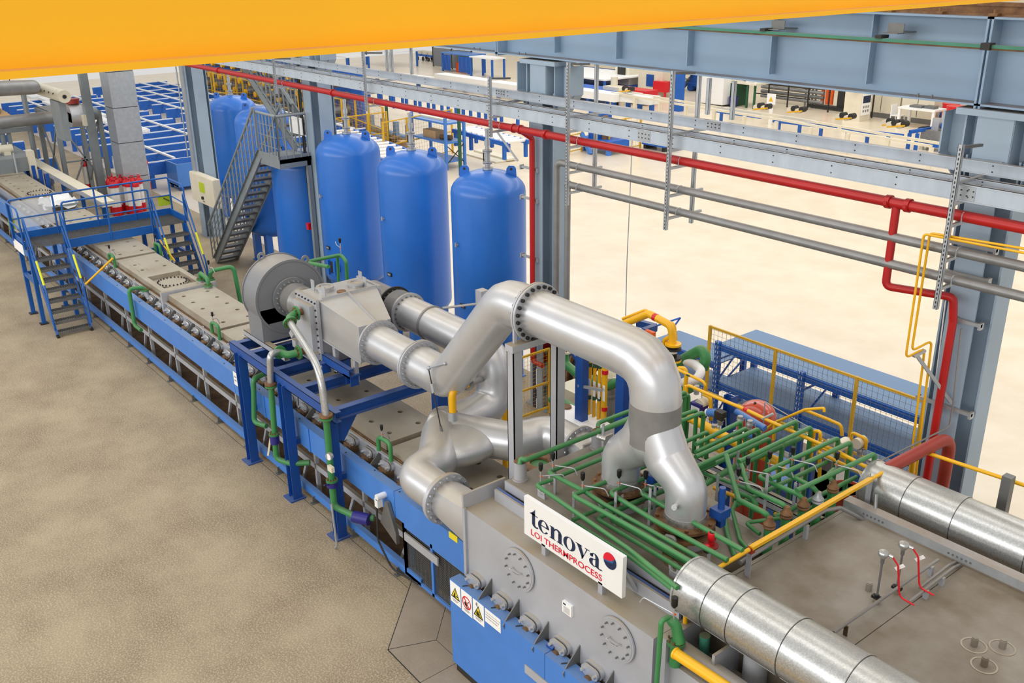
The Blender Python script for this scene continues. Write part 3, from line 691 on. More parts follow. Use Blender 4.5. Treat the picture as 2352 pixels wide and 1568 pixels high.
# ================================================================== roller hearth furnace
t = thing('roller_furnace', 'long silver roller furnace with perforated top plates running to the upper left', 'furnace', (-22, 6.6, 0))
FUR = t
YN, YF, ZL = 6.1, 7.13, 1.5
MB().box(-44, -7.85, YN+.02, YF-.02, .78, ZL).build('side_wall', M_['wallsil'], t)
MB().box(-44, -7.85, YN-.02, YN+.09, ZL-.03, ZL).box(-44, -7.85, YF-.09, YF+.02, ZL-.03, ZL).build('ledge', M_['wallsil'], t)
MB().box(-44, -7.85, YN+.03, YN+.045, ZL, ZL+.012).build('ledge_seal', M_['rust'], t)
def plate(x0, x1, z, ys=(6.37, 6.87), x_h=-10.9, pitch=.487, man=None):
    """top plate with real drilled holes"""
    y0, y1 = YN+.06, YF-.04; r = .045; h = .1; xs = []
    k = math.ceil((x0+.2-x_h)/pitch)
    while x_h+k*pitch < x1-.2: xs.append(x_h+k*pitch); k += 1
    if man: xs = [x for x in xs if not (man[0]-.15 < x < man[1]+.15)]
    mb = MB()
    gx = [x0]+[v for x in xs for v in (x-h, x+h)]+([man[0], man[1]] if man else [])+[x1]; gx = sorted(gx)
    gy = [y0]+[v for y in ys for v in (y-h, y+h)]+[y1]
    if man: gy = sorted(set(gy+[man[2], man[3]]))
    for i in range(len(gx)-1):
        for j in range(len(gy)-1):
            cx, cy = (gx[i]+gx[i+1])/2, (gy[j]+gy[j+1])/2
            if man and man[0] < cx < man[1] and man[2] < cy < man[3]: continue
            hole = next(((x, y) for x in xs for y in ys if abs(x-cx) < .01 and abs(y-cy) < .01), None)
            if not hole:
                mb.add([(gx[i], gy[j], z), (gx[i+1], gy[j], z), (gx[i+1], gy[j+1], z), (gx[i], gy[j+1], z)], [(0, 1, 2, 3)])
            else:
                o = [(cx-h, cy-h), (cx, cy-h), (cx+h, cy-h), (cx+h, cy), (cx+h, cy+h), (cx, cy+h), (cx-h, cy+h), (cx-h, cy)]
                c = [(cx+r*math.cos(-3*PI/4+m*PI/4), cy+r*math.sin(-3*PI/4+m*PI/4)) for m in range(8)]
                vs = [(a, b, z) for a, b in o]+[(a, b, z) for a, b in c]+[(a, b, z-.07) for a, b in c]
                mb.add(vs, [(m, (m+1) % 8, 8+(m+1) % 8, 8+m) for m in range(8)]+[(8+m, 8+(m+1) % 8, 16+(m+1) % 8, 16+m) for m in range(8)])
                mb.mi = 1; mb.add([(a, b, z-.069) for a, b in c], [tuple(range(8))]); mb.mi = 0
    zb = ZL
    mb.add([(x0, y0, zb), (x1, y0, zb), (x1, y1, zb), (x0, y1, zb), (x0, y0, z), (x1, y0, z), (x1, y1, z), (x0, y1, z)], [(0, 1, 5, 4), (1, 2, 6, 5), (2, 3, 7, 6), (3, 0, 4, 7)])
    if man:
        a, b, c, d = man
        mb.add([(a, c, z), (b, c, z), (b, d, z), (a, d, z), (a, c, zb+.02), (b, c, zb+.02), (b, d, zb+.02), (a, d, zb+.02)], [(0, 4, 5, 1), (1, 5, 6, 2), (2, 6, 7, 3), (3, 7, 4, 0), (4, 7, 6, 5)])
    return mb.build('top_plate', [M_['plate'], M_['hole']], t)
plate(-10.6, -7.85, 1.57); plate(-16.42, -10.65, 1.62); plate(-19.0, -16.46, 1.65)
m0, m1 = at(343, 641, Z=1.6), at(420, 624, Z=1.6)
plate(-22.27, -19.2, 1.62, man=(-20.55, -19.55, 6.28, 6.98)); plate(-28.1, -22.31, 1.65, man=None); plate(-34, -28.14, 1.62); plate(-44, -34.04, 1.65)
man = MB().cyl((-20.05, 6.63, ZL+.02), (-20.05, 6.63, ZL+.06), .33, n=32).build('manhole_cover', M_['plate'], t)
bm = MB().cyl((0, 0, 0), (0, 0, .03), .016, n=6).mesh('bolt', M_['dark'])
for k in range(24): inst('bolt', bm, man, (-20.05+.3*math.cos(k*PI/12), 6.63+.3*math.sin(k*PI/12), ZL+.06))
mc = MB().cyl((-30.5, 6.63, 1.62), (-30.5, 6.63, 1.68), .36, n=32).build('manhole_cover', M_['plate'], t)
for k in range(24): inst('bolt', bm, mc, (-30.5+.32*math.cos(k*PI/12), 6.63+.32*math.sin(k*PI/12), 1.68))
MB().box(-19.13, -19.04, YN-.06, YF+.06, .9, 1.7).build('section_flange', M_['wallsil'], t)
# roller end bearings, one every 0.488 m, and the gusset plates between them
def stadium(l, h, y0, y1, n=7):
    pts = [V((l/2-h/2+h/2*math.cos(-PI/2+PI*k/n), y0, h/2*math.sin(-PI/2+PI*k/n))) for k in range(n+1)]
    pts += [V((-l/2+h/2+h/2*math.cos(PI/2+PI*k/n), y0, h/2*math.sin(PI/2+PI*k/n))) for k in range(n+1)]
    return pts
fl_b = MB(); fl_b.prism(stadium(.27, .15, 0, 0), (0, -.05, 0)); fl_b.prism([p+V((0, -.065, 0)) for p in stadium(.24, .125, 0, 0)], (0, -.03, 0))
for s in (-1, 1): fl_b.cyl((s*.085, -.09, 0), (s*.085, -.13, 0), .018, n=8)
bearing_me = fl_b.mesh('roller_bearing', M_['silver'])
hous_me = MB().box(-.1, .1, -.14, 0, -.16, -.045).cyl((0, -.1, -.09), (0, -.19, -.09), .055, n=12).mesh('shaft_housing', M_['brown'])
gus_me = MB().prism([(0, 0, .14), (0, 0, -.16), (0, -.21, -.16), (0, -.23, -.1), (0, -.17, -.02)], (.012, 0, 0)).mesh('gusset', M_['steel'])
hook_me = MB().box(-.03, .03, -.012, 0, -.2, .12).ring((0, -.006, .14), (0, 1, 0), .035, .018, .012, 10).mesh('lifting_plate', M_['wallsil'])
for k in range(46):
    x = -10.51+.488*(4-k)
    if x > -8.1: continue
    b = inst('roller_bearing', bearing_me, t, (x, YN+.02, 1.37)); inst('shaft_housing', hous_me, b, (x, YN+.02, 1.37))
    if k % 2 == 0: inst('gusset', gus_me, t, (x-.24, YN+.02, 1.36))
for x in (-11.77, -15.95, -17.1, -20.9): inst('lifting_plate', hook_me, t, (x, YN+.01, 1.36))
for x in (-12.05, -13.3): inst('lifting_plate', hook_me, t, (x, YN+.01, 1.34))
# trestle under the furnace
MB().box(-44, -9.3, 5.97, 6.03, .45, .55).box(-44, -9.3, 7.15, 7.21, .45, .55).build('trestle_rail', M_['wallsil'], t)
vm = MB().box(-.03, .03, -.03, .03, .02, .78).mesh('trestle_leg', M_['wallsil']); dm = MB().bar((0, 0, .02), (.22, 0, .46), .04, .05).mesh('trestle_brace', M_['wallsil'])
for i in range(20):
    x = -9.6-i*1.49
    inst('trestle_leg', vm, t, (x, 6.0, 0)); inst('trestle_brace', dm, t, (x-.55, 6.0, 0)); inst('trestle_leg', vm, t, (x, 7.18, 0))
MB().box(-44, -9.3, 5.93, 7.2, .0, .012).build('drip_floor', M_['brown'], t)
# near lower rail and light-blue drive guard
t = thing('drive_guard', 'light-blue box beam guard along the near side of the furnace', 'guard', (-22, 5.87, 0))
DG = t
xs = [-44, -33.2, -27.6, at(313, 690, Y=5.8).x, -15.1, at(906, 1150, Y=5.8).x, -7.85]
for a, b in zip(xs, xs[1:]):
    MB().box(a+.006, b-.006, 5.8, 5.94, .92, 1.32).build('guard_panel', M_['beam'], t)
bm2 = MB().cyl((0, 0, 0), (0, 0, .008), .012, n=6).mesh('bolt', M_['dark'])
for i in range(44): inst('bolt', bm2, t, (-8.4-i*.72, 5.87+(.03 if i % 2 else -.02), 1.32))
for x in (-12.35, -13.9): MB().box(x-.03, x+.03, 5.785, 5.8, .92, 1.32).build('cover_strip', M_['beam'], t)
pf = at(925, 1225, Y=5.8).x; pf2 = -7.85
g2 = MB()
for a in (pf, (pf+pf2)/2-.28, pf2-.05): g2.box(a, a+.05, 5.8, 5.86, .1, .92)
g2.box(pf, pf2, 5.8, 5.86, .1, .15).box(pf, pf2, 5.8, 5.86, .86, .92).box(pf, pf+.05, 5.8, 6.0, .1, .92)
g2.build('mesh_frame', M_['beam'], t)
MB().box(pf+.04, pf2, 5.95, 5.96, .12, .9).build('guard_back', M_['dark'], t)
wm = MB()
for i in range(60):
    x = pf+.05+i*(pf2-pf-.1)/60; wm.bar((x, 5.83, .15), (x+.03, 5.83, .86), .004, .008)
for i in range(26): wm.bar((pf+.05, 5.83, .15+i*.028), (pf2-.05, 5.83, .15+i*.028), .004, .006)
wm.build('mesh_infill', M_['steel'], t)['kind'] = 'stuff'
p0, p1 = at(929, 1235, Y=5.78), at(1006, 1300, Y=5.78)
MB().box(p0.x, p1.x, 5.775, 5.8, p1.z, p1.z+.12).build('cover_strip', M_['wallsil'], t)
p = at(1041, 1233, Y=5.795); MB().box(p.x-.09, p.x+.09, 5.792, 5.8, p.z-.045, p.z+.045).build('sticker', M_['yellow_print'], t)
p = at(541, 870, Y=5.795); MB().box(p.x-.075, p.x+.075, 5.792, 5.8, p.z-.12, p.z+.12).build('notice', M_['paper'], t)
for dz in (.04, -.03): MB().box(p.x-.04, p.x+.04, 5.79, 5.793, p.z+dz-.012, p.z+dz+.012).build('notice_print', M_['grey_print'], t)
# drive sensor bracket
p = at(872, 1142, Y=5.7)
s = MB().cyl((p.x-.02, 5.66, p.z), (p.x-.02, 5.8, p.z), .045, n=12).box(p.x-.08, p.x+.0, 5.66, 5.74, p.z-.16, p.z-.03)
s.build('sensor', M_['white'], t)
MB().prism([(p.x-.1, 5.74, p.z-.45), (p.x+.3, 5.74, p.z-.62), (p.x+.3, 5.74, p.z-.45), (p.x+.12, 5.74, p.z-.05), (p.x+.06, 5.74, p.z-.05)], (0, .05, 0)).build('sensor_bracket', M_['steel'], t)
MB().path([(p.x-.06, 5.68, p.z-.14), (p.x-.06, 5.66, p.z-.7), (p.x+.2, 5.7, .12), (p.x+.7, 5.8, .1)], .014, n=6, bend=.2).build('sensor_cable', M_['dark'], t)
t = thing('floor_rail', 'light-blue low rail on brackets along the floor in front of the furnace', 'rail', (-22, 5.85, 0))
MB().box(-44, -9.35, 5.8, 5.82, .09, .21).box(-44, -9.35, 5.82, 5.88, .19, .21).build('rail_channel', M_['beam'], t)
fm = MB().box(-.04, .04, -.06, .06, 0, .012).box(-.006, .006, -.03, .06, 0, .12).mesh('floor_bracket', M_['steel'])
for i in range(26): inst('floor_bracket', fm, t, (-9.9-i*1.23, 5.79, 0))
# ================================================================== fan platform over the furnace
t = thing('fan_platform', 'deep-blue steel platform straddling the furnace under the grey blower', 'platform', (-12.8, 6.6, 0))
C = M_['frame']; ZT = 2.11
for x in (-14.27, -12.7, -11.27):
    MB().ibeam((x, 5.64, .02), (x, 5.64, ZT-.12), .15, .16, .012, .01, up=V((1, 0, 0))).build('post', C, t)
    MB().box(x-.16, x+.12, 5.5, 5.76, 0, .02).build('base_plate', C, t)
    MB().bar((x, 5.72, .98), (x, 5.86, .98), .09, .09).build('guard_bracket', C, t)
MB().bar((-11.27, 5.7, ZT-.5), (-11.27, 5.95, ZT-.14), .02, .3).prism([(-11.28, 5.7, ZT-.14), (-11.28, 5.7, ZT-.55), (-11.28, 6.0, ZT-.14)], (.014, 0, 0)).build('knee_plate', C, t)
for x in (-14.27, -11.27): MB().box(x-.09, x+.09, 7.42, 7.6, .02, ZT-.12).build('rear_post', C, t)
MB().chan((-14.6, 5.66, ZT-.08), (-11.05, 5.66, ZT-.08), .1, .16, .012, -1).build('long_beam', C, t)
MB().chan((-14.6, 7.5, ZT-.08), (-11.1, 7.5, ZT-.08), .1, .16, .012, 1).build('long_beam', C, t)
for x in (-14.5, -13.95, -13.5, -13.05, -12.2, -11.2):
    MB().ibeam((x, 5.7, ZT-.09), (x, 7.5, ZT-.09), .12, .16, .012, .01).build('cross_beam', C, t)
MB().bar((-11.27, 7.5, 1.35), (-10.7, 7.5, 1.35), .12, .12).build('side_bracket', C, t)
for x, y in ((-11.75, 6.3), (-11.3, 7.0), (-12.45, 6.22)):
    MB().ibeam((x, y, ZT), (x, y, ZT+.16), .14, .14, .012, .01, up=V((1, 0, 0))).box(x-.1, x+.1, y-.1, y+.1, ZT+.16, ZT+.18).build('pedestal', C, t)
MB().chan((-13.2, 6.24, 2.33), (-11.65, 6.24, 2.33), .08, .14, .01, -1).chan((-12.2, 7.0, 2.33), (-11.2, 7.0, 2.33), .08, .14, .01, 1).build('saddle_beam', C, t)

# ------------------------------------------------------------------ blower
def flange(p, axis, ro, ri, th, parent, nb=20, m='galv', bolt='zinc', rb=None, side=1, bl=.03, br=.014, name='flange'):
    o = MB().ring(p, axis, ro, ri, th, 36).build(name, M_[m], parent)
    d, a, b = MB.frame(V(axis)); rb = rb or (ro+ri)/2*1.02
    me = MB().cyl(V((0, 0, 0)), d*side*bl, br, n=6).mesh('bolt', M_[bolt])
    for k in range(nb):
        x = 2*PI*(k+.5)/nb; inst('bolt', me, o, V(p)+d*side*th/2+(a*math.cos(x)+b*math.sin(x))*rb)
    return o
t = thing('blower', 'grey centrifugal blower with round scroll casing on the blue platform', 'blower', (-14.1, 6.5, 2.2))
fy, fz_, fr = 6.47, 2.88, .6
prof = []
for k in range(41):
    a = -PI*.62+k*PI*1.62/40
    rr = fr*(1.0+.12*(1-k/40)); prof.append((fy+rr*math.cos(a+PI*.1), fz_+rr*math.sin(a+PI*.1)))
MB().cyl((-14.42, fy, fz_), (-13.92, fy, fz_), fr, n=56).build('scroll_casing', M_['fan'], t)
for x in (-14.42, -13.92): MB().ring((x, fy, fz_), (1, 0, 0), fr+.018, fr-.02, .02, 56).build('casing_rim', M_['fan'], t)
MB().box(-14.42, -13.92, fy-.55, fy-.1, 2.2, 2.75).build('outlet_chute', M_['fan'], t)
MB().prism([(-13.93, fy-.5, 2.2), (-13.93, fy+.55, 2.2), (-13.93, fy+.42, 2.5), (-13.93, fy-.42, 2.5)], (.012, 0, 0)).prism([(-14.42, fy-.5, 2.2), (-14.42, fy+.55, 2.2), (-14.42, fy+.42, 2.5), (-14.42, fy-.42, 2.5)], (.012, 0, 0)).build('side_plate', M_['fan'], t)
MB().chan((-14.7, fy-.5, 2.16), (-13.2, fy-.5, 2.16), .1, .1, .01, -1).chan((-14.7, fy+.5, 2.16), (-13.2, fy+.5, 2.16), .1, .1, .01, 1).build('base_channel', M_['wallsil'], t)
for a in (.3*PI, .62*PI):
    c = V((-14.0 if a < 1.5 else -14.4, fy+fr*math.cos(a), fz_+fr*math.sin(a)+.05)); MB().ring(c, (1, 0, 0), .07, .03, .02, 14).build('lifting_eye', M_['fan'], t)
flange((-13.88, fy, fz_), (1, 0, 0), .33, .2, .03, t, 20, 'fan', 'zinc', name='inlet_flange')
bl = MB(); pr = [(.24, 0), (.24, .06)]
for k in range(7): pr += [(.22, .07+k*.04), (.26, .09+k*.04)]
pr += [(.24, .37), (.24, .62)]
bl.lathe((-13.87, fy, fz_), (1, 0, 0), pr, 32).build('inlet_bellows', M_['gpipe'], t)

# ------------------------------------------------------------------ heat exchanger box with hood
t = thing('heat_exchanger', 'dusty silver heat exchanger box with sloped hood beside the blower', 'heat exchanger', (-12.8, 6.7, 2.15))
hx0, hx1, hy0, hy1, hz0, hz1 = -13.12, -12.46, 6.2, 7.25, 2.2, 3.24
SM = M_['silver']
MB().box(hx0+.03, hx1-.03, hy0+.03, hy1, hz0, hz1).build('core_box', SM, t)
MB().box(hx0, hx1, hy0-.02, hy0+.03, hz0-.02, hz1+.02).build('tube_plate', M_['wallsil'], t)
MB().box(hx0, hx1, hy1, hy1+.05, hz0-.02, hz1+.02).build('tube_plate', M_['wallsil'], t)
MB().box(hx0+.08, hx1-.08, hy0-.1, hy0-.02, hz0+.08, hz1-.08).build('water_box', M_['wallsil'], t)
bm = MB().cyl((0, 0, 0), (0, -.02, 0), .014, n=6).mesh('bolt', M_['dark'])
bo = [(hx0+.03+i*.1, hz) for i in range(7) for hz in (hz0+.03, hz1-.03)]+[(hx, hz0+.1+i*.1) for i in range(9) for hx in (hx0+.03, hx1-.03)]
for x, z in bo: inst('bolt', bm, t, (x, hy0-.02, z))
he = -11.55                                                          # hood: lofts from the box to the round spigot
A0 = [(hx1-.03, hy0+.05, 2.62), (hx1-.03, hy1, 2.62), (hx1-.03, hy1, hz1-.02), (hx1-.03, hy0+.05, hz1-.02)]
B0 = [(he, 6.36, 2.5), (he, 6.9, 2.5), (he, 6.9, 3.06), (he, 6.36, 3.06)]
MB().add(A0+B0, [(0, 1, 5, 4), (1, 2, 6, 5), (2, 3, 7, 6), (3, 0, 4, 7), (4, 5, 6, 7), (3, 2, 1, 0)]).build('hood', SM, t)
MB().bar((hx1-.03, hy0+.05, 2.62), (he, 6.36, 2.5), .02, .03).bar((hx1-.05, 6.75, hz1+.01), (he, 6.66, 3.07), .02, .05).bar((hx1-.05, hy0+.1, hz1+.0), (hx1-.05, hy1, hz1+.0), .03, .05).build('hood_rib', M_['wallsil'], t)
MB().box(-12.3, -12.22, 6.3, 6.36, 2.15, 2.65).build('support_leg', M_['wallsil'], t); MB().box(-11.75, -11.69, 6.33, 6.39, 2.15, 2.5).build('support_leg', M_['wallsil'], t)
for x, y in ((-12.85, 6.55), (-12.72, 7.02)):
    o = MB().cyl((x, y, hz1), (x, y, hz1+.05), .12, n=20).build('sight_port', SM, t)
    MB().ring((x, y, hz1+.06), (0, 0, 1), .14, .09, .03, 20).build('port_ring', M_['wallsil'], o); MB().cyl((x, y, hz1+.05), (x, y, hz1+.055), .09, n=16).build('port_cover', M_['plate'], o)
MB().cyl((-12.62, 6.7, hz1), (-12.62, 6.7, hz1+.02), .07, n=16).build('port_cover', M_['rust'], t)
for x, y in ((-12.62, 6.4), (-13.0, 6.42), (-12.9, 7.2), (-12.6, 7.1)):
    MB().box(x-.05, x+.05, y-.006, y+.006, hz1, hz1+.16).build('lifting_lug', M_['wallsil'], t)
for x, z in ((hx0+.02, 2.35), (hx1-.08, 2.3)): MB().box(x-.06, x+.06, hy0-.14, hy0-.02, z, z+.12).build('wall_bracket', M_['wallsil'], t)
MB().cyl((-13.0, hy0-.22, 2.62), (-13.0, hy0-.02, 2.62), .07, n=4).build('box_stub', M_['wallsil'], t)

# ------------------------------------------------------------------ big silver ducts
YD, RD, ZD1, ZD2 = 6.62, .255, 2.79, 4.24
S1 = M_['silver']
t = thing('silver_duct', 'short straight silver duct from the heat exchanger hood, flanged at both ends', 'duct', (-10.9, YD, 2.5))
MB().cyl((he-.02, YD, ZD1), (-10.4, YD, ZD1), RD, n=40).build('duct_pipe', S1, t)
flange((-11.45, YD, ZD1), (1, 0, 0), .34, RD, .03, t, 24, 'wallsil'); flange((-10.41, YD, ZD1), (1, 0, 0), .345, RD, .03, t, 24, 'wallsil', side=-1)
t = thing('silver_duct', 'rising silver duct with two elbows between the heat exchanger duct and the top flange', 'duct', (-9.2, YD, 2.5))
MB().path([(-10.38, YD, ZD1), (-9.72, YD, ZD1), (-8.42, YD, ZD2), (-7.9, YD, ZD2)], .268, n=40, bend=.42, seg=3).build('duct_pipe', S1, t)
flange((-10.37, YD, ZD1), (1, 0, 0), .345, RD, .03, t, 24, 'wallsil', side=1); flange((-7.92, YD, ZD2), (1, 0, 0), .345, RD, .03, t, 22, 'wallsil', 'black', side=-1, br=.02)
sg = MB()
a = at(985, 845, Y=YD-.28); b = at(1022, 835, Y=YD-.28); sg.cyl(a, b, .012, n=6).sphere(a, .03).sphere(b, .025).build('cable_shackle', M_['zinc'], t)
t = thing('silver_duct', 'main silver duct arching over and splitting into two legs above the furnace chamber', 'duct', (-6.3, YD, 2.5))
xt = -6.03; XL = at(1425, 1118, Y=YD).x; XR = at(1573, 1195, Y=YD).x; zf = at(1425, 1118, Y=YD).z
MB().path([(-7.88, YD, ZD2), (xt, YD, ZD2-.02), (xt, YD, 3.42)], .262, n=40, bend=.78, seg=4).build('duct_pipe', S1, t)
MB().cyl((xt, YD, 3.8), (xt, YD, 3.36), .266, n=40).build('duct_collar', M_['gpipe'], t)
flange((-7.88, YD, ZD2), (1, 0, 0), .345, RD, .03, t, 22, 'wallsil', 'black', side=1, br=.022)
ZLEG = zf+.1
for X, nm in ((XL, 'duct_leg'), (XR, 'duct_leg')):
    s = 1 if X > xt else -1
    MB().path([(xt+s*.04, YD, 3.5), (xt+s*.2, YD, 3.24), (X, YD, ZLEG+.32), (X, YD, ZLEG)], [.25, .235, .21, .205], n=36, bend=.25, seg=3).build(nm, S1, t)
MB().sphere((xt, YD, 3.36), .26, 32, 14, (1.0, .98, .9)).build('duct_crotch', S1, t)
MB().cyl((XR+.05, YD-.2, ZLEG+.2), (XR+.08, YD-.27, ZLEG+.22), .03, n=10).cyl((XL-.2, YD-.05, ZLEG+.42), (XL-.28, YD-.1, ZLEG+.44), .03, n=10).build('sample_port', M_['galv'], t)
# butterfly dampers under the two legs
for X, lab in ((XL, 'rusty flanged damper under the left leg of the forked duct'), (XR, 'rusty flanged damper under the right leg of the forked duct')):
    t = thing('duct_damper', lab, 'damper', (X, YD, 2.42))
    MB().cyl((X, YD, 2.4), (X, YD, zf-.08), .25, .235, n=32).build('stub', M_['silver'], t)
    flange((X, YD, zf-.06), (0, 0, 1), .31, .2, .03, t, 12, 'rust', 'rust', rb=.28, br=.02, bl=.025, side=-1)
    MB().cyl((X, YD, zf-.045), (X, YD, zf+.03), .24, n=32).build('gasket', M_['black'], t)
    flange((X, YD, zf+.045), (0, 0, 1), .31, .2, .03, t, 12, 'rust', 'rust', rb=.28, br=.02, bl=.025)
    MB().cyl((X, YD, zf+.06), (X, YD, zf+.13), .222, .21, n=32).build('neck', M_['galv'], t)
    MB().box(X+.2, X+.28, YD+.22, YD+.3, zf-.02, zf+.16).cyl((X+.24, YD+.26, zf+.16), (X+.24, YD+.26, zf+.42), .035, n=10).box(X+.16, X+.3, YD+.18, YD+.34, zf+.08, zf+.18).build('actuator', M_['frame'], t)
# support frame of the high duct
t = thing('duct_support', 'tall silver portal frame holding the high duct flange', 'support', (-7.9, 6.6, 2.35))
for y in (6.3, 6.95):
    MB().chan((-7.9, y, 1.7), (-7.9, y, 3.9), .13, .12, .012, 1, up=V((1, 0, 0))).build('post', M_['wallsil'], t)
MB().box(-7.97, -7.83, 6.22, 7.03, 3.86, 3.94).build('head_beam', M_['wallsil'], t)
MB().box(-7.93, -7.9, 6.3, 6.34, 3.94, 4.2).box(-7.93, -7.9, 6.92, 6.96, 3.94, 4.2).build('hanger_lug', M_['wallsil'], t)
# ------------------------------------------------------------------ rear duct and collector
t = thing('rear_duct', 'dull silver duct with ribbed bellows running behind the heat exchanger and curling down', 'duct', (-11.5, 7.62, 2.5))
YR, ZR = 7.62, 2.81
MB().cyl((-13.3, YR, ZR), (-12.55, YR, ZR), .25, n=36).build('duct_pipe', M_['gpipe'], t)
flange((-12.6, YR, ZR), (1, 0, 0), .32, .2, .03, t, 20, 'dark', 'steel')
pr = [(.25, 0)]
for k in range(8): pr += [(.25, .02+k*.035), (.285, .035+k*.035)]
pr += [(.25, .34)]
MB().lathe((-12.56, YR, ZR), (1, 0, 0), pr, 36).build('bellows', M_['gpipe'], t)
flange((-12.2, YR, ZR), (1, 0, 0), .315, .2, .03, t, 20, 'wallsil', 'steel')
MB().path([(-12.2, YR, ZR), (-10.05, YR, ZR), (-9.98, YR-.0, 2.02), (-9.85, 6.62, 2.02)], .26, n=36, bend=.55, seg=6).build('duct_elbow', M_['silver'], t)
MB().ring((-11.55, YR, ZR), (1, 0, 0), .275, .25, .04, 36).build('strap', M_['gpipe'], t)
MB().path([(-11.55, YR+.2, ZR+.2), (-11.35, YR+.75, ZR+.2)], .02, n=8).box(-11.4, -11.25, YR+.72, YR+.86, 1.2, ZR+.42).build('strap_arm', M_['wallsil'], t)
t = thing('duct_collector', 'silver trouser-shaped duct collector lying across the furnace, two flanged ends', 'duct', (-9, 6.6, 1.7))
ZC = 1.97
MB().path([(-10.0, 6.75, 2.02), (-9.75, 6.5, ZC+.02), (-9.2, 6.05, ZC), (-9.12, 5.65, ZC-.02), (-8.42, 5.65, ZC-.02)], [.255, .27, .262, .25, .25], n=36, bend=.33, seg=6).build('near_branch', M_['silver'], t)
MB().path([(-10.0, 6.55, 2.02), (-9.6, 6.75, ZC+.02), (-8.95, 7.15, ZC+.02), (-8.8, 7.6, ZC+.08), (-8.2, 7.6, ZC+.08)], [.255, .27, .262, .25, .25], n=36, bend=.33, seg=6).build('far_branch', M_['silver'], t)
MB().sphere((-9.85, 6.62, 2.0), .27, 28, 14).build('crotch', M_['silver'], t)
MB().sphere((-9.42, 6.6, ZC-.0), .26, 32, 16, (1.75, 2.3, .94)).build('web_body', M_['silver'], t)
flange((-8.44, 5.65, ZC-.02), (1, 0, 0), .325, .24, .03, t, 18, 'wallsil', br=.018); flange((-8.41, 5.65, ZC-.02), (1, 0, 0), .325, .24, .03, t, 18, 'wallsil', br=.02, side=1)
flange((-8.2, 7.6, ZC+.08), (1, 0, 0), .31, .24, .03, t, 18, 'wallsil', br=.018)
# round-to-square transitions into the chamber plenums
def trans(x0, x1, y, z, r, ya, yb, za, zb, nm, parent, n=24):
    vs = []; 
    for k in range(n):
        a = 2*PI*k/n; vs.append((x0, y+r*math.cos(a), z+r*math.sin(a)))
    for k in range(n):
        a = 2*PI*k/n; c, s = math.cos(a), math.sin(a); m = max(abs(c), abs(s))
        vs.append((x1, (ya+yb)/2+(yb-ya)/2*c/m, (za+zb)/2+(zb-za)/2*s/m))
    MB().add(vs, [(k, (k+1) % n, n+(k+1) % n, n+k) for k in range(n)]).build(nm, M_['silver'], parent)
trans(-8.4, -7.79, 5.65, ZC-.02, .24, 5.49, 5.84, 1.68, 2.14, 'near_transition', t)
trans(-8.19, -7.7, 7.6, ZC+.08, .24, 7.4, 7.75, 1.68, 2.14, 'far_transition', t)
# tie cable from duct to collector
t = thing('tie_cable', 'thin dark cable with turnbuckle from the silver elbow down to the furnace top', 'cable', (-9.3, 6.3, 1.7))
a = at(985, 850, Y=YD-.3); b = at(1038, 1104, Z=1.6); m_ = a+(b-a)*.45
MB().path([a, b], .009, n=6).build('rope', M_['dark'], t)
MB().cyl(a+(b-a)*.12, a+(b-a)*.2, .022, n=8).build('ferrule', M_['zinc'], t); MB().cyl(a+(b-a)*.5, a+(b-a)*.72, .02, n=8).build('turnbuckle', M_['steel'], t)

# ------------------------------------------------------------------ cooling water hoses and pipes at the platform
G = M_['green']
def gflange(p, axis, parent, r=.1, m='green', n=10): return flange(p, axis, r, .02, .03, parent, n, m, 'rust', rb=r*.75, br=.01, bl=.02)
def vent(parent, p, d=(1, 0, 0), L=.22, h=.13, drop=.1, sc=1.0):
    """air vent: black cap on a thin stem with a bent copper tail"""
    p = V(p); d = V(d).normalized()
    o = MB().cyl(p, p+V((0, 0, h)), .009, n=6).build('vent_stem', M_['zinc'], parent)
    MB().lathe(p+V((0, 0, h*.9)), (0, 0, 1), [(.008, 0), (.024*sc, .03), (.026*sc, .095*sc), (.02*sc, .1*sc)], 10).build('vent_cap', M_['black'], o)
    MB().path([p+V((0, 0, h*.5)), p+V((0, 0, h*.5))+d*L, p+d*(L+.04)+V((0, 0, h*.5-drop))], .007, n=6, bend=.05).build('vent_tail', M_['zinc'], o)
    MB().box(p.x-.02, p.x+.02, p.y-.006, p.y+.006, p.z+h*.45, p.z+h*.55).build('vent_handle', M_['orange'], o)
t = thing('hose_pipe', 'braided hose and green pipe from the upper heat exchanger nozzle to the floor', 'pipe', (-11.1, 5.5, .6))
HY = 6.06
n1 = V((hx0+.34, HY, 3.02))
MB().cyl(n1+V((0, .08, 0)), n1-V((0, .1, 0)), .05, n=12).build('nozzle', M_['rust'], t)
gflange(n1-V((0, .06, 0)), (0, -1, 0), t, .11)
pp = V((-11.1, 5.5, 0))
MB().path([n1-V((0, .08, 0)), (n1.x+.12, 5.82, 3.02), (n1.x+.28, 5.78, 2.95)], .055, n=14, bend=.1).build('elbow', G, t)
gflange((n1.x+.2, 5.79, 2.98), (1, -.1, -.4), t, .105)
MB().path([(n1.x+.24, 5.78, 2.98), (-11.85, 5.66, 2.85), (-11.2, 5.52, 2.75), (-11.1, 5.5, 2.1)], .052, n=14, bend=.5, seg=8).build('braided_hose', M_['galv'], t)
gflange((-11.1, 5.5, 2.1), (0, 0, -1), t, .095, 'rust'); gflange((-11.1, 5.5, 2.06), (0, 0, -1), t, .095)
zbt = at(752, 1150, Y=5.5).z
MB().path([(-11.1, 5.5, 2.04), (-11.1, 5.5, zbt), (-10.7, 5.62, zbt-.02), (-10.5, 5.8, zbt-.02)], .048, n=14, bend=.1).build('pipe', G, t)
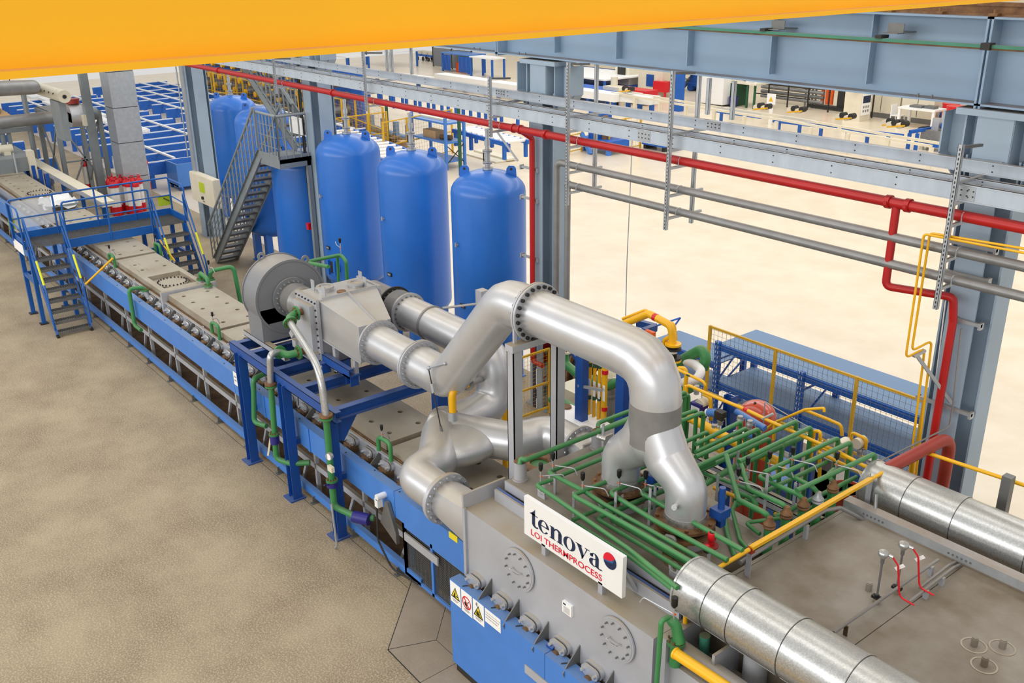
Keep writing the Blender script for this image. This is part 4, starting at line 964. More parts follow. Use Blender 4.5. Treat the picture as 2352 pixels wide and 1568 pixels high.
p = at(762, 1110, Y=5.5); gflange((-11.1, 5.5, p.z+.06), (0, 0, 1), t, .085); MB().cyl((-11.1, 5.5, p.z-.04), (-11.1, 5.5, p.z+.04), .08, n=12).bar((-11.1, 5.46, p.z), (-10.95, 5.3, p.z+.12), .02, .012).build('valve', M_['bluepaint2'], t)
MB().cyl((-10.72, 5.6, zbt-.02), (-10.5, 5.72, zbt-.02), .085, n=14).build('valve', M_['bluepaint2'], t)
p = at(759, 1046, Y=5.45); MB().cyl((p.x, 5.45, p.z), (p.x+.02, 5.41, p.z), .055, n=16).build('gauge_body', M_['zinc'], t); MB().cyl((p.x+.02, 5.409, p.z), (p.x+.021, 5.405, p.z), .047, n=16).build('gauge_face', M_['paper'], t)
p = at(761, 1076, Y=5.45); MB().box(p.x-.06, p.x+.06, 5.42, 5.47, p.z-.04, p.z+.04).build('drain_cock', M_['cream'], t)
MB().path([(-11.02, 5.42, .75), (-10.97, 5.42, .08), (-11.02, 5.42, .02)], .018, n=8, bend=.05).build('drain_tube', M_['zinc'], t)
t = thing('hose_pipe', 'braided hose and green pipe from the lower heat exchanger nozzle, with lever valve', 'pipe', (-12.75, 5.5, .6))
n2 = V((hx0+.28, HY, 2.36))
MB().cyl(n2+V((0, .08, 0)), n2-V((0, .1, 0)), .05, n=12).build('nozzle', M_['rust'], t)
gflange(n2-V((0, .06, 0)), (0, -1, 0), t, .11)
MB().path([n2-V((0, .08, 0)), (n2.x-.05, 5.85, 2.34), (n2.x-.22, 5.78, 2.36)], .06, n=14, bend=.12).build('elbow', G, t)
gflange((n2.x-.2, 5.78, 2.36), (-1, 0, 0), t, .105)
xh = at(622, 880, Y=5.55).x; zh = at(622, 880, Y=5.55).z
MB().path([(n2.x-.2, 5.78, 2.37), (xh+.02, 5.58, 2.42), (xh, 5.55, zh)], .052, n=14, bend=.22, seg=8).build('braided_hose', M_['galv'], t)
gflange((xh, 5.55, zh), (0, 0, -1), t, .095, 'rust'); gflange((xh, 5.55, zh-.04), (0, 0, -1), t, .095)
zb2 = at(650, 1066, Y=5.5).z
MB().path([(xh, 5.55, zh-.05), (xh, 5.5, zb2), (xh+.25, 5.62, zb2-.02), (xh+.45, 5.85, zb2)], .046, n=14, bend=.1).build('pipe', G, t)
p = at(640, 1018, Y=5.5); gflange((xh, 5.51, p.z+.1), (0, 0, 1), t, .085); MB().cyl((xh, 5.51, p.z-.06), (xh, 5.51, p.z+.08), .075, n=12).build('valve', M_['bluepaint2'], t)
MB().bar((xh-.06, 5.47, p.z+.02), (xh-.12, 5.42, p.z-.3), .02, .03).build('valve_lever', M_['cream'], t)
t = thing('hose_pipe', 'plain green pipe looping over the guard between the first two platform posts', 'pipe', (-13.7, 5.7, .9))
a = at(585, 868, Y=5.72); b = at(606, 990, Y=5.6)
MB().path([(a.x-.1, 6.1, a.z), (a.x, 5.7, a.z), (a.x, 5.62, b.z), (a.x+.3, 5.7, b.z+.02)], .042, n=12, bend=.09).build('pipe', G, t)
# green U pipes and vents along the furnace
t = thing('furnace_water_pipes', 'green hooked water pipes with black vents along the furnace roof', 'pipe', (-18, 6.2, 1.6))
def upipe(px, py, r=.032, sx=.28):
    p = at(px, py, Z=1.62); MB().path([(p.x, p.y, 1.56), (p.x, p.y, 1.78), (p.x+sx, p.y+.02, 1.78), (p.x+sx, p.y+.02, 1.5)], r, n=10, bend=.09).build('u_pipe', G, t)
    vent(t, (p.x+sx*.4, p.y, 1.8), (0, 1, 0), .08, .12, .12, .9)
for a in ((487, 757), (252, 597), (870, 1025), (357, 572)): upipe(*a)
p = at(335, 665, Y=6.05); c = at(302, 660, Y=5.72)
MB().path([(p.x, 6.02, p.z-.1), (p.x, 6.02, p.z+.06), (p.x-.05, 5.72, p.z+.08), (p.x-.05, 5.72, .78), (p.x+.28, 5.74, .76)], .042, n=12, bend=.09).build('cooling_pipe', G, t)
gflange((p.x, 6.02, p.z), (0, 0, 1), t, .09, n=8); MB().cyl((p.x, 6.02, p.z-.03), (p.x+.06, 6.1, p.z-.25), .055, n=12).build('nozzle', M_['wallsil'], t)
for a, b in (((468, 640), (487, 632)), ((478, 640), (533, 620))):
    q0 = at(*a, Z=1.72); q1 = at(*b, Z=1.72)
q0 = at(460, 636, Z=1.75); q1 = at(478, 650, Z=1.75)
MB().path([(q0.x, q0.y, 1.6), (q0.x, q0.y, 1.85), (q1.x, q1.y, 1.85), (q1.x, q1.y, 1.6)], .045, n=12, bend=.1).build('u_pipe', G, t)
q2 = at(483, 636, Z=1.75)
MB().path([(q2.x, q2.y, 1.6), (q2.x, q2.y, 1.88), (q2.x+.2, q2.y+.45, 1.95), (q2.x+.25, q2.y+.5, 1.0)], .045, n=12, bend=.12).build('cooling_pipe', G, t)
for q_ in (q0, q1, q2): gflange((q_.x, q_.y, 1.7), (0, 0, 1), t, .09, n=8); MB().cyl((q_.x, q_.y, 1.55), (q_.x, q_.y, 1.69), .055, n=10).build('nozzle', M_['wallsil'], t)
vent(t, (q2.x, q2.y, 1.9), (1, .5, 0), .1)
# green frame pipe behind the blower
a = at(715, 600, Y=7.7); b = at(785, 587, Y=7.7)
t = thing('green_bypass_pipe', 'green pipe rising behind the blower and bending toward the tanks', 'pipe', (-14, 7.7, 1))
MB().path([(-14.9, 7.7, 2.9), at(700, 602, Y=7.7), at(783, 585, Y=8.4), at(795, 600, Y=8.4), at(800, 690, Y=8.4)], .035, n=10, bend=.08).path([at(775, 588, Y=8.4), at(780, 690, Y=8.4)], .03, n=10).build('pipe', M_['green'], t)
vent(t, at(783, 582, Y=8.4), (-1, .2, 0), .25, .22, -.05)
# yellow gas line crossing the collector
t = thing('gas_elbow_pipe', 'yellow gas pipe with steel middle piece arching over the silver collector', 'pipe', (-9.4, 7, 2))
a = at(1040, 945, Y=6.5); p1 = at(1040, 895, Y=6.5); p2 = at(1122, 865, Y=7.7); p3 = at(1158, 862, Y=8.3); p4 = at(1158, 985, Y=8.3)
MB().path([a, V((a.x, 6.5, p1.z)), V((a.x, 6.75, p1.z+.0))], .05, n=14, bend=.12).build('pipe', M_['yellow'], t)
e0 = V((a.x, 6.75, p1.z)); e1 = V((p2.x, p2.y, p2.z))
MB().path([e0, e1], .042, n=12).build('middle_piece', M_['gpipe'], t)
for e in (e0, e1): flange(e, e1-e0, .085, .02, .025, t, 8, 'steel', 'rust', rb=.07, br=.008)
d = (e1-e0).normalized(); MB().path([e1, V((p3.x, p3.y, p3.z)), V((p3.x, p3.y, .4))], .048, n=14, bend=.12).build('pipe', M_['yellow'], t)
p = at(1158, 890, Y=8.3); MB().cyl((p3.x, p3.y, p.z-.035), (p3.x, p3.y, p.z+.035), .05, n=14).build('red_band', M_['brightred'], t)
MB().cyl(a, a-V((0, 0, .12)), .065, n=14).build('union', M_['zinc'], t)
# ================================================================== near furnace chamber
t = thing('furnace_chamber', 'silver furnace chamber in the foreground with bolted round covers and a dusty flat roof', 'furnace', (-6.4, 6.6, 0))
CH = t; Y0, ZS, ZR2 = 5.47, 2.18, 2.42
MB().box(-7.79, -4.87, Y0, 7.77, .75, ZS).build('side_wall', M_['wallsil'], t)
MB().box(-7.82, -7.79, Y0-.02, 6.06, 1.0, 2.36).box(-7.8, -7.76, Y0-.03, Y0, .8, ZS+.02).build('end_plate', M_['wallsil'], t); MB().box(-7.82, -7.79, 7.3, 7.79, 1.0, 2.36).build('end_plate', M_['wallsil'], t)
MB().box(-7.72, -4.9, 5.84, 5.87, ZS, 2.32).build('rear_upstand', M_['wallsil'], t)
MB().box(-7.72, -4.9, 5.87, 5.9, ZS, 2.325).build('blue_strip', M_['frame'], t)
MB().box(-7.66, -5.02, 5.96, 7.28, ZS, ZR2).build('roof_slab', M_['slab'], t)
MB().box(-7.66, -5.02, 5.945, 5.96, 2.3, ZR2).build('slab_edge', M_['wallsil'], t)
MB().box(-7.72, -5.02, 7.28, 7.36, ZS, 2.36).build('far_upstand', M_['wallsil'], t)
for k in range(8):
    x = -7.56+.488*k
    if x > -4.4: break
    b = inst('roller_bearing', bearing_me, t, (x, Y0, 1.36)); inst('shaft_housing', hous_me, b, (x, Y0+.06, 1.36))
    inst('gusset', gus_me, t, (x+.24, Y0, 1.36))
def cover(cx, cz, rx, nm='round_cover'):
    o = MB().cyl((cx, Y0, cz), (cx, Y0-.035, cz), rx, n=40).build(nm, M_['wallsil'], t)
    MB().ring((cx, Y0-.02, cz), (0, 1, 0), rx+.02, rx, .02, 40).build('cover_rim', M_['wallsil'], o)
    me = MB().cyl((0, 0, 0), (0, -.03, 0), .01, n=6).mesh('bolt', M_['steel'])
    for k in range(12): inst('bolt', me, o, (cx+rx*.84*math.cos(k*PI/6+.2), Y0-.035, cz+rx*.84*math.sin(k*PI/6+.2)))
    MB().path([(cx-.07, Y0-.03, cz), (cx-.07, Y0-.09, cz), (cx+.07, Y0-.09, cz), (cx+.07, Y0-.03, cz)], .008, n=6).build('cover_handle', M_['galv'], o)
p = at(1195, 1306, Y=Y0); cover(p.x, p.z, .225)
p = at(1420, 1466, Y=Y0); cover(p.x, p.z, .215)
p = at(1301, 1398, Y=Y0-.03)
o = MB().box(p.x-.065, p.x+.07, Y0-.03, Y0, p.z-.065, p.z+.065).build('nameplate', M_['paper'], t)
pr = MB()
for k in range(6): pr.box(p.x-.045, p.x+.05, Y0-.032, Y0-.03, p.z-.05+k*.013, p.z-.046+k*.013)
pr.build('nameplate_print', M_['grey_print'], o); MB().box(p.x-.05, p.x-.01, Y0-.032, Y0-.03, p.z+.035, p.z+.052).build('nameplate_mark', M_['navy'], o)
for X, Y in ((at(1227, 1150, Z=ZR2).x, 6.03), (at(1532, 1335, Z=ZR2).x, 6.05)):
    MB().ring((X, Y, ZR2+.11), (0, 1, 0), .07, .035, .018, 18).box(X-.06, X+.06, Y-.009, Y+.009, ZR2, ZR2+.06).build('lifting_lug', M_['wallsil'], t)
for px, py, yy in ((1195, 1100, 0), (1372, 1028, 0)):
    p = at(px, py, Z=ZR2)
    o = MB().cyl((p.x, p.y, ZR2), (p.x, p.y, ZR2+.23), .075, n=20).cyl((p.x, p.y, ZR2), (p.x, p.y, ZR2+.02), .09, n=20).build('burner_stub', M_['wallsil'], t)
    MB().cyl((p.x, p.y, ZR2+.23), (p.x, p.y, ZR2+.29), .025, n=10).cyl((p.x, p.y, ZR2+.225), (p.x, p.y, ZR2+.235), .072, n=16).build('stub_cap', M_['rust'], o)
p = at(1546, 1292, Z=ZR2)
o = MB().cyl((p.x, p.y, ZR2), (p.x, p.y, ZR2+.1), .09, n=16).cyl((p.x, p.y, ZR2+.1), (p.x, p.y, ZR2+.115), .11, n=16).cyl((p.x, p.y, ZR2+.1), (p.x, p.y, ZR2+.24), .03, n=10).build('burner_stub', M_['brown'], t)
p = at(1215, 1045, Z=2.1); MB().cyl((-8.0, 6.75, 1.6), (-8.0, 6.75, 2.2), .16, n=20).build('green_nozzle', M_['green'], t)
MB().ring((-8.0, 6.75, 2.22), (0, 0, 1), .24, .12, .03, 24).build('nozzle_flange', M_['rust'], t)
MB().cyl((-7.98, 6.12, 2.05), (-7.98, 6.3, 2.05), .1, n=16).build('side_nozzle', M_['green'], t)

# blue guard panel with warning sheets
t = thing('warning_guard', 'tall light-blue guard panel with four white warning sheets in the foreground', 'guard', (-6, 5.33, 0))
GX0 = -7.85; jx = at(1251, 1497, Y=5.26).x
MB().box(GX0, jx-.004, 5.26, 5.41, .12, 1.3).build('panel', M_['beam'], t); MB().box(jx+.004, -3.5, 5.26, 5.41, .12, 1.3).build('panel', M_['beam'], t)
MB().box(GX0+.05, -3.5, 5.28, 5.4, 0, .12).build('plinth', M_['dark'], t)
p = at(1205, 1530, Y=5.25); MB().box(p.x, p.x+.5, 5.25, 5.262, p.z-.08, p.z+.03).build('pull_strip', M_['wallsil'], t)
hm = MB().path([(-.03, 0, 0), (-.01, .03, .006), (.0, .05, 0), (.03, .09, .004)], .006, n=5).mesh('lid_catch', M_['dark'])
for px, py in ((1072, 1346), (1138, 1396), (1195, 1438), (1300, 1524)):
    p = at(px, py, Z=1.3); inst('lid_catch', hm, t, (p.x, p.y-.04, 1.303))
p = at(1266, 1484, Z=1.32); MB().cyl((p.x-.05, p.y, 1.32), (p.x+.05, p.y, 1.32), .03, n=10).build('latch', M_['frame'], t)
q = zq((1000, 1280), 7.84); YS = 5.256
def wsheet(x0, x1, ytop, ybot, nm, pic=None):
    a = q(x0, ytop, Y=YS); b = q(x1, ytop+(x1-x0)*.79, Y=YS); c = q(x0, ybot, Y=YS)
    X0_, X1_, z1, z0 = a.x, b.x, min(a.z, 1.29), c.z
    o = MB().box(X0_+.004, X1_-.004, YS-.003, YS+.002, z0, z1).build(nm, M_['paper'], t)
    w = X1_-X0_; cx = (X0_+X1_)/2; cz = z1-(z1-z0)*.42; y = YS-.0035
    if pic == 'tri':
        h = w*.42
        def tri(k): return [(cx-h*k, y, cz-h*.75*k-.02), (cx+h*k, y, cz-h*.75*k-.02), (cx, y, cz+h*1.0*k-.02)]
        MB().prism(tri(1), (0, -.001, 0)).build('triangle_border', M_['black'], o)
        MB().prism([p+V((0, -.0012, .0)) for p in map(V, tri(.74))], (0, -.001, 0)).build('triangle_field', M_['yellow_print'], o)
        m = MB(); rnd = random.Random(int(cx*1000))
        if int(x0) < 300: m.cyl((cx-.015, y-.0025, cz-.06), (cx-.015, y-.0035, cz-.06), .022, n=10).prism([(cx-.03, y-.0025, cz-.04), (cx, y-.0025, cz-.04), (cx+.01, y-.0025, cz+.03)], (0, -.001, 0)).box(cx+.012, cx+.05, y-.0035, y-.0025, cz-.05, cz-.035)
        else:
            for k in range(9):
                a_ = k*PI/10+.15; m.bar((cx+.012*math.cos(a_), y-.003, cz-.07+.012*math.sin(a_)), (cx+.055*math.cos(a_), y-.003, cz-.07+.075*math.sin(a_)), .004, .006)
        m.build('pictogram', M_['black'], o)
    if pic == 'ban':
        m = MB().cyl((cx-.015, y-.0005, cz-.035), (cx-.015, y-.0015, cz-.035), .03, n=12).bar((cx-.02, y-.001, cz-.02), (cx+.015, y-.001, cz-.09), .004, .012).bar((cx+.02, y-.001, cz-.01), (cx+.04, y-.001, cz+.02), .004, .012)
        m.build('pictogram', M_['black'], o)
        MB().ring((cx, y-.0015, cz-.015), (0, 1, 0), w*.4, w*.33, .002, 32).bar((cx-w*.26, y-.002, cz+.05), (cx+w*.26, y-.002, cz-.08), .003, .014).build('ban_ring', M_['brightred'], o)
    tx_ = MB()
    if pic:
        for k in range(2): tx_.box(cx-w*.28+.01*k, cx+w*.28-.02*k, y-.001, y, z0+.05-.018*k, z0+.058-.018*k)
    else:
        for k, zz in enumerate((.22, .4, .6)):
            for j in range(10-k): tx_.box(X0_+.02+j*.027, X0_+.038+j*.027, y-.001, y, z1-(z1-z0)*zz-.01+(.004 if k == 0 else 0), z1-(z1-z0)*zz)
    tx_.build('print_lines', M_['grey_print'], o)
wsheet(262, 452, 380, 748, 'warning_sheet', 'tri'); wsheet(462, 660, 540, 925, 'warning_sheet', 'ban')
wsheet(670, 876, 695, 1080, 'warning_sheet', 'tri'); wsheet(888, 1178, 860, 1130, 'warning_sheet')

# ------------------------------------------------------------------ name board
t = thing('name_board', 'white name board with navy serif lettering, red sub-line and a red and blue ball', 'sign', (-6.1, 5.58, 2.18))
SY = 5.56; SX0, SX1 = at(1204, 1180, Y=SY).x, at(1429.5, 1330, Y=SY).x
SZ1, SZ0 = at(1204, 1138, Y=SY).z, at(1204, 1224, Y=SY).z
MB().box(SX0, SX1, SY, SY+.05, SZ0, SZ1).build('board', M_['white'], t)
for px in (1248, 1378):
    x = at(px, 1270 if px < 1300 else 1362, Y=SY).x; MB().box(x-.03, x+.03, SY+.0, SY+.05, ZS, SZ0+.02).build('foot', M_['wallsil'], t)
MB().bar((SX1-.08, SY+.05, 2.6), (SX1-.08, 5.84, ZS+.03), .05, .03).bar((SX0+.1, SY+.05, 2.6), (SX0+.1, 5.84, ZS+.03), .05, .03).build('back_stay', M_['wallsil'], t)
def arc(cx, cy, rx, ry, a0, a1, n): return [(cx+rx*math.cos(math.radians(a0+(a1-a0)*k/n)), cy+ry*math.sin(math.radians(a0+(a1-a0)*k/n))) for k in range(n+1)]
def band(o, i): return [(o[k], o[k+1], i[k+1], i[k]) for k in range(len(o)-1)]
def rect(x0, x1, y0, y1): return [((x0, y0), (x1, y0), (x1, y1), (x0, y1))]
def g_o():
    return band(arc(.46, .5, .46, .53, 0, 360, 40), arc(.46, .5, .215, .485, 0, 360, 40)), .96
def g_e():
    q_ = band(arc(.44, .5, .44, .53, 8, 325, 36), arc(.47, .5, .215, .475, 8, 325, 36))
    q_ += rect(.2, .86, .5, .57)+[((.69, .5), (.875, .5), (.875, .58), (.69, .58))]
    return q_, .94
def g_n():
    q_ = rect(.1, .36, 0, .98)+rect(0, .46, 0, .055)+[((0, .94), (.1, .94), (.36, 1.03), (0, .99))]
    q_ += rect(.68, .94, 0, .72)+rect(.58, 1.04, 0, .055)
    q_ += band(arc(.62, .7, .32, .34, 0, 130, 12), arc(.55, .68, .15, .25, 0, 150, 12))+[((.36, .72), (.44, .84), (.42, .96), (.36, .86))]
    return q_, 1.08
def g_v():
    q_ = [((.06, 1), (.36, 1), (.6, .28), (.48, -.02)), ((.48, -.02), (.6, .28), (.87, 1), (.8, 1)), ((.42, -.02), (.5, -.02), (.6, .28), (.5, .3))]
    q_ += rect(-.02, .46, .95, 1)+rect(.66, 1.0, .95, 1)
    return q_, .98
def g_a():
    q_ = rect(.46, .7, .12, .72)+band(arc(.4, .7, .3, .33, 0, 160, 14), arc(.36, .7, .1, .28, 0, 160, 14))
    q_ += band(arc(.17, .78, .12, .12, 0, 360, 14), arc(.17, .78, .0, .0, 0, 360, 14))
    q_ += band(arc(.32, .27, .31, .3, 75, 330, 20), arc(.38, .28, .13, .25, 75, 330, 20))
    q_ += [((.36, .5), (.46, .56), (.46, .64), (.34, .56))]
    q_ += band(arc(.74, .14, .28, .17, 180, 330, 10), arc(.78, .14, .08, .1, 180, 330, 10))
    return q_, 1.0
def g_t():
    q_ = rect(.16, .4, .22, 1.1)+[((.16, 1.0), (.4, 1.0), (.4, 1.5), (.34, 1.36)), ((0, .98), (.16, .98), (.34, 1.36), (.12, 1.1))]
    q_ += rect(-.02, .62, .95, 1.0)+band(arc(.45, .24, .29, .28, 180, 320, 12), arc(.52, .24, .12, .16, 180, 320, 12))
    return q_, .66
tx0 = at(1218, 1190, Y=SY).x; tx1 = at(1385, 1300, Y=SY).x
zbase = at(1233, 1208, Y=SY).z; xh_ = (at(1286, 1180+56, Y=SY).z-zbase)
zbase = (at(1232, 1213, Y=SY).z+at(1375, 1306, Y=SY).z)/2
glyphs = [g_t, g_e, g_n, g_o, g_v, g_a]; tot = sum(gf()[1] for gf in glyphs)
sc = (tx1-tx0)/tot; hh = .142; cx = tx0
for gf, nm in zip(glyphs, ('letter_t', 'letter_e', 'letter_n', 'letter_o', 'letter_v', 'letter_a')):
    qs, adv = gf(); mb = MB()
    for qd in qs:
        pts = [V((cx+x*sc, SY-.0005, zbase+y*hh)) for x, y in qd]
        if len({tuple(round(c, 6) for c in p) for p in pts}) < 3: continue
        mb.prism(pts, (0, -.0025, 0))
    mb.build(nm, M_['navy'], t); cx += adv*sc
def text_mesh(body, width, height, loc, material, parent, name):
    cu = bpy.data.curves.new('text', 'FONT'); cu.body = body; cu.offset = .012; cu.resolution_u = 3
    o = bpy.data.objects.new('text', cu); COL.objects.link(o)
    dg = bpy.context.evaluated_depsgraph_get(); me = bpy.data.meshes.new_from_object(o.evaluated_get(dg)); bpy.data.objects.remove(o)
    xs = [v.co.x for v in me.vertices]; ys = [v.co.y for v in me.vertices]
    sx = width/(max(xs)-min(xs)); sy = height/(max(ys)-min(ys)); mx, my = min(xs), min(ys)
    for v in me.vertices: v.co = V(((v.co.x-mx)*sx, 0, (v.co.y-my)*sy))
    me.materials.clear(); me.materials.append(material)
    r = bpy.data.objects.new(name, me); COL.objects.link(r); r.parent = parent; r.location = V(loc)-base(parent)
    return r
lx0 = at(1220, 1225, Y=SY).x; lx1 = at(1383, 1325, Y=SY).x
lz = (at(1222, 1229, Y=SY).z+at(1375, 1330, Y=SY).z)/2
text_mesh('LOI THERMPROCESS', lx1-lx0, .072, (lx0, SY-.003, lz), M_['red_print'], t, 'sub_line')
p = at(1401, 1288, Y=SY); bx_, bz_ = p.x, p.z; R_ = .088
yy = SY-.0005
ball = MB()
for qd in band(arc(bx_, bz_, R_, R_, 0, 360, 36), [(bx_, bz_)]*37): ball.prism([V((x, yy, z)) for x, z in qd[:3]], (0, -.002, 0))
ball.build('ball_emblem', M_['cyan'], t)
cap_ = [V((x, yy-.002, z)) for x, z in arc(bx_, bz_, R_, R_, 40, 190, 18)]+[V((bx_-R_*.3, yy-.002, bz_-R_*.05)), V((bx_+R_*.25, yy-.002, bz_+R_*.1))]
MB().prism(cap_, (0, -.001, 0)).build('emblem_cap', M_['red_print'], t)
lo_ = [V((x, yy-.002, z)) for x, z in arc(bx_, bz_, R_, R_, 200, 400, 24)]+[V((bx_+R_*.45, yy-.002, bz_-R_*.1)), V((bx_-R_*.2, yy-.002, bz_-R_*.25))]
MB().prism(lo_, (0, -.001, 0)).build('emblem_lower', M_['navy'], t)  # navy print on the lower part of the ball

# ------------------------------------------------------------------ green water pipe manifold over the chamber roof
t = thing('water_manifold', 'green water pipe loops on silver posts all over the chamber roof', 'pipe', (-6.3, 6.6, 2.42))
def gp(pts, z, r=.026, bend=.05, nm='loop_pipe', parent=None):
    return MB().path([at(*p, Z=(p[2] if len(p) > 2 else z)) if False else at(p[0], p[1], Z=(p[2] if len(p) > 2 else z)) for p in pts], r, n=10, bend=bend).build(nm, M_['green'], parent or t)
Zp = 2.72
gp([(1194, 1066, 2.66), (1196, 1052), (1207, 1056), (1395, 983), (1450, 961), (1560, 915)], Zp, .03)
gp([(1374, 992, 2.66), (1374, 972), (1384, 967), (1450, 942), (1540, 905)], Zp, .026)
gp([(1384, 985), (1450, 957), (1540, 920)], Zp, .024)
gp([(1397, 1026), (1259, 1084), (1346, 1130), (1389, 1159), (1606, 1282)], Zp, .027)
gp([(1268, 1101), (1231.5, 1113), (1312, 1169), (1442, 1284-25), (1556, 1350)], 2.7, .025)
gp([(1281, 1094), (1400, 1046), (1440, 1030)], 2.7, .026)
gp([(1500, 1063), (1315, 1137), (1430, 1199), (1600, 1297)], 2.74, .026)
gp([(1560, 1064), (1401, 1131), (1500, 1193), (1671, 1286)], 2.74, .026)
gp([(1640, 1060), (1471, 1130), (1590, 1198), (1706, 1263)], 2.74, .027)
gp([(1540, 1118), (1371, 1190), (1470, 1249), (1578, 1314)], 2.62, .025)
gp([(1560, 1090), (1315, 1194)], 2.58, .024); gp([(1530, 1125), (1405, 1178)], 2.58, .024); gp([(1600, 1120), (1480, 1172)], 2.58, .024)
gp([(1404, 1193), (1520, 1260), (1640, 1330)], 2.56, .022)
gp([(1320, 1200), (1450, 1280), (1560, 1365)], 2.5, .022)
p = at(1512, 1232, Z=2.66); e = at(1546, 1290, Z=ZR2)
MB().path([at(1531, 1231, Z=2.66), V((e.x, e.y, 2.69)), V((e.x, e.y, 2.62))], .026, n=10, bend=.06).build('elbow', M_['gpipe'], t)
# long cross pipes to the right with drop legs
def drop(a, b, zend, z=2.78, r=.027): 
    A = at(*a, Z=z); B = at(*b, Z=z)
    MB().path([A, B, V((B.x, B.y, zend))], r, n=10, bend=.06).build('cross_pipe', M_['green'], t)
for a, b, ze, z in (((1598, 1020), (1702, 968), 1.7, 2.8), ((1598, 1038), (1715, 982), 1.7, 2.74), ((1598, 1049), (1743, 984), 1.6, 2.82),
                    ((1590, 1076), (1830, 966), 1.6, 2.82), ((1600, 1084), (1768, 1006), 1.9, 2.7), ((1697, 1060), (1863, 980), 1.5, 2.82), ((1706, 1066), (1797, 1021), 1.8, 2.72),
                    ((1755, 1085), (1926, 1005), 1.6, 2.82), ((1770, 1100), (1955, 1015), 1.5, 2.82), ((1830, 1126), (2010, 1041), 1.5, 2.82),
                    ((1560, 906), (1574, 899), 1.9, 2.82), ((1562, 914), (1582, 905), 1.9, 2.76), ((1564, 954), (1600, 941), 1.8, 2.8), ((1564, 967), (1616, 946), 1.8, 2.8), ((1569, 1016), (1626, 991), 1.9, 2.66)):
    drop(a, b, ze, z)
gp([(1778, 1188), (1906, 1126), (1967, 1095)], 2.5, .026); gp([(1690, 1160), (1800, 1108), (1900, 1060)], 2.5, .026); gp([(1850, 1172), (1990, 1105)], 2.45, .024)
gp([(1607, 1118), (1690, 1070), (1850, 1000)], 2.6, .036); gp([(1585, 1075), (1700, 1116), (1780, 1150)], 2.64, .022)
gp([(1668, 1045, 2.86), (1697, 1148, 2.74), (1758, 1178, 2.74), (1767, 1190, 2.66)], 2.74, .03)
gp([(1699, 1055, 2.8), (1720, 1123, 2.74), (1799, 1158, 2.74), (1806, 1168, 2.68)], 2.74, .028)
gp([(1765, 1080, 2.74), (1743, 1096, 2.74), (1836, 1136, 2.74), (1845, 1148, 2.68)], 2.74, .027)
gp([(1805, 1086, 2.74), (1868, 1119, 2.74), (1877, 1130, 2.68)], 2.74, .027)
gp([(1915, 1078, 2.74), (1901, 1090, 2.74), (1912, 1104, 2.7)], 2.74, .026)
gp([(1665, 1140, 2.5), (1655, 1150, 2.5), (1672, 1230, 2.46), (1688, 1278, 2.44)], 2.5, .026); gp([(1690, 1152, 2.55), (1682, 1172, 2.5), (1700, 1240, 2.46), (1720, 1262, 2.44)], 2.5, .022)
gp([(1700, 1132, 2.66), (1726, 1142, 2.66), (1737, 1158, 2.6), (1735, 1172, 2.5)], 2.6, .028); gp([(1790, 1190, 2.5), (1712, 1200, 2.5), (1745, 1226, 2.5)], 2.5, .022)
# risers with collars in front of the grey chamber
for px, py in ((1767, 1208), (1806, 1184), (1845, 1164), (1878, 1150), (1913, 1124)):
    p = at(px, py, X=-4.97)
    o = MB().cyl((p.x, p.y, 1.6), (p.x, p.y, p.z), .05, n=14).build('riser', M_['green'], t)
    MB().lathe((p.x, p.y, p.z-.02), (0, 0, 1), [(.058, 0), (.066, .015), (.056, .03), (.066, .05), (.05, .07), (.034, .1), (.03, .13)], 14).build('rotary_union', M_['rust'] if px != 1878 else M_['zinc'], o)
    MB().cyl((p.x-.02, p.y-.14, 2.2), (p.x-.02, p.y, 2.2), .05, n=12).build('riser_nozzle', M_['dark'], o)
# silver angle posts
def post(px, pb, pt, zb=ZR2, w=.035):
    g_ = at(px, pb, Z=zb); z1 = zup(px, pt, g_.x, g_.y)
    MB().box(g_.x-w/2, g_.x+w/2, g_.y-.004, g_.y+.004, zb, z1).box(g_.x-w/2, g_.x-w/2+.006, g_.y, g_.y+w, zb, z1).build('angle_post', M_['wallsil'], t)
for a in ((1274, 1134, 1082), (1262, 1112, 1088), (1317, 1192, 1130), (1412, 1206, 1130), (1490, 1206, 1120), (1427, 1196, 1138), (1501, 1200, 1118), (1754, 1184, 1090), (1821, 1172, 1108), (1383, 1068, 976), (1690, 1105, 1035), (1718, 1098, 1048), (1560, 1210, 1140), (1645, 1150, 1090)): post(*a)
o = MB().chan((-7.2, 8.15, 2.3), (-4.95, 8.15, 2.3), .06, .1, .008, -1).chan((-7.2, 7.85, 2.42), (-4.95, 7.85, 2.42), .06, .08, .008, -1).build('bearer_channel', M_['wallsil'], t)
# vents
for px, py, z, d in ((1242, 1106, 2.72, (.6, 1, 0)), (1270, 1081, 2.72, (.9, .6, 0)), (1338, 1128, 2.74, (.9, .6, 0)), (1421, 1122, 2.74, (1, .4, 0)), (1482, 1125, 2.74, (1, .5, 0)), (1715, 1092, 2.76, (1, .5, 0)), (1694, 1118, 2.74, (1, .4, 0)), (1765, 1078, 2.76, (1, .3, 0)), (1818, 1068, 2.78, (1, .4, 0)), (1919, 1080, 2.78, (1, .3, 0))):
    vent(t, at(px, py, Z=z), d, .24, .14, .08)
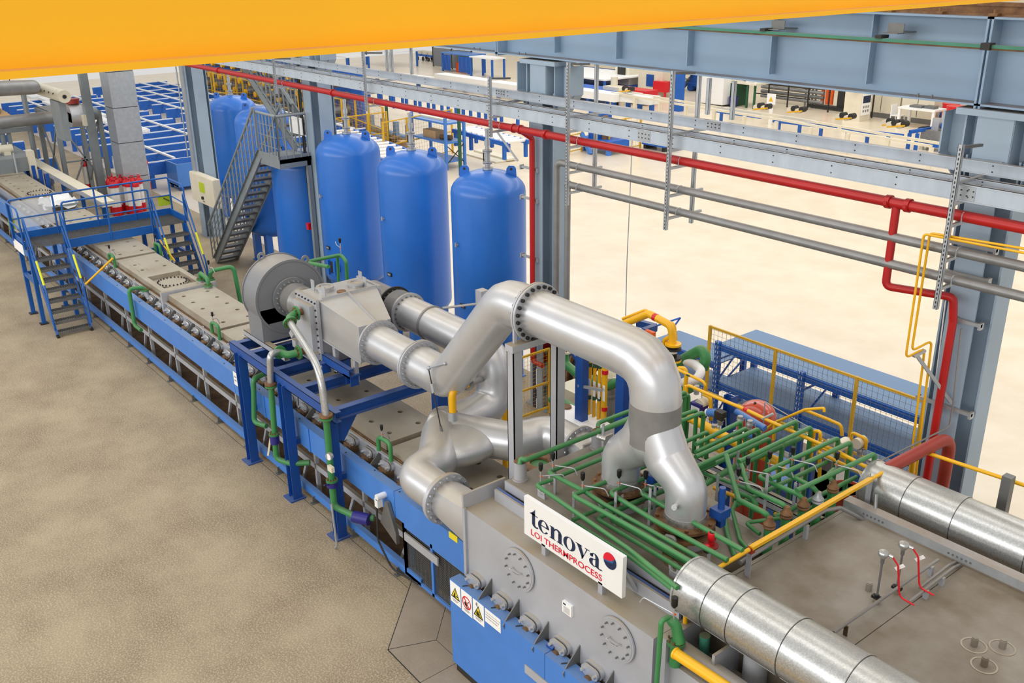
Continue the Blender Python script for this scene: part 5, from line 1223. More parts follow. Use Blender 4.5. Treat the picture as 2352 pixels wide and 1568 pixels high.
# ================================================================== right-hand holding chamber with insulated ducts
t = thing('holding_chamber', 'low grey chamber with a dusty plate roof at the lower right', 'furnace', (-3, 7.3, 0))
ZG = 2.35; XF = -4.86
MB().box(XF, -1.0, 6.0, 8.48, .8, ZG).build('chamber_body', M_['slab'], t)
MB().box(XF-.03, -3.55, 6.0, 8.47, ZG, ZG+.012).build('roof_plate', M_['slab'], t); MB().box(-3.54, -1.0, 6.0, 8.47, ZG, ZG+.012).build('roof_plate', M_['slab'], t)
MB().box(XF-.03, -1, 8.44, 8.48, ZG, ZG+.03).box(XF-.05, XF-.01, 6.0, 8.48, ZG-.1, ZG+.02).build('roof_edge', M_['slab'], t)
for px, py in ((2237, 1482), (2302, 1487), (2260, 1528), (1995, 1355)):
    p = at(px, py, Z=ZG+.012)
    o = MB().cyl((p.x, p.y, ZG), (p.x, p.y, ZG+.09), .03, n=12).cyl((p.x, p.y, ZG+.08), (p.x, p.y, ZG+.1), .022, n=12).build('sensor_socket', M_['slab'], t)
    if px > 2100: MB().ring((p.x, p.y, ZG+.012), (0, 0, 1), .11, .095, .008, 24).build('weld_ring', M_['plate'], o)
MB().box(-4.8, -2, 5.52, 5.9, .3, 2.0).build('side_panel', M_['wallsil'], t)
MB().box(-4.78, -4.7, 5.45, 5.9, .3, 2.28).box(-4.3, -4.27, 5.6, 5.95, 1.6, 2.3).build('side_rib', M_['wallsil'], t)
def ins_duct(name_lab, x0, x1, y, z, r, seams, seamm=True):
    t = thing('insulated_duct', name_lab, 'duct', ((x0+x1)/2, y, z-r), 'galvanised insulated ducts')
    xs = [x0]+seams+[x1]
    for a, b in zip(xs, xs[1:]):
        o = MB().cyl((a+.004, y, z), (b-.001, y, z), r, n=56).cyl((b-.03, y, z), (b-.004, y, z), r+.005, n=56, cap=False).build('jacket', M_['galv'], t)
        c = V(((a+b)/2, y-r*math.cos(.75)-.002, z-r*math.sin(.75))) if y < 7 else V(((a+b)/2, y-r*math.cos(.6)-.002, z-r*math.sin(.6)))
        MB().bar((a+.01, c.y, c.z), (b-.01, c.y, c.z), .012, .004, up=V((0, 1, .8))).build('lap_seam', M_['zinc'], o)
    MB().ring((x0, y, z), (1, 0, 0), r+.008, r-.02, .02, 56).build('end_ring', M_['galv'], t)
    return t
dx = lambda px, py, y: at(px, py, Y=y).x
YNd, ZNd, RNd = 5.93, 2.57, .275
s0 = at(1600, 1345, Y=YNd).x-.06
t = ins_duct('thick galvanised insulated duct in the lower right foreground, seamed in rings', s0, -1.0, YNd, ZNd, RNd, [s0+.34, s0+.62, s0+1.15, s0+1.75, s0+2.4])
st = at(1735, 1530, Y=YNd).x
MB().cyl((st, YNd, 1.9), (st, YNd, ZNd-.2), .11, n=24).build('stub', M_['wallsil'], t); MB().cyl((st, YNd, 1.88), (st, YNd, 1.93), .16, n=24).build('stub_flange', M_['brown'], t)
YFd, RFd = 9.0, .27; a = at(2010, 1112, Y=YFd); ZFd = a.z
t = ins_duct('thick galvanised insulated duct behind the grey chamber roof at the right edge', a.x-.05, -1.0, YFd, ZFd, RFd, [a.x+.45, a.x+1.0, a.x+1.75, a.x+2.6])
# lilac-grey pipe and yellow gas header under the near duct
one('grey_header_pipe', MB().path([(-4.75, 5.62, 2.12), (-1.5, 5.62, 2.1)], .085, n=20), M_['wallsil'], 'thick pale grey pipe lying under the foreground insulated duct', 'pipe')
t = thing('yellow_gas_riser', 'yellow gas header with a thin riser and valve climbing past the foreground duct end', 'pipe', (-4.7, 5.4, 1.9))
a = at(1552, 1500, Y=5.42); b = at(1680, 1585, Y=5.42)
MB().path([a, b, b+(b-a)*2], .05, n=16).ring(a, (1, 0, 0), .055, .02, .02, 16).build('header', M_['yellow'], t)
r0 = at(1572, 1508, Y=5.5)
xr_ = -4.76
MB().path([at(1571, 1505, X=xr_), at(1577, 1347, X=xr_), at(1720, 1262, X=xr_)], .022, n=12, bend=.07).build('riser', M_['yellow'], t)
p = at(1574, 1395, X=xr_); MB().cyl(p-V((0, 0, .07)), p+V((0, 0, .07)), .032, n=12).cyl(p-V((0, 0, .03)), p+V((0, 0, .03)), .04, n=8).build('ball_valve', M_['zinc'], t)
MB().bar(p+V((.02, 0, -.05)), p+V((.12, .12, .02)), .015, .02).build('valve_lever', M_['rust'], t)
# angle-section yellow kick rail across the chamber front
t = thing('yellow_guard_rail', 'yellow guard rail on silver posts along the front of the grey chamber', 'rail', (-4.75, 7.4, ZG))
a = at(1725, 1258, X=xr_); b = at(2000, 1100, X=xr_); c = at(2118, 1036, X=xr_)
MB().bar(a, b, .05, .035).build('angle_bar', M_['yellow'], t)
MB().path([b, c, at(2365, 1118, Y=c.y+.03)], .022, n=12, bend=.07).build('tube_rail', M_['yellow'], t)
MB().cyl(at(2098, 1052, X=xr_), at(2095, 1085, X=xr_), .03, n=10).build('rail_stub', M_['yellow'], t)
for px, pt, pb in ((1723, 1253, 1318), (2000, 1092, 1158)):
    g_ = at(px, pt, X=xr_-.02); MB().box(g_.x-.03, g_.x+.03, g_.y-.004, g_.y+.004, ZG-.05, g_.z).box(g_.x-.03, g_.x-.024, g_.y, g_.y+.05, ZG-.05, g_.z).build('rail_post', M_['wallsil'], t)
p = at(1725, 1258, X=xr_-.01); MB().box(p.x-.03, p.x+.03, p.y-.03, p.y+.03, p.z-.05, p.z+.01).build('weld_cap', M_['brick'], t)
# conduit under the rail
t = thing('cable_conduit', 'grey conduit clipped under the yellow rail, ending in hanging hoses', 'conduit', (-4.8, 7.4, ZG))
a = at(1700, 1292, X=-4.84); b = at(1895, 1172, X=-4.84)
MB().path([a, b, b+V((.05, .2, -.02)), b+V((.2, .45, -.2)), b+V((.3, .5, -.33))], .022, n=10, bend=.08).build('tube', M_['gpipe'], t)
for px, py in ((1853, 1205), (1718, 1295)):
    p = at(px, py, X=-4.82); MB().box(p.x-.02, p.x+.02, p.y-.02, p.y+.02, ZG, p.z).build('clip_post', M_['wallsil'], t)
MB().path([b+V((.3, .5, -.33)), b+V((.25, .56, -.1)), b+V((.2, .62, .05))], .018, n=8, bend=.06).build('flex_hose', M_['gpipe'], t)
# cable trunking on posts along the right edge of the chamber
t = thing('cable_trunking', 'long grey cable trunking with punched holes on posts beside the far insulated duct', 'cable tray', (-3, 8.5, ZG))
YT = 8.5; a = at(1942, 1158, Y=YT); z1 = at(1942, 1140, Y=YT).z+.0; z0 = at(1942, 1166, Y=YT).z
z1 = at(1940, 1148, Y=8.45).z; z0 = at(1940, 1170, Y=8.45).z
MB().box(a.x, -1.0, 8.45, 8.58, z0, z1).build('trunking_body', M_['zinc'], t)
hm_ = MB().cyl((0, 0, 0), (0, -.003, 0), .012, n=8).mesh('punch_hole', M_['steel'])
for gx in (a.x+.25, a.x+1.2, a.x+2.1):
    for k in range(6): inst('punch_hole', hm_, t, (gx+k*.045, 8.45, (z0+z1)/2))
for k, x in enumerate((a.x+.17, a.x+1.0, a.x+1.62, a.x+2.4)): MB().box(x-.025, x+.025, 8.45, 8.49, ZG-.02, z0).build('trunking_post', M_['wallsil'], t)
# thermocouples
def thermo(px, pb, pt, lab, tagoff):
    p = at(px, pb, Z=ZG+.01); z1 = zup(px, pt, p.x, p.y)
    t = thing('thermocouple', lab, 'sensor', (p.x, p.y, ZG+.01), 'thermocouples on the chamber roof')
    MB().cyl((p.x, p.y, ZG), (p.x, p.y, ZG+.06), .03, n=12).build('socket', M_['plate'], t)
    MB().box(p.x-.045, p.x+.045, p.y-.025, p.y+.025, ZG+.06, ZG+.085).cyl((p.x, p.y, ZG+.05), (p.x, p.y, ZG+.1), .022, n=10).build('clamp_plate', M_['black'], t)
    MB().cyl((p.x, p.y, ZG+.08), (p.x, p.y, z1-.03), .0105, n=10).cyl((p.x, p.y, z1-.1), (p.x, p.y, z1-.03), .018, n=10).build('probe_tube', M_['steel'], t)
    MB().lathe((p.x, p.y, z1-.05), (0, 0, 1), [(.02, 0), (.034, .02), (.05, .045), (.05, .06), (.042, .075), (.0, .08)], 20).cyl((p.x+.04, p.y+.02, z1), (p.x+.075, p.y+.035, z1-.01), .014, n=8).build('connection_head', M_['galv'], t)
    e = p+V((.3, .28, .03)) if tagoff else p+V((.28, .3, .03))
    h = V((p.x+.07, p.y+.035, z1-.01))
    MB().path([h, h+V((.05, .03, -.08)), V((p.x+.16, p.y+.1, ZG+.12)), V((p.x+.3, p.y+.12, ZG+.1))], .009, n=8, bend=.08).build('red_cable', M_['brightred'], t)
    c = h+V((.06, .03, -.1)); MB().bar(c-V((.03, .0, .03)), c+V((.03, .03, .03)), .004, .035).build('cable_tag', M_['paper'], t)
thermo(2012, 1384, 1268, 'front thermocouple with round silver head and red cable on the grey roof', 0)
thermo(2058, 1362, 1248, 'rear thermocouple with round silver head and red cable, close to the trunking', 1)
# conduits on the roof
t = thing('roof_conduit', 'long thin grey conduit across the chamber roof on a bent foot', 'conduit', (-3.8, 7, ZG))
a = at(1915, 1452, Z=ZG+.12); b = at(2155, 1285, Z=ZG+.12)
MB().path([a, b], .016, n=8).build('tube', M_['gpipe'], t)
p = at(1944, 1436, Z=ZG+.12); MB().box(p.x-.02, p.x+.02, p.y-.004, p.y+.004, ZG, p.z).build('foot', M_['brown'], t)
p = at(2140, 1300, Z=ZG+.12); MB().box(p.x-.02, p.x+.02, p.y-.02, p.y+.02, ZG, p.z).build('foot', M_['wallsil'], t)
t = thing('roof_conduit', 'pair of short grey conduits receiving the red thermocouple cables', 'conduit', (-3.5, 7.6, ZG))
for a, b in (((2088, 1382), (2190, 1303)), ((2112, 1350), (2180, 1297))): MB().path([at(*a, Z=ZG+.1), at(*b, Z=ZG+.1), at(b[0]+18, b[1]-8, Z=ZG+.0)], .014, n=8, bend=.05).build('tube', M_['gpipe'], t)
for px, py in ((2128, 1355), (2165, 1325)):
    p = at(px, py, Z=ZG+.1); MB().box(p.x-.02, p.x+.02, p.y-.02, p.y+.02, ZG, p.z).build('foot', M_['wallsil'], t)
# dark post at the right edge
p = at(2300, 1180, Y=9.6); one('guard_post', MB().box(p.x-.05, p.x+.05, 9.55, 9.65, 0, at(2316, 1092, Y=9.6).z), M_['steel'], 'dark steel post behind the far insulated duct at the right edge', 'post')
# oxide-red duct pipe arching behind
t = thing('oxide_red_pipe', 'thick oxide-red pipe arching down in front of the right column', 'pipe', (-5.2, 9.9, 0))
a = at(2010, 1085, Y=8.7); b = at(2185, 1000, Y=10.1); 
MB().path([at(2035, 1078, Y=9.05), V((b.x, b.y, b.z)), V((b.x, b.y, .1))], .072, n=24, bend=.2, seg=8).build('pipe', M_['brick'], t)
# siren and lamp stack
t = thing('alarm_beacon', 'red siren and red beacon lamp on a small stand behind the foreground duct end', 'alarm', (-5.2, 6.3, ZR2))
p = at(1630, 1255, X=-5.12)
g_ = V((-5.12, p.y, ZR2))
MB().box(p.x-.02, p.x+.02, p.y-.004, p.y+.004, ZR2, p.z).build('stand', M_['wallsil'], t)
MB().cyl((p.x, p.y+.02, p.z), (p.x, p.y+.02, p.z+.012), .075, n=16).build('shelf', M_['brick'], t)
s1 = at(1633, 1240, X=-5.12); 
MB().lathe((s1.x, s1.y+.01, p.z+.012), (0, 0, 1), [(.03, 0), (.03, .03), (.025, .05), (.04, .06), (.042, .13), (.038, .14), (.0, .142)], 18).build('siren', M_['brightred'], t)
MB().ring((s1.x, s1.y+.01, p.z+.154), (0, 0, 1), .026, .008, .004, 14).build('siren_grille', M_['dark'], t)
s2 = at(1619, 1252, X=-5.1)
MB().cyl((s2.x+.03, s2.y, p.z+.012), (s2.x+.03, s2.y, p.z+.035), .034, n=14).build('beacon_base', M_['black'], t)
MB().lathe((s2.x+.03, s2.y, p.z+.035), (0, 0, 1), [(.031, 0), (.031, .03), (.022, .05), (0, .058)], 16).build('beacon_lens', M_['brightred'], t)
# green pipes in the front corner
t = thing('corner_water_pipe', 'thick green elbow with thin loop pipe and vent at the chamber corner in the foreground', 'pipe', (-4.9, 5.5, 1))
a = at(1516, 1420, Y=5.4); b = at(1545, 1425, Y=5.5); c = at(1555, 1470, Y=5.55)
MB().path([at(1506, 1600, Y=5.35), at(1519, 1425, Y=5.35), at(1535, 1417, Y=5.45)], .024, n=10, bend=.05).build('thin_pipe', M_['green'], t)
MB().path([at(1533, 1418, Y=5.48), at(1552, 1432, Y=5.52), at(1560, 1475, Y=5.52)], [.03, .05, .055], n=14, bend=.12).build('elbow', M_['green'], t)
f_ = at(1553, 1474, Y=5.52); flange(f_, (0, 0, 1), .085, .03, .025, t, 8, 'green', 'rust', rb=.07, br=.01); MB().cyl(f_, f_-V((0, 0, .25)), .055, n=14).build('neck', M_['green'], t)
vent(t, at(1547, 1425, Y=5.5), (-1, -.1, 0), .34, .15, .08, 1.2)
# blue pipe stub
one('teal_stub', MB().cyl((-4.55, 5.8, 1.9), (-4.55, 5.8, 2.25), .05, n=12), M_['teal'], 'short teal pipe stub under the foreground insulated duct', 'pipe')
# ================================================================== blue racks, mesh fence, gas skid
YRK = 12.28; zt_ = 1.8
rx0 = at(1650, 790, Y=YRK).x; rx1 = at(2128, 955, Y=YRK).x; rm = at(1842, 860, Y=YRK).x
zl = [zt_, at(1645, 876, Y=YRK).z, at(1632, 945, Y=YRK).z]
def rack(name_lab, x0, x1, xm, y0, y1, levels, deckm='deck', posts=True):
    t = thing('storage_rack', name_lab, 'rack', ((x0+x1)/2, (y0+y1)/2, 0), 'blue boltless racks')
    for z in levels:
        MB().box(x0, x1, y0+.03, y1-.03, z-.02, z).build('shelf_deck', M_[deckm], t)
        MB().box(x0, x1, y0, y0+.04, z-.12, z-.01).box(x0, x1, y1-.04, y1, z-.12, z-.01).build('shelf_beam', M_['rack'], t)
    for x in [x0]+xm+[x1]:
        for y in (y0, y1):
            o = MB().box(x-.05, x+.05, y-.035, y+.035, 0, levels[0]+(.04 if y == y0 else -.03)).build('upright', M_['rack'], t)
            s = MB(); n = int(levels[0]/.09)
            for k in range(n): s.box(x-.03, x-.018, y-.038, y-.034, .1+k*.09, .14+k*.09).box(x+.018, x+.03, y-.038, y-.034, .1+k*.09, .14+k*.09)
            if y == y0: s.build('slot_row', M_['white'], o)['kind'] = 'stuff'
        for a, b in ((.2, .9), (.9, 1.5)): MB().bar((x, y0, a), (x, y1, b), .02, .03).bar((x, y0, b), (x, y1, b), .02, .03).build('end_brace', M_['rack'], t)
    return t
rack('long blue rack with blue-grey decks behind the yellow mesh fence', rx0, rx1+.1, [rm], YRK, 13.32, zl)
ra = at(1570, 761, Z=1.25); rb = at(1512, 783, Z=1.25)
rack('lower blue-grey topped rack left of the mesh fence, beside the yellow gas arch', ra.x-.1, rx0-.25, [], rb.y, ra.y, [1.25, .7])
def mesh_panel(parent, p0, p1, z0, z1, pitch=.1, m='fence', w=.003):
    p0, p1 = V(p0), V(p1); d = p1-p0; L = d.length; u = d.normalized(); s = MB()
    for k in range(int(L/pitch)+1):
        p = p0+u*(k*pitch); s.bar((p.x, p.y, z0), (p.x, p.y, z1), w, w)
    for k in range(int((z1-z0)/pitch)+1):
        z = z0+k*pitch; s.bar((p0.x, p0.y, z), (p1.x, p1.y, z), w, w)
    o = s.build('wire_mesh', M_[m], parent); o['kind'] = 'stuff'
YFN = 11.75
fx = [at(1632, 747, Y=YFN).x, at(1783, 795, Y=YFN).x, at(1970, 862, Y=YFN).x, at(2125, 912, Y=YFN).x]
zft = at(1632, 747, Y=YFN).z; zfm = at(1625, 900, Y=YFN).z; zfb = .15
t = thing('mesh_fence', 'long yellow-framed wire mesh fence in front of the blue rack', 'fence', (sum(fx)/4, YFN, 0))
for x in fx: MB().box(x-.022, x+.022, YFN-.022, YFN+.022, 0, zft).build('post', M_['fence'], t)
for a, b in zip(fx, fx[1:]):
    for z in (zft-.02, zfm, zfb): MB().box(a, b, YFN-.015, YFN+.015, z-.018, z+.018).build('frame_rail', M_['fence'], t)
    mesh_panel(t, (a, YFN, 0), (b, YFN, 0), zfb, zft-.02, .085, 'steel', .0035)
# fence by the column C
XN = -12.3
t = thing('mesh_fence', 'short yellow mesh fence beside the column at the foot of the red branch pipe', 'fence', (XN, 10.2, 0))
a = at(1112, 848, X=XN-.1); b = at(1262, 801, X=XN-.1)
z1 = (a.z+b.z)/2; z2 = z1-.55*2; 
for y in (a.y, (a.y+b.y)/2, b.y): MB().box(XN-.12, XN-.08, y-.02, y+.02, 0, z1).build('post', M_['fence'], t)
for z in (z1, z1*.5, .15): MB().box(XN-.115, XN-.085, a.y, b.y, z-.018, z+.018).build('frame_rail', M_['fence'], t)
mesh_panel(t, (XN-.1, a.y, 0), (XN-.1, b.y, 0), .15, z1, .075, 'fence', .003)
# fire hose cabinet and posters behind that fence
t = thing('fire_hose_station', 'fire hose station with red coiled hose, blue sign and white posters behind the short fence', 'fire hose', (XN-.35, 11.2, 0))
p = at(1248, 860, X=XN-.45)
MB().box(p.x-.1, p.x, p.y-.18, p.y+.4, 0, 1.9).build('back_panel', M_['navy'], t)
zz = lambda py: at(1250, py, X=XN-.45).z
MB().box(p.x, p.x+.02, p.y-.18, p.y+.3, zz(885), zz(840)).box(p.x, p.x+.02, p.y-.18, p.y+.3, zz(945), zz(908)).build('poster', M_['paper'], t)
pr = MB(); rnd = random.Random(3)
for k in range(10): yy_ = p.y-.13+rnd.random()*.36; z_ = zz(880)+rnd.random()*.22; pr.box(p.x+.021, p.x+.023, yy_, yy_+.06, z_, z_+.02)
pr.build('poster_print', M_['brightred'], t)
for k in range(4): MB().ring((p.x+.02, p.y+.05, zz(808)), (1, 0, .0), .19-.035*k, .165-.035*k, .04, 24).build('hose_coil', M_['red'], t)
MB().box(p.x, p.x+.02, p.y+.02, p.y+.32, zz(792), zz(774)).build('blue_sign', M_['beam'], t)
o = text_mesh('\u6d88', .1, .12, (0, 0, 0), M_['brightred'], t, 'sign_character'); o.rotation_euler = (0, 0, PI/2); o.location = V((p.x+.024, p.y+.06, zz(789)))-base(t)

# ---- gas skid behind the forked duct
t = thing('gas_skid', 'gas skid of yellow pipes, blue posts and small valves right of the forked duct', 'gas skid', (-7.5, 9.2, 0))
SK = t
YK = 9.0
def sp(pts, r, Y=YK, m='yellow', bend=.08, nm='gas_pipe', n=12):
    return MB().path([at(p[0], p[1], Y=(p[2] if len(p) > 2 else Y)) for p in pts], r, n=n, bend=bend).build(nm, M_[m], t)
for k, (px, r, bm_) in enumerate(((1357, .026, 'dgreen'), (1368, .026, 'dgreen'), (1379, .026, 'dgreen'), (1391, .045, 'brightred'))):
    o = sp([(px, 790, 8.8), (px-5, 968, 8.8)], r)
    for py in ((837, 911) if k < 3 else (848, 932)):
        p = at(px-(1 if py < 870 else 3), py+k*2, Y=8.8); MB().cyl((p.x, p.y, p.z-.03), (p.x, p.y, p.z+.03), r+.002, n=12).build('colour_band', M_[bm_], o)
    p = at(px-3 if k < 3 else px-4, 888+k*5, Y=8.76-r); MB().box(p.x-.022, p.x+.022, p.y-.004, p.y, p.z-.12, p.z+.12).build('pipe_label', M_['paper'], o)
for px, y0_, y1_ in ((1336, 770, 1010), (1430, 840, 1040)):
    p = at(px, 900, Y=8.6); z1 = at(px, y0_, Y=8.6).z
    MB().box(p.x-.075, p.x+.075, p.y-.06, p.y+.06, 0, z1).build('blue_post', M_['frame'], t)
p = at(1345, 888, Y=8.6); MB().bar((p.x-.1, 8.55, p.z), (p.x+.28, 8.65, p.z+.03), .03, .04).build('pipe_bracket', M_['zinc'], t)
# arch over the skid
sp([(1430, 745), (1490, 720), (1542, 748), (1545, 790)], .055, 9.6, bend=.12); sp([(1430, 732), (1482, 712), (1549, 745), (1553, 780)], .022, 9.75, bend=.06)
sp([(1440, 738), (1470, 722)], .03, 9.9); sp([(1436, 734), (1466, 718)], .025, 10.0)
p = at(1490+9, 728, Y=9.6); o = MB().cyl(at(1502, 727, Y=9.6), at(1509, 730, Y=9.6), .058, n=14).build('colour_band', M_['brightred'], t)
sp([(1545, 770), (1526, 780), (1522, 815)], .03, 9.6, bend=.08)
for py, m in ((790, 'yellow'), (800, 'dark'), (821, 'dark'), (826, 'yellow')):
    p = at(1546, py, Y=9.6); MB().cyl((p.x, p.y, p.z-.014), (p.x, p.y, p.z+.014), .115, n=18).build('flange', M_[m], t)
p = at(1546, 810, Y=9.6); MB().cyl((p.x, p.y, p.z-.12), (p.x, p.y, p.z+.1), .055, n=14).build('black_valve', M_['black'], t); MB().cyl((p.x, p.y, p.z-.0), (p.x, p.y, p.z+.05), .058, n=14).build('white_band', M_['white'], t)
sp([(1545, 826), (1543, 930)], .05, 9.6); p = at(1544, 838, Y=9.6); MB().cyl((p.x, p.y, p.z-.04), (p.x, p.y, p.z+.03), .053, n=12).build('colour_band', M_['dgreen'], t)
sp([(1548, 858), (1560, 845), (1574, 846), (1577, 862), (1572, 905)], .03, 9.4, bend=.06)
sp([(1555, 848), (1577, 858), (1615, 876), (1620, 884), (1618, 900)], .02, 9.2, bend=.04); p = at(1582, 861, Y=9.2); MB().cyl(p-V((.03, 0, 0)), p+V((.03, 0, 0)), .022, n=10).build('colour_band', M_['dgreen'], t)
MB().bar(at(1465, 741, Y=9.8), at(1505, 752, Y=9.8), .08, .1).bar(at(1505, 752, Y=9.8), at(1478, 762, Y=9.5), .08, .1).build('blue_bracket', M_['frame'], t)
p = at(1493, 769, Y=9.5); MB().obox(p, (.08, 0, 0), (0, .03, 0), (0, 0, .06)).build('orange_lamp', M_['orange'], t)
sp([(1575, 930), (1578, 883), (1620, 902), (1712, 940), (1770, 968), (1850, 1004), (1930, 1040), (2000, 1078)], .022, 8.9, bend=.06)
sp([(1577, 945), (1576, 885)], .022, 8.9); sp([(1616, 905), (1632, 912), (1633, 965)], .026, 9.0, bend=.06)
p = at(1713, 939, Y=8.9); MB().cyl(p-V((.03, 0, .005)), p+V((.03, 0, -.01)), .0245, n=10).build('colour_band', M_['brightred'], t)
sp([(1583, 958), (1660, 1000), (1720, 1032), (1792, 1062), (1795, 1090)], .06, 8.7, bend=.12)
sp([(1740, 1000), (1780, 970), (1850, 940), (1893, 937), (1893, 945)], .018, 9.5, bend=.05); sp([(1850, 942), (1900, 962), (1932, 976), (1934, 1000)], .022, 10.2, bend=.06)
sp([(1955, 1060), (1956, 992), (1990, 1008), (1988, 1030)], .022, 10.2, bend=.05)
sp([(1777, 1010), (1779, 975)], .02, 8.9); sp([(1862, 1050), (1870, 990), (1884, 990), (1882, 1100)], .022, 9.1, bend=.04)
sp([(1870, 1020), (1940, 1050), (2000, 1075)], .02, 9.1); sp([(1880, 1038), (1990, 1092)], .02, 9.0)
sp([(1600, 1000), (1660, 1020), (1655, 1060)], .03, 8.6); sp([(1780, 1180), (1810, 1195)], .03, 8.2); sp([(1640, 1120), (1690, 1140)], .025, 8.2)
# blue frame post, blue cross pipe
p = at(1675, 960, Y=9.2); MB().ibeam((p.x, 9.2, 0), (p.x, 9.2, at(1675, 905, Y=9.2).z), .13, .13, .012, .01, up=V((1, 0, 0))).build('blue_post', M_['frame'], t)
MB().cyl(at(1690, 945, Y=9.2), at(1757, 984, Y=9.2), .045, n=14).build('blue_cross_pipe', M_['beam'], t)
for px in (1838, 1870): 
    p = at(px, 1010, Y=9.6); MB().box(p.x-.03, p.x+.03, p.y-.03, p.y+.03, 0, at(px, 985, Y=9.6).z).build('blue_post', M_['frame'], t)
# instruments
def instr(px, py, Y, kind, lab=None):
    p = at(px, py, Y=Y)
    if kind == 'tx':
        o = MB().cyl(p-V((.07, 0, .02)), p+V((.06, 0, .02)), .055, n=16).build('transmitter', M_['beam'], t); MB().cyl(p-V((.1, 0, .03)), p-V((.07, 0, .02)), .05, n=16).build('transmitter_cap', M_['white'], o)
        MB().box(p.x+.06, p.x+.18, p.y-.05, p.y+.05, p.z-.04, p.z+.07).build('terminal_block', M_['dark'], o)
    if kind == 'box':
        o = MB().box(p.x-.09, p.x+.09, p.y-.07, p.y+.07, p.z-.1, p.z+.1).build('actuator_box', M_['bluepaint2'], t); MB().box(p.x-.07, p.x+.07, p.y-.075, p.y-.07, p.z-.08, p.z+.06).build('label_plate', M_['white'], o)
    if kind == 'valve':
        o = MB().cyl(p-V((0, 0, .06)), p+V((0, 0, .06)), .035, n=10).sphere(p, .045, 10, 6).build('control_valve', M_['zinc'], t); MB().path([p, p+V((.08, 0, .06)), p+V((.1, 0, -.12))], .008, n=6).build('impulse_tube', M_['zinc'], o)
    if kind == 'motor':
        o = MB().cyl(p-V((0, .08, 0)), p+V((0, .08, 0)), .07, n=14).build('motor', M_['cream'], t)
for a in ((1638, 948, 8.9, 'tx'), (1605, 940, 8.95, 'box'), (1655, 965, 8.9, 'valve'), (1700, 965, 9.0, 'valve'), (1722, 975, 9.0, 'valve'), (1640, 985, 8.7, 'valve'), (1725, 1000, 8.8, 'tx'), (1600, 895, 9.0, 'valve'), (1615, 925, 9.0, 'motor'), (1945, 1015, 10.2, 'valve'), (1975, 1035, 10.2, 'valve'), (1905, 1020, 9.5, 'valve'), (1975, 1015, 10.2, 'motor'), (1712, 1030, 8.6, 'valve'), (1690, 1000, 8.6, 'valve'), (1935, 1020, 9.5, 'motor'), (1998, 1065, 9.5, 'valve')): instr(*a)
MB().path([at(1757, 925, Y=9.3), at(1750, 1005, Y=9.3)], .008, n=6).path([at(1758, 923, Y=9.3), at(1890, 1000, Y=9.8)], .008, n=6).build('impulse_tube', M_['zinc'], t)
p = at(1764, 958, Y=8.9); MB().bar(at(1750, 962, Y=8.88), at(1776, 950, Y=8.95), .04, .02).build('clamp_plate', M_['zinc'], t)
# big green pipes of the skid
t = thing('skid_water_pipe', 'thick green water pipes weaving through the gas skid', 'pipe', (-8.5, 9.5, 0))
def gq(pts, r, Y, nm='water_pipe'): MB().path([at(p[0], p[1], Y=(p[2] if len(p) > 2 else Y)) for p in pts], r, n=16, bend=.16, seg=6).build(nm, M_['green'], t)
gq([(1297, 812), (1298, 835), (1330, 862), (1380, 878), (1400, 885), (1440, 870)], .07, 9.6)
p = at(1297, 806, Y=9.6); flange(p, (0, 0, 1), .12, .05, .03, t, 8, 'cream', 'rust', br=.01); MB().cyl(p, p+V((0, 0, .3)), .07, n=14).build('riser', M_['cream'], t)
gq([(1556, 833), (1612, 802), (1622, 822), (1614, 845)], .08, 10.0); gq([(1550, 905), (1590, 885), (1600, 872)], .09, 9.8)
gq([(1285, 918), (1320, 940), (1350, 955)], .07, 9.0); gq([(1370, 992), (1400, 975), (1450, 930)], .08, 9.0)
gq([(1265, 916), (1290, 925)], .06, 9.3)
one('white_hose', MB().path([at(1570, 878, Y=9.7), at(1600, 872, Y=9.7), at(1612, 852, Y=9.8), at(1598, 838, Y=9.9), at(1575, 828, Y=10)], .065, n=14, bend=.2, seg=6), M_['white'], 'fat white hose looping among the green pipes of the skid', 'hose')
one('tan_hose', MB().path([at(1572, 825, Y=10.2), at(1590, 838, Y=10.1), at(1603, 832, Y=10.1)], .045, n=12, bend=.1), M_['box'], 'short tan ribbed hose above the white hose', 'hose')
# white topped tank box left of the manifold
t = thing('skid_tank', 'white flat-topped tank box with a rusty cap behind the chamber roof', 'tank', (-8.2, 8.8, 0))
zb_ = 1.75; pts = [at(1280, 939, Z=zb_), at(1318, 931, Z=zb_), at(1396, 972, Z=zb_), at(1362, 1000, Z=zb_)]
x0_ = min(p.x for p in pts); x1_ = max(p.x for p in pts); y0_ = min(p.y for p in pts); y1_ = max(p.y for p in pts)
MB().box(x0_, x1_, y0_+.05, y1_, .9, zb_).build('tank_body', M_['white'], t); MB().box(x0_, x1_, y0_+.03, y0_+.05, zb_-.16, zb_-.02).build('blue_band', M_['frame'], t)
p = at(1302, 936, Z=zb_); MB().cyl((p.x, p.y, zb_), (p.x, p.y, zb_+.03), .07, n=18).build('rusty_cap', M_['rust'], t)
for x in (x0_+.1, x1_-.1): MB().box(x-.05, x+.05, y0_+.2, y0_+.3, 0, .9).build('tank_leg', M_['frame'], t)
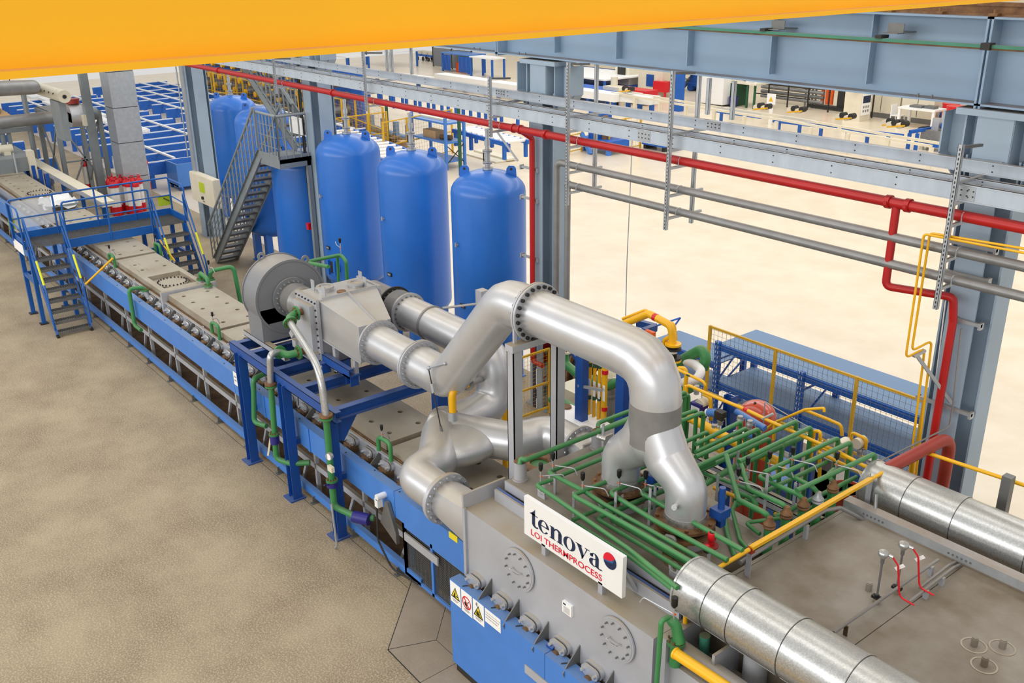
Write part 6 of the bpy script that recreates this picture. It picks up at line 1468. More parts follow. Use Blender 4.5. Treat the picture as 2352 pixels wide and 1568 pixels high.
# pump set in the shade under the big duct
t = thing('pump_set', 'beige pump with cone reducer and motor under the arch of the big duct', 'pump', (-8.8, 9.6, 0))
p = at(1318, 885, Y=9.9); MB().box(p.x-.2, p.x+.25, 9.7, 10.1, .5, p.z).box(p.x-.15, p.x-.08, 9.75, 9.85, 0, .5).box(p.x+.12, p.x+.2, 9.75, 9.85, 0, .5).build('motor_box', M_['cream'], t)
p = at(1398, 900, Y=9.7); MB().cyl((p.x, 9.7, p.z-.5), (p.x, 9.7, p.z+.1), .16, n=18).ring((p.x, 9.7, p.z), (0, 0, 1), .2, .1, .03, 18).build('strainer', M_['gpipe'], t)
MB().lathe((p.x, 9.7, p.z+.1), (0, 0, 1), [(.12, 0), (.2, .22), (.18, .22), (.1, .02)], 18).build('funnel', M_['cream'], t)
p = at(1398, 960, Y=9.5); MB().cyl((p.x-.15, 9.5, max(.15, p.z-.2)), (p.x+.2, 9.6, max(.15, p.z-.2)), .14, n=16).build('pump_body', M_['dark'], t)
t = thing('cable_drum', 'brown ribbed coil drum with blue frame behind the blue skid post', 'drum', (-9.6, 10.8, 0))
for k in range(6):
    p = at(1312+k*17, 830+k*5, Y=10.7); MB().ring((p.x, 10.7, p.z-.1), (1, .3, 0), .42, .3, .03, 22).build('drum_ring', M_['rust'], t)
MB().cyl((at(1310, 830, Y=10.7).x, 10.6, at(1310, 830, Y=10.7).z-.1), (at(1400, 855, Y=10.7).x, 10.8, at(1400, 855, Y=10.7).z-.1), .28, n=20).build('drum_core', M_['dark'], t)
MB().bar(at(1305, 798, Y=10.2), at(1328, 830, Y=10.2), .04, .06).bar((-10.2, 10.7, 0), (-10.2, 10.7, 1.3), .1, .1).build('drum_frame', M_['frame'], t)
# red expansion vessel
t = thing('expansion_vessel', 'glossy orange-red pressure vessel among the gas pipes', 'vessel', (0, 0, 0))
p = at(1738, 960, Y=9.9); r_ = .232*1.12; zt2 = at(1738, 920, Y=9.9).z
t.location = (p.x, 9.9, 0)
MB().lathe((p.x, 9.9, 0), (0, 0, 1), [(0, .25), (r_*.7, .32), (r_, .5)]+[(r_*math.cos(a*PI/14), zt2-.22+.22*math.sin(a*PI/14)) for a in range(0, 7)]+[(0, zt2)], 36).build('shell', M_['vessel'], t)
for k in range(3): MB().box(p.x+.16*math.cos(k*2.1)-.02, p.x+.16*math.cos(k*2.1)+.02, 9.9+.16*math.sin(k*2.1)-.02, 9.9+.16*math.sin(k*2.1)+.02, 0, .4).build('leg', M_['vessel'], t)
MB().prism([(p.x-.02, 9.84, zt2-.012), (p.x+.02, 9.84, zt2-.012), (p.x, 9.8, zt2-.03)], (0, 0, .02)).build('warning_mark', M_['black'], t)
# blue bench and bucket behind
a = at(1862, 972, Z=.8); b = at(2010, 1040, Z=.8)
t = thing('blue_bench', 'low light-blue bench top behind the mesh fence base', 'bench', ((a.x+b.x)/2, 10.9, 0))
MB().box(a.x, b.x+.6, 10.6, 11.4, .76, .8).build('bench_top', M_['beam'], t); MB().box(a.x+.05, b.x+.5, 10.7, 11.3, 0, .76).build('bench_body', M_['beam'], t)
p = at(1930, 1165, Z=.7)
t = thing('grit_bucket', 'orange-red bucket full of pale grit beside the far insulated duct', 'bucket', (0, 0, 0))
p = at(1945, 1120, Y=9.2); t.location = (p.x, 9.2, 0)
MB().lathe((p.x, 9.2, 0), (0, 0, 1), [(.15, 0), (.19, p.z), (.18, p.z), (.17, p.z-.03)], 24).build('bucket_body', M_['vessel'], t); MB().cyl((p.x, 9.2, p.z-.06), (p.x, 9.2, p.z-.03), .175, n=20).build('grit', M_['paper'], t)
for px, py, h, m in ((1855, 1010, .5, 'cream'), (1905, 1075, .4, 'white'), (1900, 1045, .55, 'steel')):
    p = at(px, py, Y=10.2)
    one('control_box', MB().box(p.x-.14, p.x+.14, 10.1, 10.35, 0, p.z), M_[m], {'cream': 'beige control box on the floor behind the green drop pipes', 'white': 'small white control box low behind the green drop pipes', 'steel': 'dark grey control box between the two pale ones behind the green pipes'}[m], 'control box')
# ================================================================== far left: insulated stack, steel frames, conveyors
t = thing('insulated_stack', 'square aluminium-clad stack rising under the yellow girder at the left', 'stack', (-34, 10.3, 0))
sx, sy = -33.9, 10.4
for k in range(6): MB().box(sx-.42, sx+.42, sy-.42, sy+.42, k*1.15+.01, k*1.15+1.15-.012).build('cladding_panel', M_['zinc'], t)
MB().box(sx-.4, sx+.4, sy-.4, sy+.4, 0, 6.9).build('core', M_['dark'], t)
t = thing('steel_gantry', 'grey steel gantry with cross braces carrying a small blower at far left', 'frame', (-36, 9.2, 0))
PX = [(205, 330, 'a')]
gz = 3.2
xs_, ys_ = (-37.5, -35.2), (8.6, 10.0)
for x in xs_:
    for y in ys_: MB().box(x-.07, x+.07, y-.07, y+.07, 0, gz).build('leg', M_['gstair'], t)
for x in xs_: MB().box(x-.06, x+.06, ys_[0], ys_[1], gz-.14, gz).build('top_beam', M_['gstair'], t)
for y in ys_:
    MB().box(xs_[0], xs_[1], y-.06, y+.06, gz-.14, gz).build('top_beam', M_['gstair'], t)
    MB().bar((xs_[0], y, .4), (xs_[1], y, gz-.2), .05, .05).bar((xs_[0], y, gz-.2), (xs_[1], y, .4), .05, .05).build('cross_brace', M_['gstair'], t)
MB().bar((xs_[1], ys_[0], .4), (xs_[1], ys_[1], gz-.2), .05, .05).bar((xs_[1], ys_[0], gz-.2), (xs_[1], ys_[1], .4), .05, .05).bar((xs_[1], ys_[0], 1.6), (xs_[1], ys_[1], 1.6), .05, .05).build('cross_brace', M_['gstair'], t)
MB().box(xs_[0], xs_[1], ys_[0], ys_[1], gz, gz+.04).build('deck_plate', M_['steel'], t)
MB().box(-34.75, -34.5, 9.4, 9.65, 0, 7).build('tall_post', M_['gstair'], t)
t = thing('small_blower', 'small silver blower with red flexible joints on the far left gantry', 'blower', (-36.3, 9.3, gz+.04))
c = at(172, 265, Y=9.2)
MB().cyl((c.x, 9.0, c.z), (c.x, 9.4, c.z), .38, n=28).build('casing', M_['silver'], t); MB().box(c.x-.3, c.x+.3, 9.0, 9.5, gz+.04, c.z-.2).build('pedestal', M_['gstair'], t)
MB().cyl((c.x+.1, 9.4, c.z), (c.x+.1, 9.9, c.z), .2, n=16).build('motor', M_['gstair'], t)
MB().cyl((c.x-.1, 8.75, c.z), (c.x-.1, 8.9, c.z), .19, n=18).cyl((c.x, 9.2, c.z+.4), (c.x, 9.2, c.z+.55), .22, n=18).build('flexible_joint', M_['brick'], t)
MB().box(c.x+.35, c.x+.6, 9.3, 9.5, c.z-.3, c.z+.05).build('switch_box', M_['cream'], t)
t = thing('silver_pipe', 'dull silver pipe feeding the small blower from the left edge', 'pipe', (c.x, 8, c.z))
MB().path([(c.x-.1, 8.75, c.z), (c.x-.1, 3, c.z)], .2, n=18).build('pipe', M_['gpipe'], t)
t = thing('perforated_header', 'cream header pipe with a row of holes, capped end, under the girder at far left', 'pipe', (-38, 8, 4.5))
a = at(148, 222, Y=8.2); b = at(20, 182, Y=8.2)
MB().cyl(b, a, .19, n=22).build('header', M_['cream'], t); d_ = (a-b).normalized()
for k in range(14):
    p = b+(a-b)*(k/14); MB().cyl(p+V((0, -.17, .06)), p+V((0, -.2, .07)), .025, n=8).build('hole', M_['hole'], t)
MB().cyl(a, a+d_*.02, .06, n=12).build('cap_boss', M_['dark'], t)
MB().path([at(75, 200, Y=8.2), at(75, 200, Y=6.9), at(-30, 205, Y=5.5)], .2, n=18, bend=.3).build('branch', M_['gpipe'], t)
MB().box(a.x-1.4, a.x-.4, 8.1, 8.3, a.z-1.4, a.z-.2).build('bracket', M_['gstair'], t)
t = thing('portal_frame', 'grey pipe portal with diagonal brace left of the small gantry', 'frame', (-37, 7.7, 0))
for x, y in ((-36.8, 8.1), (-36.8, 7.2)): MB().cyl((x, y, 0), (x, y, 4.0), .09, n=12).build('leg', M_['gstair'], t)
MB().cyl((-36.8, 7.2, 4.0), (-36.8, 8.1, 4.0), .08, n=12).build('cross_member', M_['gstair'], t); MB().cyl((-36.8, 7.2, 3.0), (-36.8, 5.8, 2.2), .06, n=10).build('cross_brace', M_['gstair'], t); MB().box(-36.9, -36.7, 5.8, 8.1, 2.55, 2.7).build('cross_member', M_['gstair'], t)
# beige canopy
t = thing('beige_canopy', 'sloping beige canopy hood at the left edge over the furnace end', 'hood', (-38, 6.2, 2.4))
p = [at(0, 262, Y=5.4), at(70, 294, Y=7.2), at(70, 308, Y=7.2), at(0, 318, Y=5.4)]
hz_ = 3.1
MB().add([(-40.5, 5.0, hz_), (-36.6, 5.0, hz_), (-36.6, 7.6, hz_), (-40.5, 7.6, hz_), (-39.6, 5.6, hz_+.7), (-37.6, 5.6, hz_+.7), (-37.6, 6.9, hz_+.7), (-39.6, 6.9, hz_+.7)],
         [(0, 1, 5, 4), (1, 2, 6, 5), (2, 3, 7, 6), (3, 0, 4, 7), (4, 5, 6, 7), (3, 2, 1, 0)]).build('hood_shell', M_['box'], t)
MB().box(-40.5, -36.58, 4.98, 7.62, hz_-.16, hz_).build('hood_skirt', M_['brown'], t)
for x in (-40.3, -36.8):
    for y in (5.2, 7.4): MB().box(x-.06, x+.06, y-.06, y+.06, 0, hz_).build('leg', M_['gstair'], t)
# long cream trough along the furnace
t = thing('cable_trough', 'long cream covered trough running beside the furnace to the crossover bridge', 'cable tray', (-30, 7.6, 1.7))
a = at(258, 480, Y=7.85); zt3 = at(255, 468, Y=7.75).z
MB().box(-40, a.x, 7.6, 7.95, zt3-.14, zt3).build('trough_cover', M_['cream'], t)
MB().box(-40, a.x+.01, 7.59, 7.6, zt3-.14, zt3).build('trough_side', M_['wallsil'], t)
for k in range(6): MB().box(a.x-.5-k*2, a.x-.42-k*2, 7.7, 7.8, 0, zt3-.14).build('trough_post', M_['stair'], t)
# blanket on the furnace, lifting table
t = thing('insulation_blanket', 'crumpled white insulation blanket lying on a low frame on the furnace roof', 'blanket', (-28.4, 6.5, 1.65))
mb = MB(); rnd = random.Random(5); gx_, gy_ = 14, 10; 
for i in range(gx_+1):
    for j in range(gy_+1):
        mb.v.append(V((-28.9+i*.075, 6.15+j*.09+.05*math.sin(i*.9), 1.86+.06*math.sin(i*1.3+j*.8)+rnd.random()*.05-(.12 if i in (0, gx_) or j in (0, gy_) else 0))))
for i in range(gx_):
    for j in range(gy_): mb.f.append((i*(gy_+1)+j, (i+1)*(gy_+1)+j, (i+1)*(gy_+1)+j+1, i*(gy_+1)+j+1)); mb.m.append(0)
mb.build('blanket', M_['white'], t)
MB().box(-28.9, -27.85, 6.15, 7.0, 1.78, 1.82).box(-28.85, -28.8, 6.2, 6.25, 1.65, 1.78).box(-27.95, -27.9, 6.2, 6.25, 1.65, 1.78).box(-27.95, -27.9, 6.9, 6.95, 1.65, 1.78).build('low_frame', M_['gstair'], t)
# machine at the furnace end
t = thing('end_drive_unit', 'grey end machine with motors and cables on the far end of the furnace', 'machine', (-34.5, 6.4, 1.65))
MB().box(-37, -34.3, 5.6, 7.5, 1.65, 2.1).build('housing', M_['gstair'], t)
for k, (x, y) in enumerate(((-34.9, 6.0), (-35.2, 6.9))):
    MB().cyl((x, y-.2, 2.28), (x, y+.2, 2.28), .14, n=16).box(x-.2, x+.2, y-.1, y+.1, 2.1, 2.2).build('motor', M_['cream'], t)
MB().path([(-34.9, 5.8, 2.1), (-34.9, 5.8, 2.9), (-35.4, 6.6, 3.0)], .03, n=8, bend=.1).build('hydraulic_hose', M_['dark'], t)
for x, y in ((-34.2, 5.7), (-34.25, 6.3), (-34.2, 6.9)): MB().cyl((x, y, 1.65), (x, y, 2.3), .03, n=8).build('guide_rod', M_['wallsil'], t)
for k in range(4): MB().box(-34.6+k*.8, -34.5+k*.8, 7.25, 7.35, 0, 1.9).build('blue_bracket', M_['frame'], t)
p = at(80, 410, Y=7.4); MB().box(p.x-.1, p.x+.15, 7.3, 7.5, 1.4, 2.3).build('limit_switch', M_['cream'], t)
# red and white bollards
t0_ = None
rnd = random.Random(11)
def bollard(x, y, lab, lean=0):
    global t0_
    if t0_ is None:
        t = thing('bollard', lab, 'bollard', (0, 0, 0), 'red and white bollards by the stack'); t0_ = t
        MB().cyl((0, 0, 0), (0, 0, .3), .11, n=14).build('red_base', M_['brightred'], t); MB().cyl((0, 0, .3), (0, 0, .95), .1, n=14).build('white_body', M_['white'], t)
        MB().lathe((0, 0, .95), (0, 0, 1), [(.115, 0), (.115, .12), (.06, .2), (0, .21)], 14).ring((0, 0, 1.2), (0, 1, 0), .06, .035, .03, 10).build('red_cap', M_['brightred'], t)
        t.location = (x, y, 0); return
    dup(t0_, (x, y, 0), rnd.random()*6, lab, 'red and white bollards by the stack')
for k, (px, py) in enumerate(((262, 487), (270, 482), (279, 489), (288, 484), (276, 494), (296, 478), (305, 492), (314, 486), (322, 492), (330, 484), (299, 490), (268, 495))):
    p = at(px, py, Z=0); bollard(p.x, p.y, 'red-capped white bollard in the tight cluster at the foot of the clad stack')
p = at(342, 436, Z=0); bollard(p.x, p.y, 'lone red and white bollard just right of the clad stack')
p = at(204, 440, Z=0); bollard(p.x, p.y, 'lone red-capped white bollard left of the gantry legs')
p = at(400, 434, Z=0)
t = thing('scrap_bin', 'open dark-blue scrap bin on the floor left of the cabinet column', 'bin', (p.x, p.y+.6, 0))
MB().box(p.x-.55, p.x-.5, p.y, p.y+1.2, .15, 1.0).box(p.x+.5, p.x+.55, p.y, p.y+1.2, .15, 1.0).box(p.x-.5, p.x+.5, p.y, p.y+.05, .15, 1.0).box(p.x-.5, p.x+.5, p.y+1.15, p.y+1.2, .15, 1.0).box(p.x-.5, p.x+.5, p.y, p.y+1.2, .15, .2).build('bin_walls', M_['beam'], t)
for x in (-.45, .45): MB().box(p.x+x-.06, p.x+x+.06, p.y+.05, p.y+.15, 0, .15).build('bin_foot', M_['frame'], t)
# transfer conveyors: blue cross beams with pale wear strips
def conveyor(x0, x1, y0, y1, n, lab, z=.95, rails=3, leg=True):
    t = thing('transfer_conveyor', lab, 'conveyor', ((x0+x1)/2, (y0+y1)/2, 0), 'blue transfer conveyors at far left')
    bm = MB().box(-.09, .09, 0, y1-y0, -.45, 0).mesh('cross_beam', M_['rack']); sm = MB().box(-.035, .035, 0, y1-y0, 0, .04).mesh('wear_strip', M_['white'])
    lm = MB().box(-.08, .08, -.08, .08, -z+.45, 0).mesh('beam_leg', M_['rack'])
    for k in range(n):
        x = x0+(x1-x0)*k/(n-1); b = inst('cross_beam', bm, t, (x, y0, z)); inst('wear_strip', sm, b, (x, y0, z))
        if leg:
            inst('beam_leg', lm, b, (x, y0+.3, z-.45)); inst('beam_leg', lm, b, (x, y1-.3, z-.45))
    for k in range(rails):
        y = y0+(y1-y0)*(k+.5)/rails
        MB().box(x0, x1, y-.05, y+.05, z+.04, z+.1).build('long_rail', M_['white'], t)
    return t
conveyor(-58, -36.5, 11.6, 16.5, 14, 'blue transfer conveyor with pale wear strips, the nearer one at far left', rails=2)
conveyor(-66, -40, 3.5, 9.5, 12, 'blue transfer conveyor left of the gantry at the left edge', rails=3)
conveyor(-62, -38, 17.5, 22, 13, 'blue transfer conveyor behind the nearer one, under the yellow machine', z=.9, rails=4)
for k in range(9):
    x = -60+k*1.9
    one('steel_bar_bundle', MB().box(x, x+1.6, 13.2+.25*(k % 2), 13.9+.2*(k % 3), .99, 1.11), M_['white'], 'pale bar bundle lying on the blue transfer conveyor', 'bars', 'bar bundles on the conveyor')
# yellow roller straightener
t = thing('roller_straightener', 'machine with tiers of grey rollers and orange ends behind a yellow fence at far left', 'machine', (-46, 24, 0))
A_ = at(310, 250, Z=0); rollm = MB().cyl((0, -.7, 0), (0, .7, 0), .2, n=14).mesh('roller', M_['gpipe']); rend = MB().cyl((0, -.85, 0), (0, -.7, 0), .16, n=10).cyl((0, .7, 0), (0, .85, 0), .16, n=10).mesh('roller_end', M_['yellow'])
for k in range(13):
    for j in range(4):
        x = -58+k*1.35; r_ = inst('roller', rollm, t, (x, 22.9+j*.0+(.25 if j % 2 else 0), .6+j*.62)); inst('roller_end', rend, r_, (x, 22.9+(.25 if j % 2 else 0), .6+j*.62))
MB().box(-59, -40.5, 22.3, 22.45, .1, .5).box(-59, -40.5, 23.4, 23.55, .1, 3).build('machine_frame', M_['rack'], t)
def yfence(p0, p1, h, lab, n=5, mid=True, pitch=.16):
    p0, p1 = V((p0[0], p0[1], 0)), V((p1[0], p1[1], 0))
    t = thing('mesh_fence', lab, 'fence', (p0+p1)/2)
    for k in range(n+1):
        p = p0+(p1-p0)*k/n; MB().box(p.x-.035, p.x+.035, p.y-.035, p.y+.035, 0, h).build('post', M_['fence'], t)
    for z in (h-.03, h*.5, .12): MB().bar(p0+V((0, 0, z)), p1+V((0, 0, z)), .04, .04).build('frame_rail', M_['fence'], t)
    mesh_panel(t, p0, p1, .12, h-.03, pitch, 'fence', .005)
yfence((-57, 22.0), (-40, 22.0), 2.0, 'yellow fence in front of the tiered rollers at far left', 8, pitch=.4)
# ================================================================== behind the tanks
def fl_(px, py): p = at(px, py, Z=0); return (p.x, p.y)
yfence(fl_(765, 300), fl_(885, 352), 2.0, 'yellow mesh fence behind the leftmost front tank', 4)
yfence(fl_(885, 390), fl_(1040, 352), 1.9, 'yellow mesh fence turning toward the light-blue shelf', 3)
yfence(fl_(762, 372), fl_(892, 352), 1.8, 'short yellow mesh fence just over the leftmost front tank', 3)
yfence(fl_(1277, 362), fl_(1336, 348), 1.6, 'yellow mesh gate right of the middle column', 2)
yfence(fl_(1398, 352), fl_(1470, 340), 1.4, 'low yellow mesh fence beside the blue press', 2)
yfence(fl_(500, 262), fl_(600, 262), 2.3, 'tall yellow fence with pale boards above the farthest tank', 4)
# light-blue shelf
p = at(1000, 380, Z=0)
t = thing('light_shelf', 'light-blue shelf with boxes behind the middle front tank', 'shelf', (p.x, p.y, 0))
sx0, sx1 = p.x-1.3, p.x+1.1; sy0, sy1 = p.y-.2, p.y+.7
for z in (1.85, 1.1, .35): MB().box(sx0, sx1, sy0, sy1, z-.07, z).build('shelf_board', M_['beam'], t)
for x in (sx0, sx1):
    for y in (sy0, sy1): MB().box(x-.05, x+.05, y-.05, y+.05, 0, 2.05).build('upright', M_['beam'], t)
MB().bar((sx1, sy0, .2), (sx1, sy1, 1.0), .03, .03).bar((sx1, sy0, 1.0), (sx1, sy1, .2), .03, .03).build('end_brace', M_['dark'], t)
one('cardboard_box', MB().box(p.x-.8, p.x+.1, p.y, p.y+.45, 1.1, 1.4), M_['box'], 'wide cardboard box on the middle level of the light-blue shelf', 'box')
one('pipe_offcut', MB().cyl((p.x+.3, p.y+.1, 1.2), (p.x+.8, p.y+.3, 1.2), .1, n=12), M_['brown'], 'brown pipe offcut beside the cardboard box on the shelf', 'pipe')
one('timber_plank', MB().box(p.x-1.1, p.x+.7, p.y+.1, p.y+.3, 1.85, 1.92), M_['cream'], 'pale timber plank on top of the light-blue shelf', 'plank')
# dark green posts
for a, b, lab in (((893, 250), (893, 345), 'dark green post behind the left and middle front tanks'), ((1056, 268), (1058, 402), 'dark green post between the middle and right front tanks')):
    g_ = at(*b, Z=0); z1 = zup(a[0], a[1], g_.x, g_.y); one('green_post', MB().cyl((g_.x, g_.y, 0), (g_.x, g_.y, z1+.4), .07, n=12), M_['dgreen'], lab, 'post')
# roller bed line along X behind the tanks
def rollerbed(a, b, z, lab, w=1.2, n=34, legs=True):
    t = thing('roller_bed', lab, 'conveyor', ((a.x+b.x)/2, (a.y+b.y)/2, 0), 'blue roller beds behind the tanks')
    u = (b-a); u.z = 0; L = u.length; u.normalize(); w_ = V((-u.y, u.x, 0))*(w/2)
    for s in (-1, 1):
        MB().bar(a+w_*s+V((0, 0, z)), b+w_*s+V((0, 0, z)), .1, .16).build('bed_rail', M_['rack'], t)
    rm_ = MB().cyl(-w_*.92, w_*.92, .07, n=10).mesh('bed_roller', M_['white'])
    lg = MB().box(-.06, .06, -.06, .06, -z, 0).mesh('bed_leg', M_['rack'])
    for k in range(n): inst('bed_roller', rm_, t, a+u*(L*(k+.5)/n)+V((0, 0, z+.06)))
    for k in range(0, n, 3):
        for s in (-1, 1): inst('bed_leg', lg, t, a+w_*s+u*(L*(k+.5)/n)+V((0, 0, z)))
rollerbed(at(720, 205, Z=.8), at(1170, 292, Z=.8), .8, 'long blue roller bed with white rollers seen under the cable trays', 1.3, 46)
rollerbed(at(1065, 330, Z=.6), at(1190, 365, Z=.6), .6, 'short blue roller bed with posts left of the middle column', 1.0, 10)
rollerbed(at(770, 330, Z=.5), at(940, 400, Z=.5), .5, 'low blue machine bed behind the yellow mesh over the front tanks', 1.6, 12)
t = thing('pipe_stock', 'stack of brown steel pipes behind the yellow mesh fence', 'pipes', (at(830, 300, Z=0)))
for k in range(7):
    a = at(765, 262+k*9, Z=.3+.1*(k % 2)); b = at(940, 320+k*9, Z=.3+.1*(k % 2)); MB().cyl(a, b, .14, n=10).build('pipe_length', M_['brown'] if k % 2 else M_['deck'], t)
for k in range(6):
    a = at(800+k*28, 300+k*9, Z=0); MB().box(a.x-.1, a.x+.1, a.y-.1, a.y+.1, 0, 1.1).build('stake', M_['deck'], t)
rnd = random.Random(4)
for k, (px, py) in enumerate(((775, 340), (808, 348), (845, 342), (870, 352), (905, 345), (930, 360), (820, 372), (880, 372))):
    a = at(px, py, Z=0); s_ = .25+rnd.random()*.2
    one('timber_block', MB().box(a.x-s_*1.6, a.x+s_*1.2, a.y-s_*.7, a.y+s_*.7, 0, s_*1.3).box(a.x-s_, a.x+s_*.6, a.y-s_*.5, a.y+s_*.6, s_*1.3, s_*2), M_['box'] if k % 2 else M_['brown'], 'rough timber packing block on the floor behind the yellow mesh fence', 'timber', 'timber packing behind the tanks')
a = at(1080, 350, Z=0); b = at(1160, 372, Z=0)
one('floor_sheeting', MB().bar(a+V((0, 0, .03)), b+V((0, 0, .03)), .9, .05).bar(a+V((.2, .3, .09)), b+V((.1, .3, .09)), .5, .08), M_['cream'], 'beige sheeting lying along the blue roller bed left of the middle column', 'sheet')
# ================================================================== far bay on the right, seen over the cable trays
def base_pt(px, py): return at(px, py, Z=0)
def blk(px0, px1, pyb, pyt, depth, name=None):
    """floor block from the two lower front pixel corners and a top pixel: returns x0,x1,y0,y1,h along the hall axes"""
    a = at(px0, pyb, Z=0); b = at(px1, pyb+ (px1-px0)*.12, Z=0); h = zup(px0, pyt, a.x, a.y)
    return a, b, h
# office partition
a = base_pt(996, 152); b = base_pt(1072, 165)
h = zup(996, 100, a.x, a.y)+.6
t = thing('office_partition', 'dark grey and glass office partition in the far bay', 'partition', ((a.x+b.x)/2, a.y, 0))
W_ = b.x-a.x
for k in range(2):
    x0 = a.x+W_*k/2; x1 = a.x+W_*(k+1)/2
    MB().box(x0+.03, x1-.03, a.y-.03, a.y+.03, .05, h*.62).build('solid_panel', M_['fan'], t); MB().box(x0+.03, x1-.03, a.y-.02, a.y+.02, h*.64, h).build('glass_panel', M_['deck'], t)
for k in range(3): MB().box(a.x+W_*k/2-.04, a.x+W_*k/2+.04, a.y-.05, a.y+.05, 0, h).build('mullion', M_['dark'], t)
def table(px, py, w, d, h, lab, top='white', leg='rack', mid=False, nm='work_table'):
    p = base_pt(px, py); t = thing(nm, lab, 'table', (p.x, p.y, 0))
    MB().box(p.x-w/2, p.x+w/2, p.y-d/2, p.y+d/2, h-.08, h).build('table_top', M_[top], t)
    for sx_ in (-1, 1):
        for sy_ in (-1, 1): MB().box(p.x+sx_*(w/2-.08)-.06, p.x+sx_*(w/2-.08)+.06, p.y+sy_*(d/2-.08)-.06, p.y+sy_*(d/2-.08)+.06, 0, h-.08).build('table_leg', M_[leg], t)
    if mid: MB().box(p.x-w/2, p.x+w/2, p.y-d/2, p.y+d/2, h*.35, h*.4).build('lower_shelf', M_[leg], t)
    return t, p
t, p = table(800, 160, 3.2, 2.0, 1.1, 'white-topped blue trestle table at the far left of the far bay')
t, p = table(900, 150, 4.0, 2.4, 1.2, 'white-topped blue table with splayed legs in the far bay')
t, p = table(1065, 165, 3.4, 1.6, 1.35, 'blue workbench with ribbed end panels in the far bay', 'beam', 'rack')
for k in range(7): MB().box(p.x-1.6+k*.16, p.x-1.5+k*.16, p.y-.8, p.y-.76, .1, 1.2).build('panel_rib', M_['rack'], t); MB().box(p.x+.5+k*.16, p.x+.6+k*.16, p.y-.8, p.y-.76, .1, 1.2).build('panel_rib', M_['rack'], t)
one('red_tool_box', MB().box(p.x-.4, p.x+.2, p.y-.4, p.y+.2, 0, .7), M_['orange'], 'red-orange box under the blue workbench in the far bay', 'box')
t, p = table(1120, 178, 2.6, 1.2, 1.4, 'blue slatted stand right of the blue workbench', 'white', 'rack')
p = base_pt(990, 140)
t = thing('blue_trolley', 'row of blue wheeled trolleys left of the office partition', 'trolley', (p.x, p.y, 0))
for k in range(4):
    MB().box(p.x-1.6+k*.8, p.x-.95+k*.8, p.y-.4, p.y+.4, .35, .5).build('trolley_deck', M_['rack'], t); MB().box(p.x-1.55+k*.8, p.x-1.0+k*.8, p.y-.3, p.y+.3, .5, .75).build('load', M_['cream'], t)
    for s in (-1, 1): MB().cyl((p.x-1.3+k*.8, p.y+s*.4, .17), (p.x-1.3+k*.8, p.y+s*.46, .17), .17, n=12).build('wheel', M_['dark'], t)
# bright covers along the line
for k, (a_, b_, lab) in enumerate((((760, 150), (985, 178), 'long white machine cover, leftmost in the far bay'), ((1010, 168), (1128, 184), 'white machine cover between the trolleys and the workbench'), ((1135, 186), (1240, 200), 'white machine cover left of the middle column cap'), ((1285, 197), (1425, 216), 'white machine cover right of the middle column cap'), ((1437, 214), (1505, 222), 'short white machine cover beside the beige console'))):
    A_ = at(*a_, Z=.9); B_ = at(*b_, Z=.9)
    t = thing('machine_cover', lab, 'cover', ((A_+B_)/2-V((0, 0, .9))), 'white covers of the far line')
    MB().bar(A_-V((0, 0, .2)), B_-V((0, 0, .2)), .9, .4).build('cover_body', M_['white'], t)
    for s in (.1, .5, .9): p = A_+(B_-A_)*s; MB().box(p.x-.1, p.x+.1, p.y-.1, p.y+.1, 0, .6).build('cover_leg', M_['rack'], t)
# blue tables with sheets
t, p = table(1365, 205, 6.0, 4.0, 1.0, 'big blue table with a white sheet in the far bay under the runway beam', 'white', 'rack', True)
t, p = table(1390, 180, 7.0, 2.0, 1.3, 'blue table row behind the big blue table in the far bay', 'white', 'rack', True)
t, p = table(1350, 232, 5.0, 1.6, .8, 'low blue frame with parts in front of the big blue table', 'rack', 'rack', True)
# console machine
p = base_pt(1470, 215)
t = thing('console_machine', 'beige machine console with dark monitor under the runway beam', 'machine', (p.x, p.y, 0))
MB().box(p.x-2.2, p.x-1.0, p.y, p.y+1.2, 0, 1.6).build('cabinet', M_['cream'], t)
MB().prism([(p.x-.2, p.y, 0), (p.x+1.8, p.y, 0), (p.x+1.8, p.y, 1.6), (p.x+.6, p.y, 1.6), (p.x-.2, p.y, 1.1)], (0, 1.4, 0)).build('console_body', M_['cream'], t)
MB().box(p.x+.5, p.x+1.1, p.y-.03, p.y, .5, 1.2).build('control_panel', M_['frame'], t); MB().box(p.x-1.9, p.x-1.3, p.y-.1, p.y, 1.0, 1.5).build('monitor', M_['dark'], t)
p = base_pt(1530, 212)
t = thing('far_stairs', 'grey steel stairs climbing behind the beige console', 'stairs', (p.x, p.y, 0))
for s in (0, 1.2): MB().bar((p.x, p.y+s, 0), (p.x+.6, p.y+4+s, 3.2), .08, .3).build('stringer', M_['gstair'], t)
for k in range(12): MB().box(p.x-.6+.05*k, p.x+.6+.05*k, p.y+.4+k*.33, p.y+.65+k*.33, .26*k+.2, .26*k+.24).build('tread', M_['steel'], t)
for k in range(6): MB().box(p.x-1+k*.25, p.x-.97+k*.25, p.y-.2, p.y-.17, 0, 1.0).build('baluster', M_['gstair'], t)
p = base_pt(1521, 222); one('red_bin', MB().box(p.x-.5, p.x+.5, p.y-.3, p.y+.3, .3, .9).box(p.x-.45, p.x-.35, p.y-.25, p.y-.15, 0, .3).box(p.x+.35, p.x+.45, p.y-.25, p.y-.15, 0, .3), M_['brightred'], 'small red tray bin on legs beside the far stairs', 'bin')
p = base_pt(1455, 236); t = thing('red_cart', 'long low red cart with white bars on the far line', 'cart', (p.x, p.y, 0))
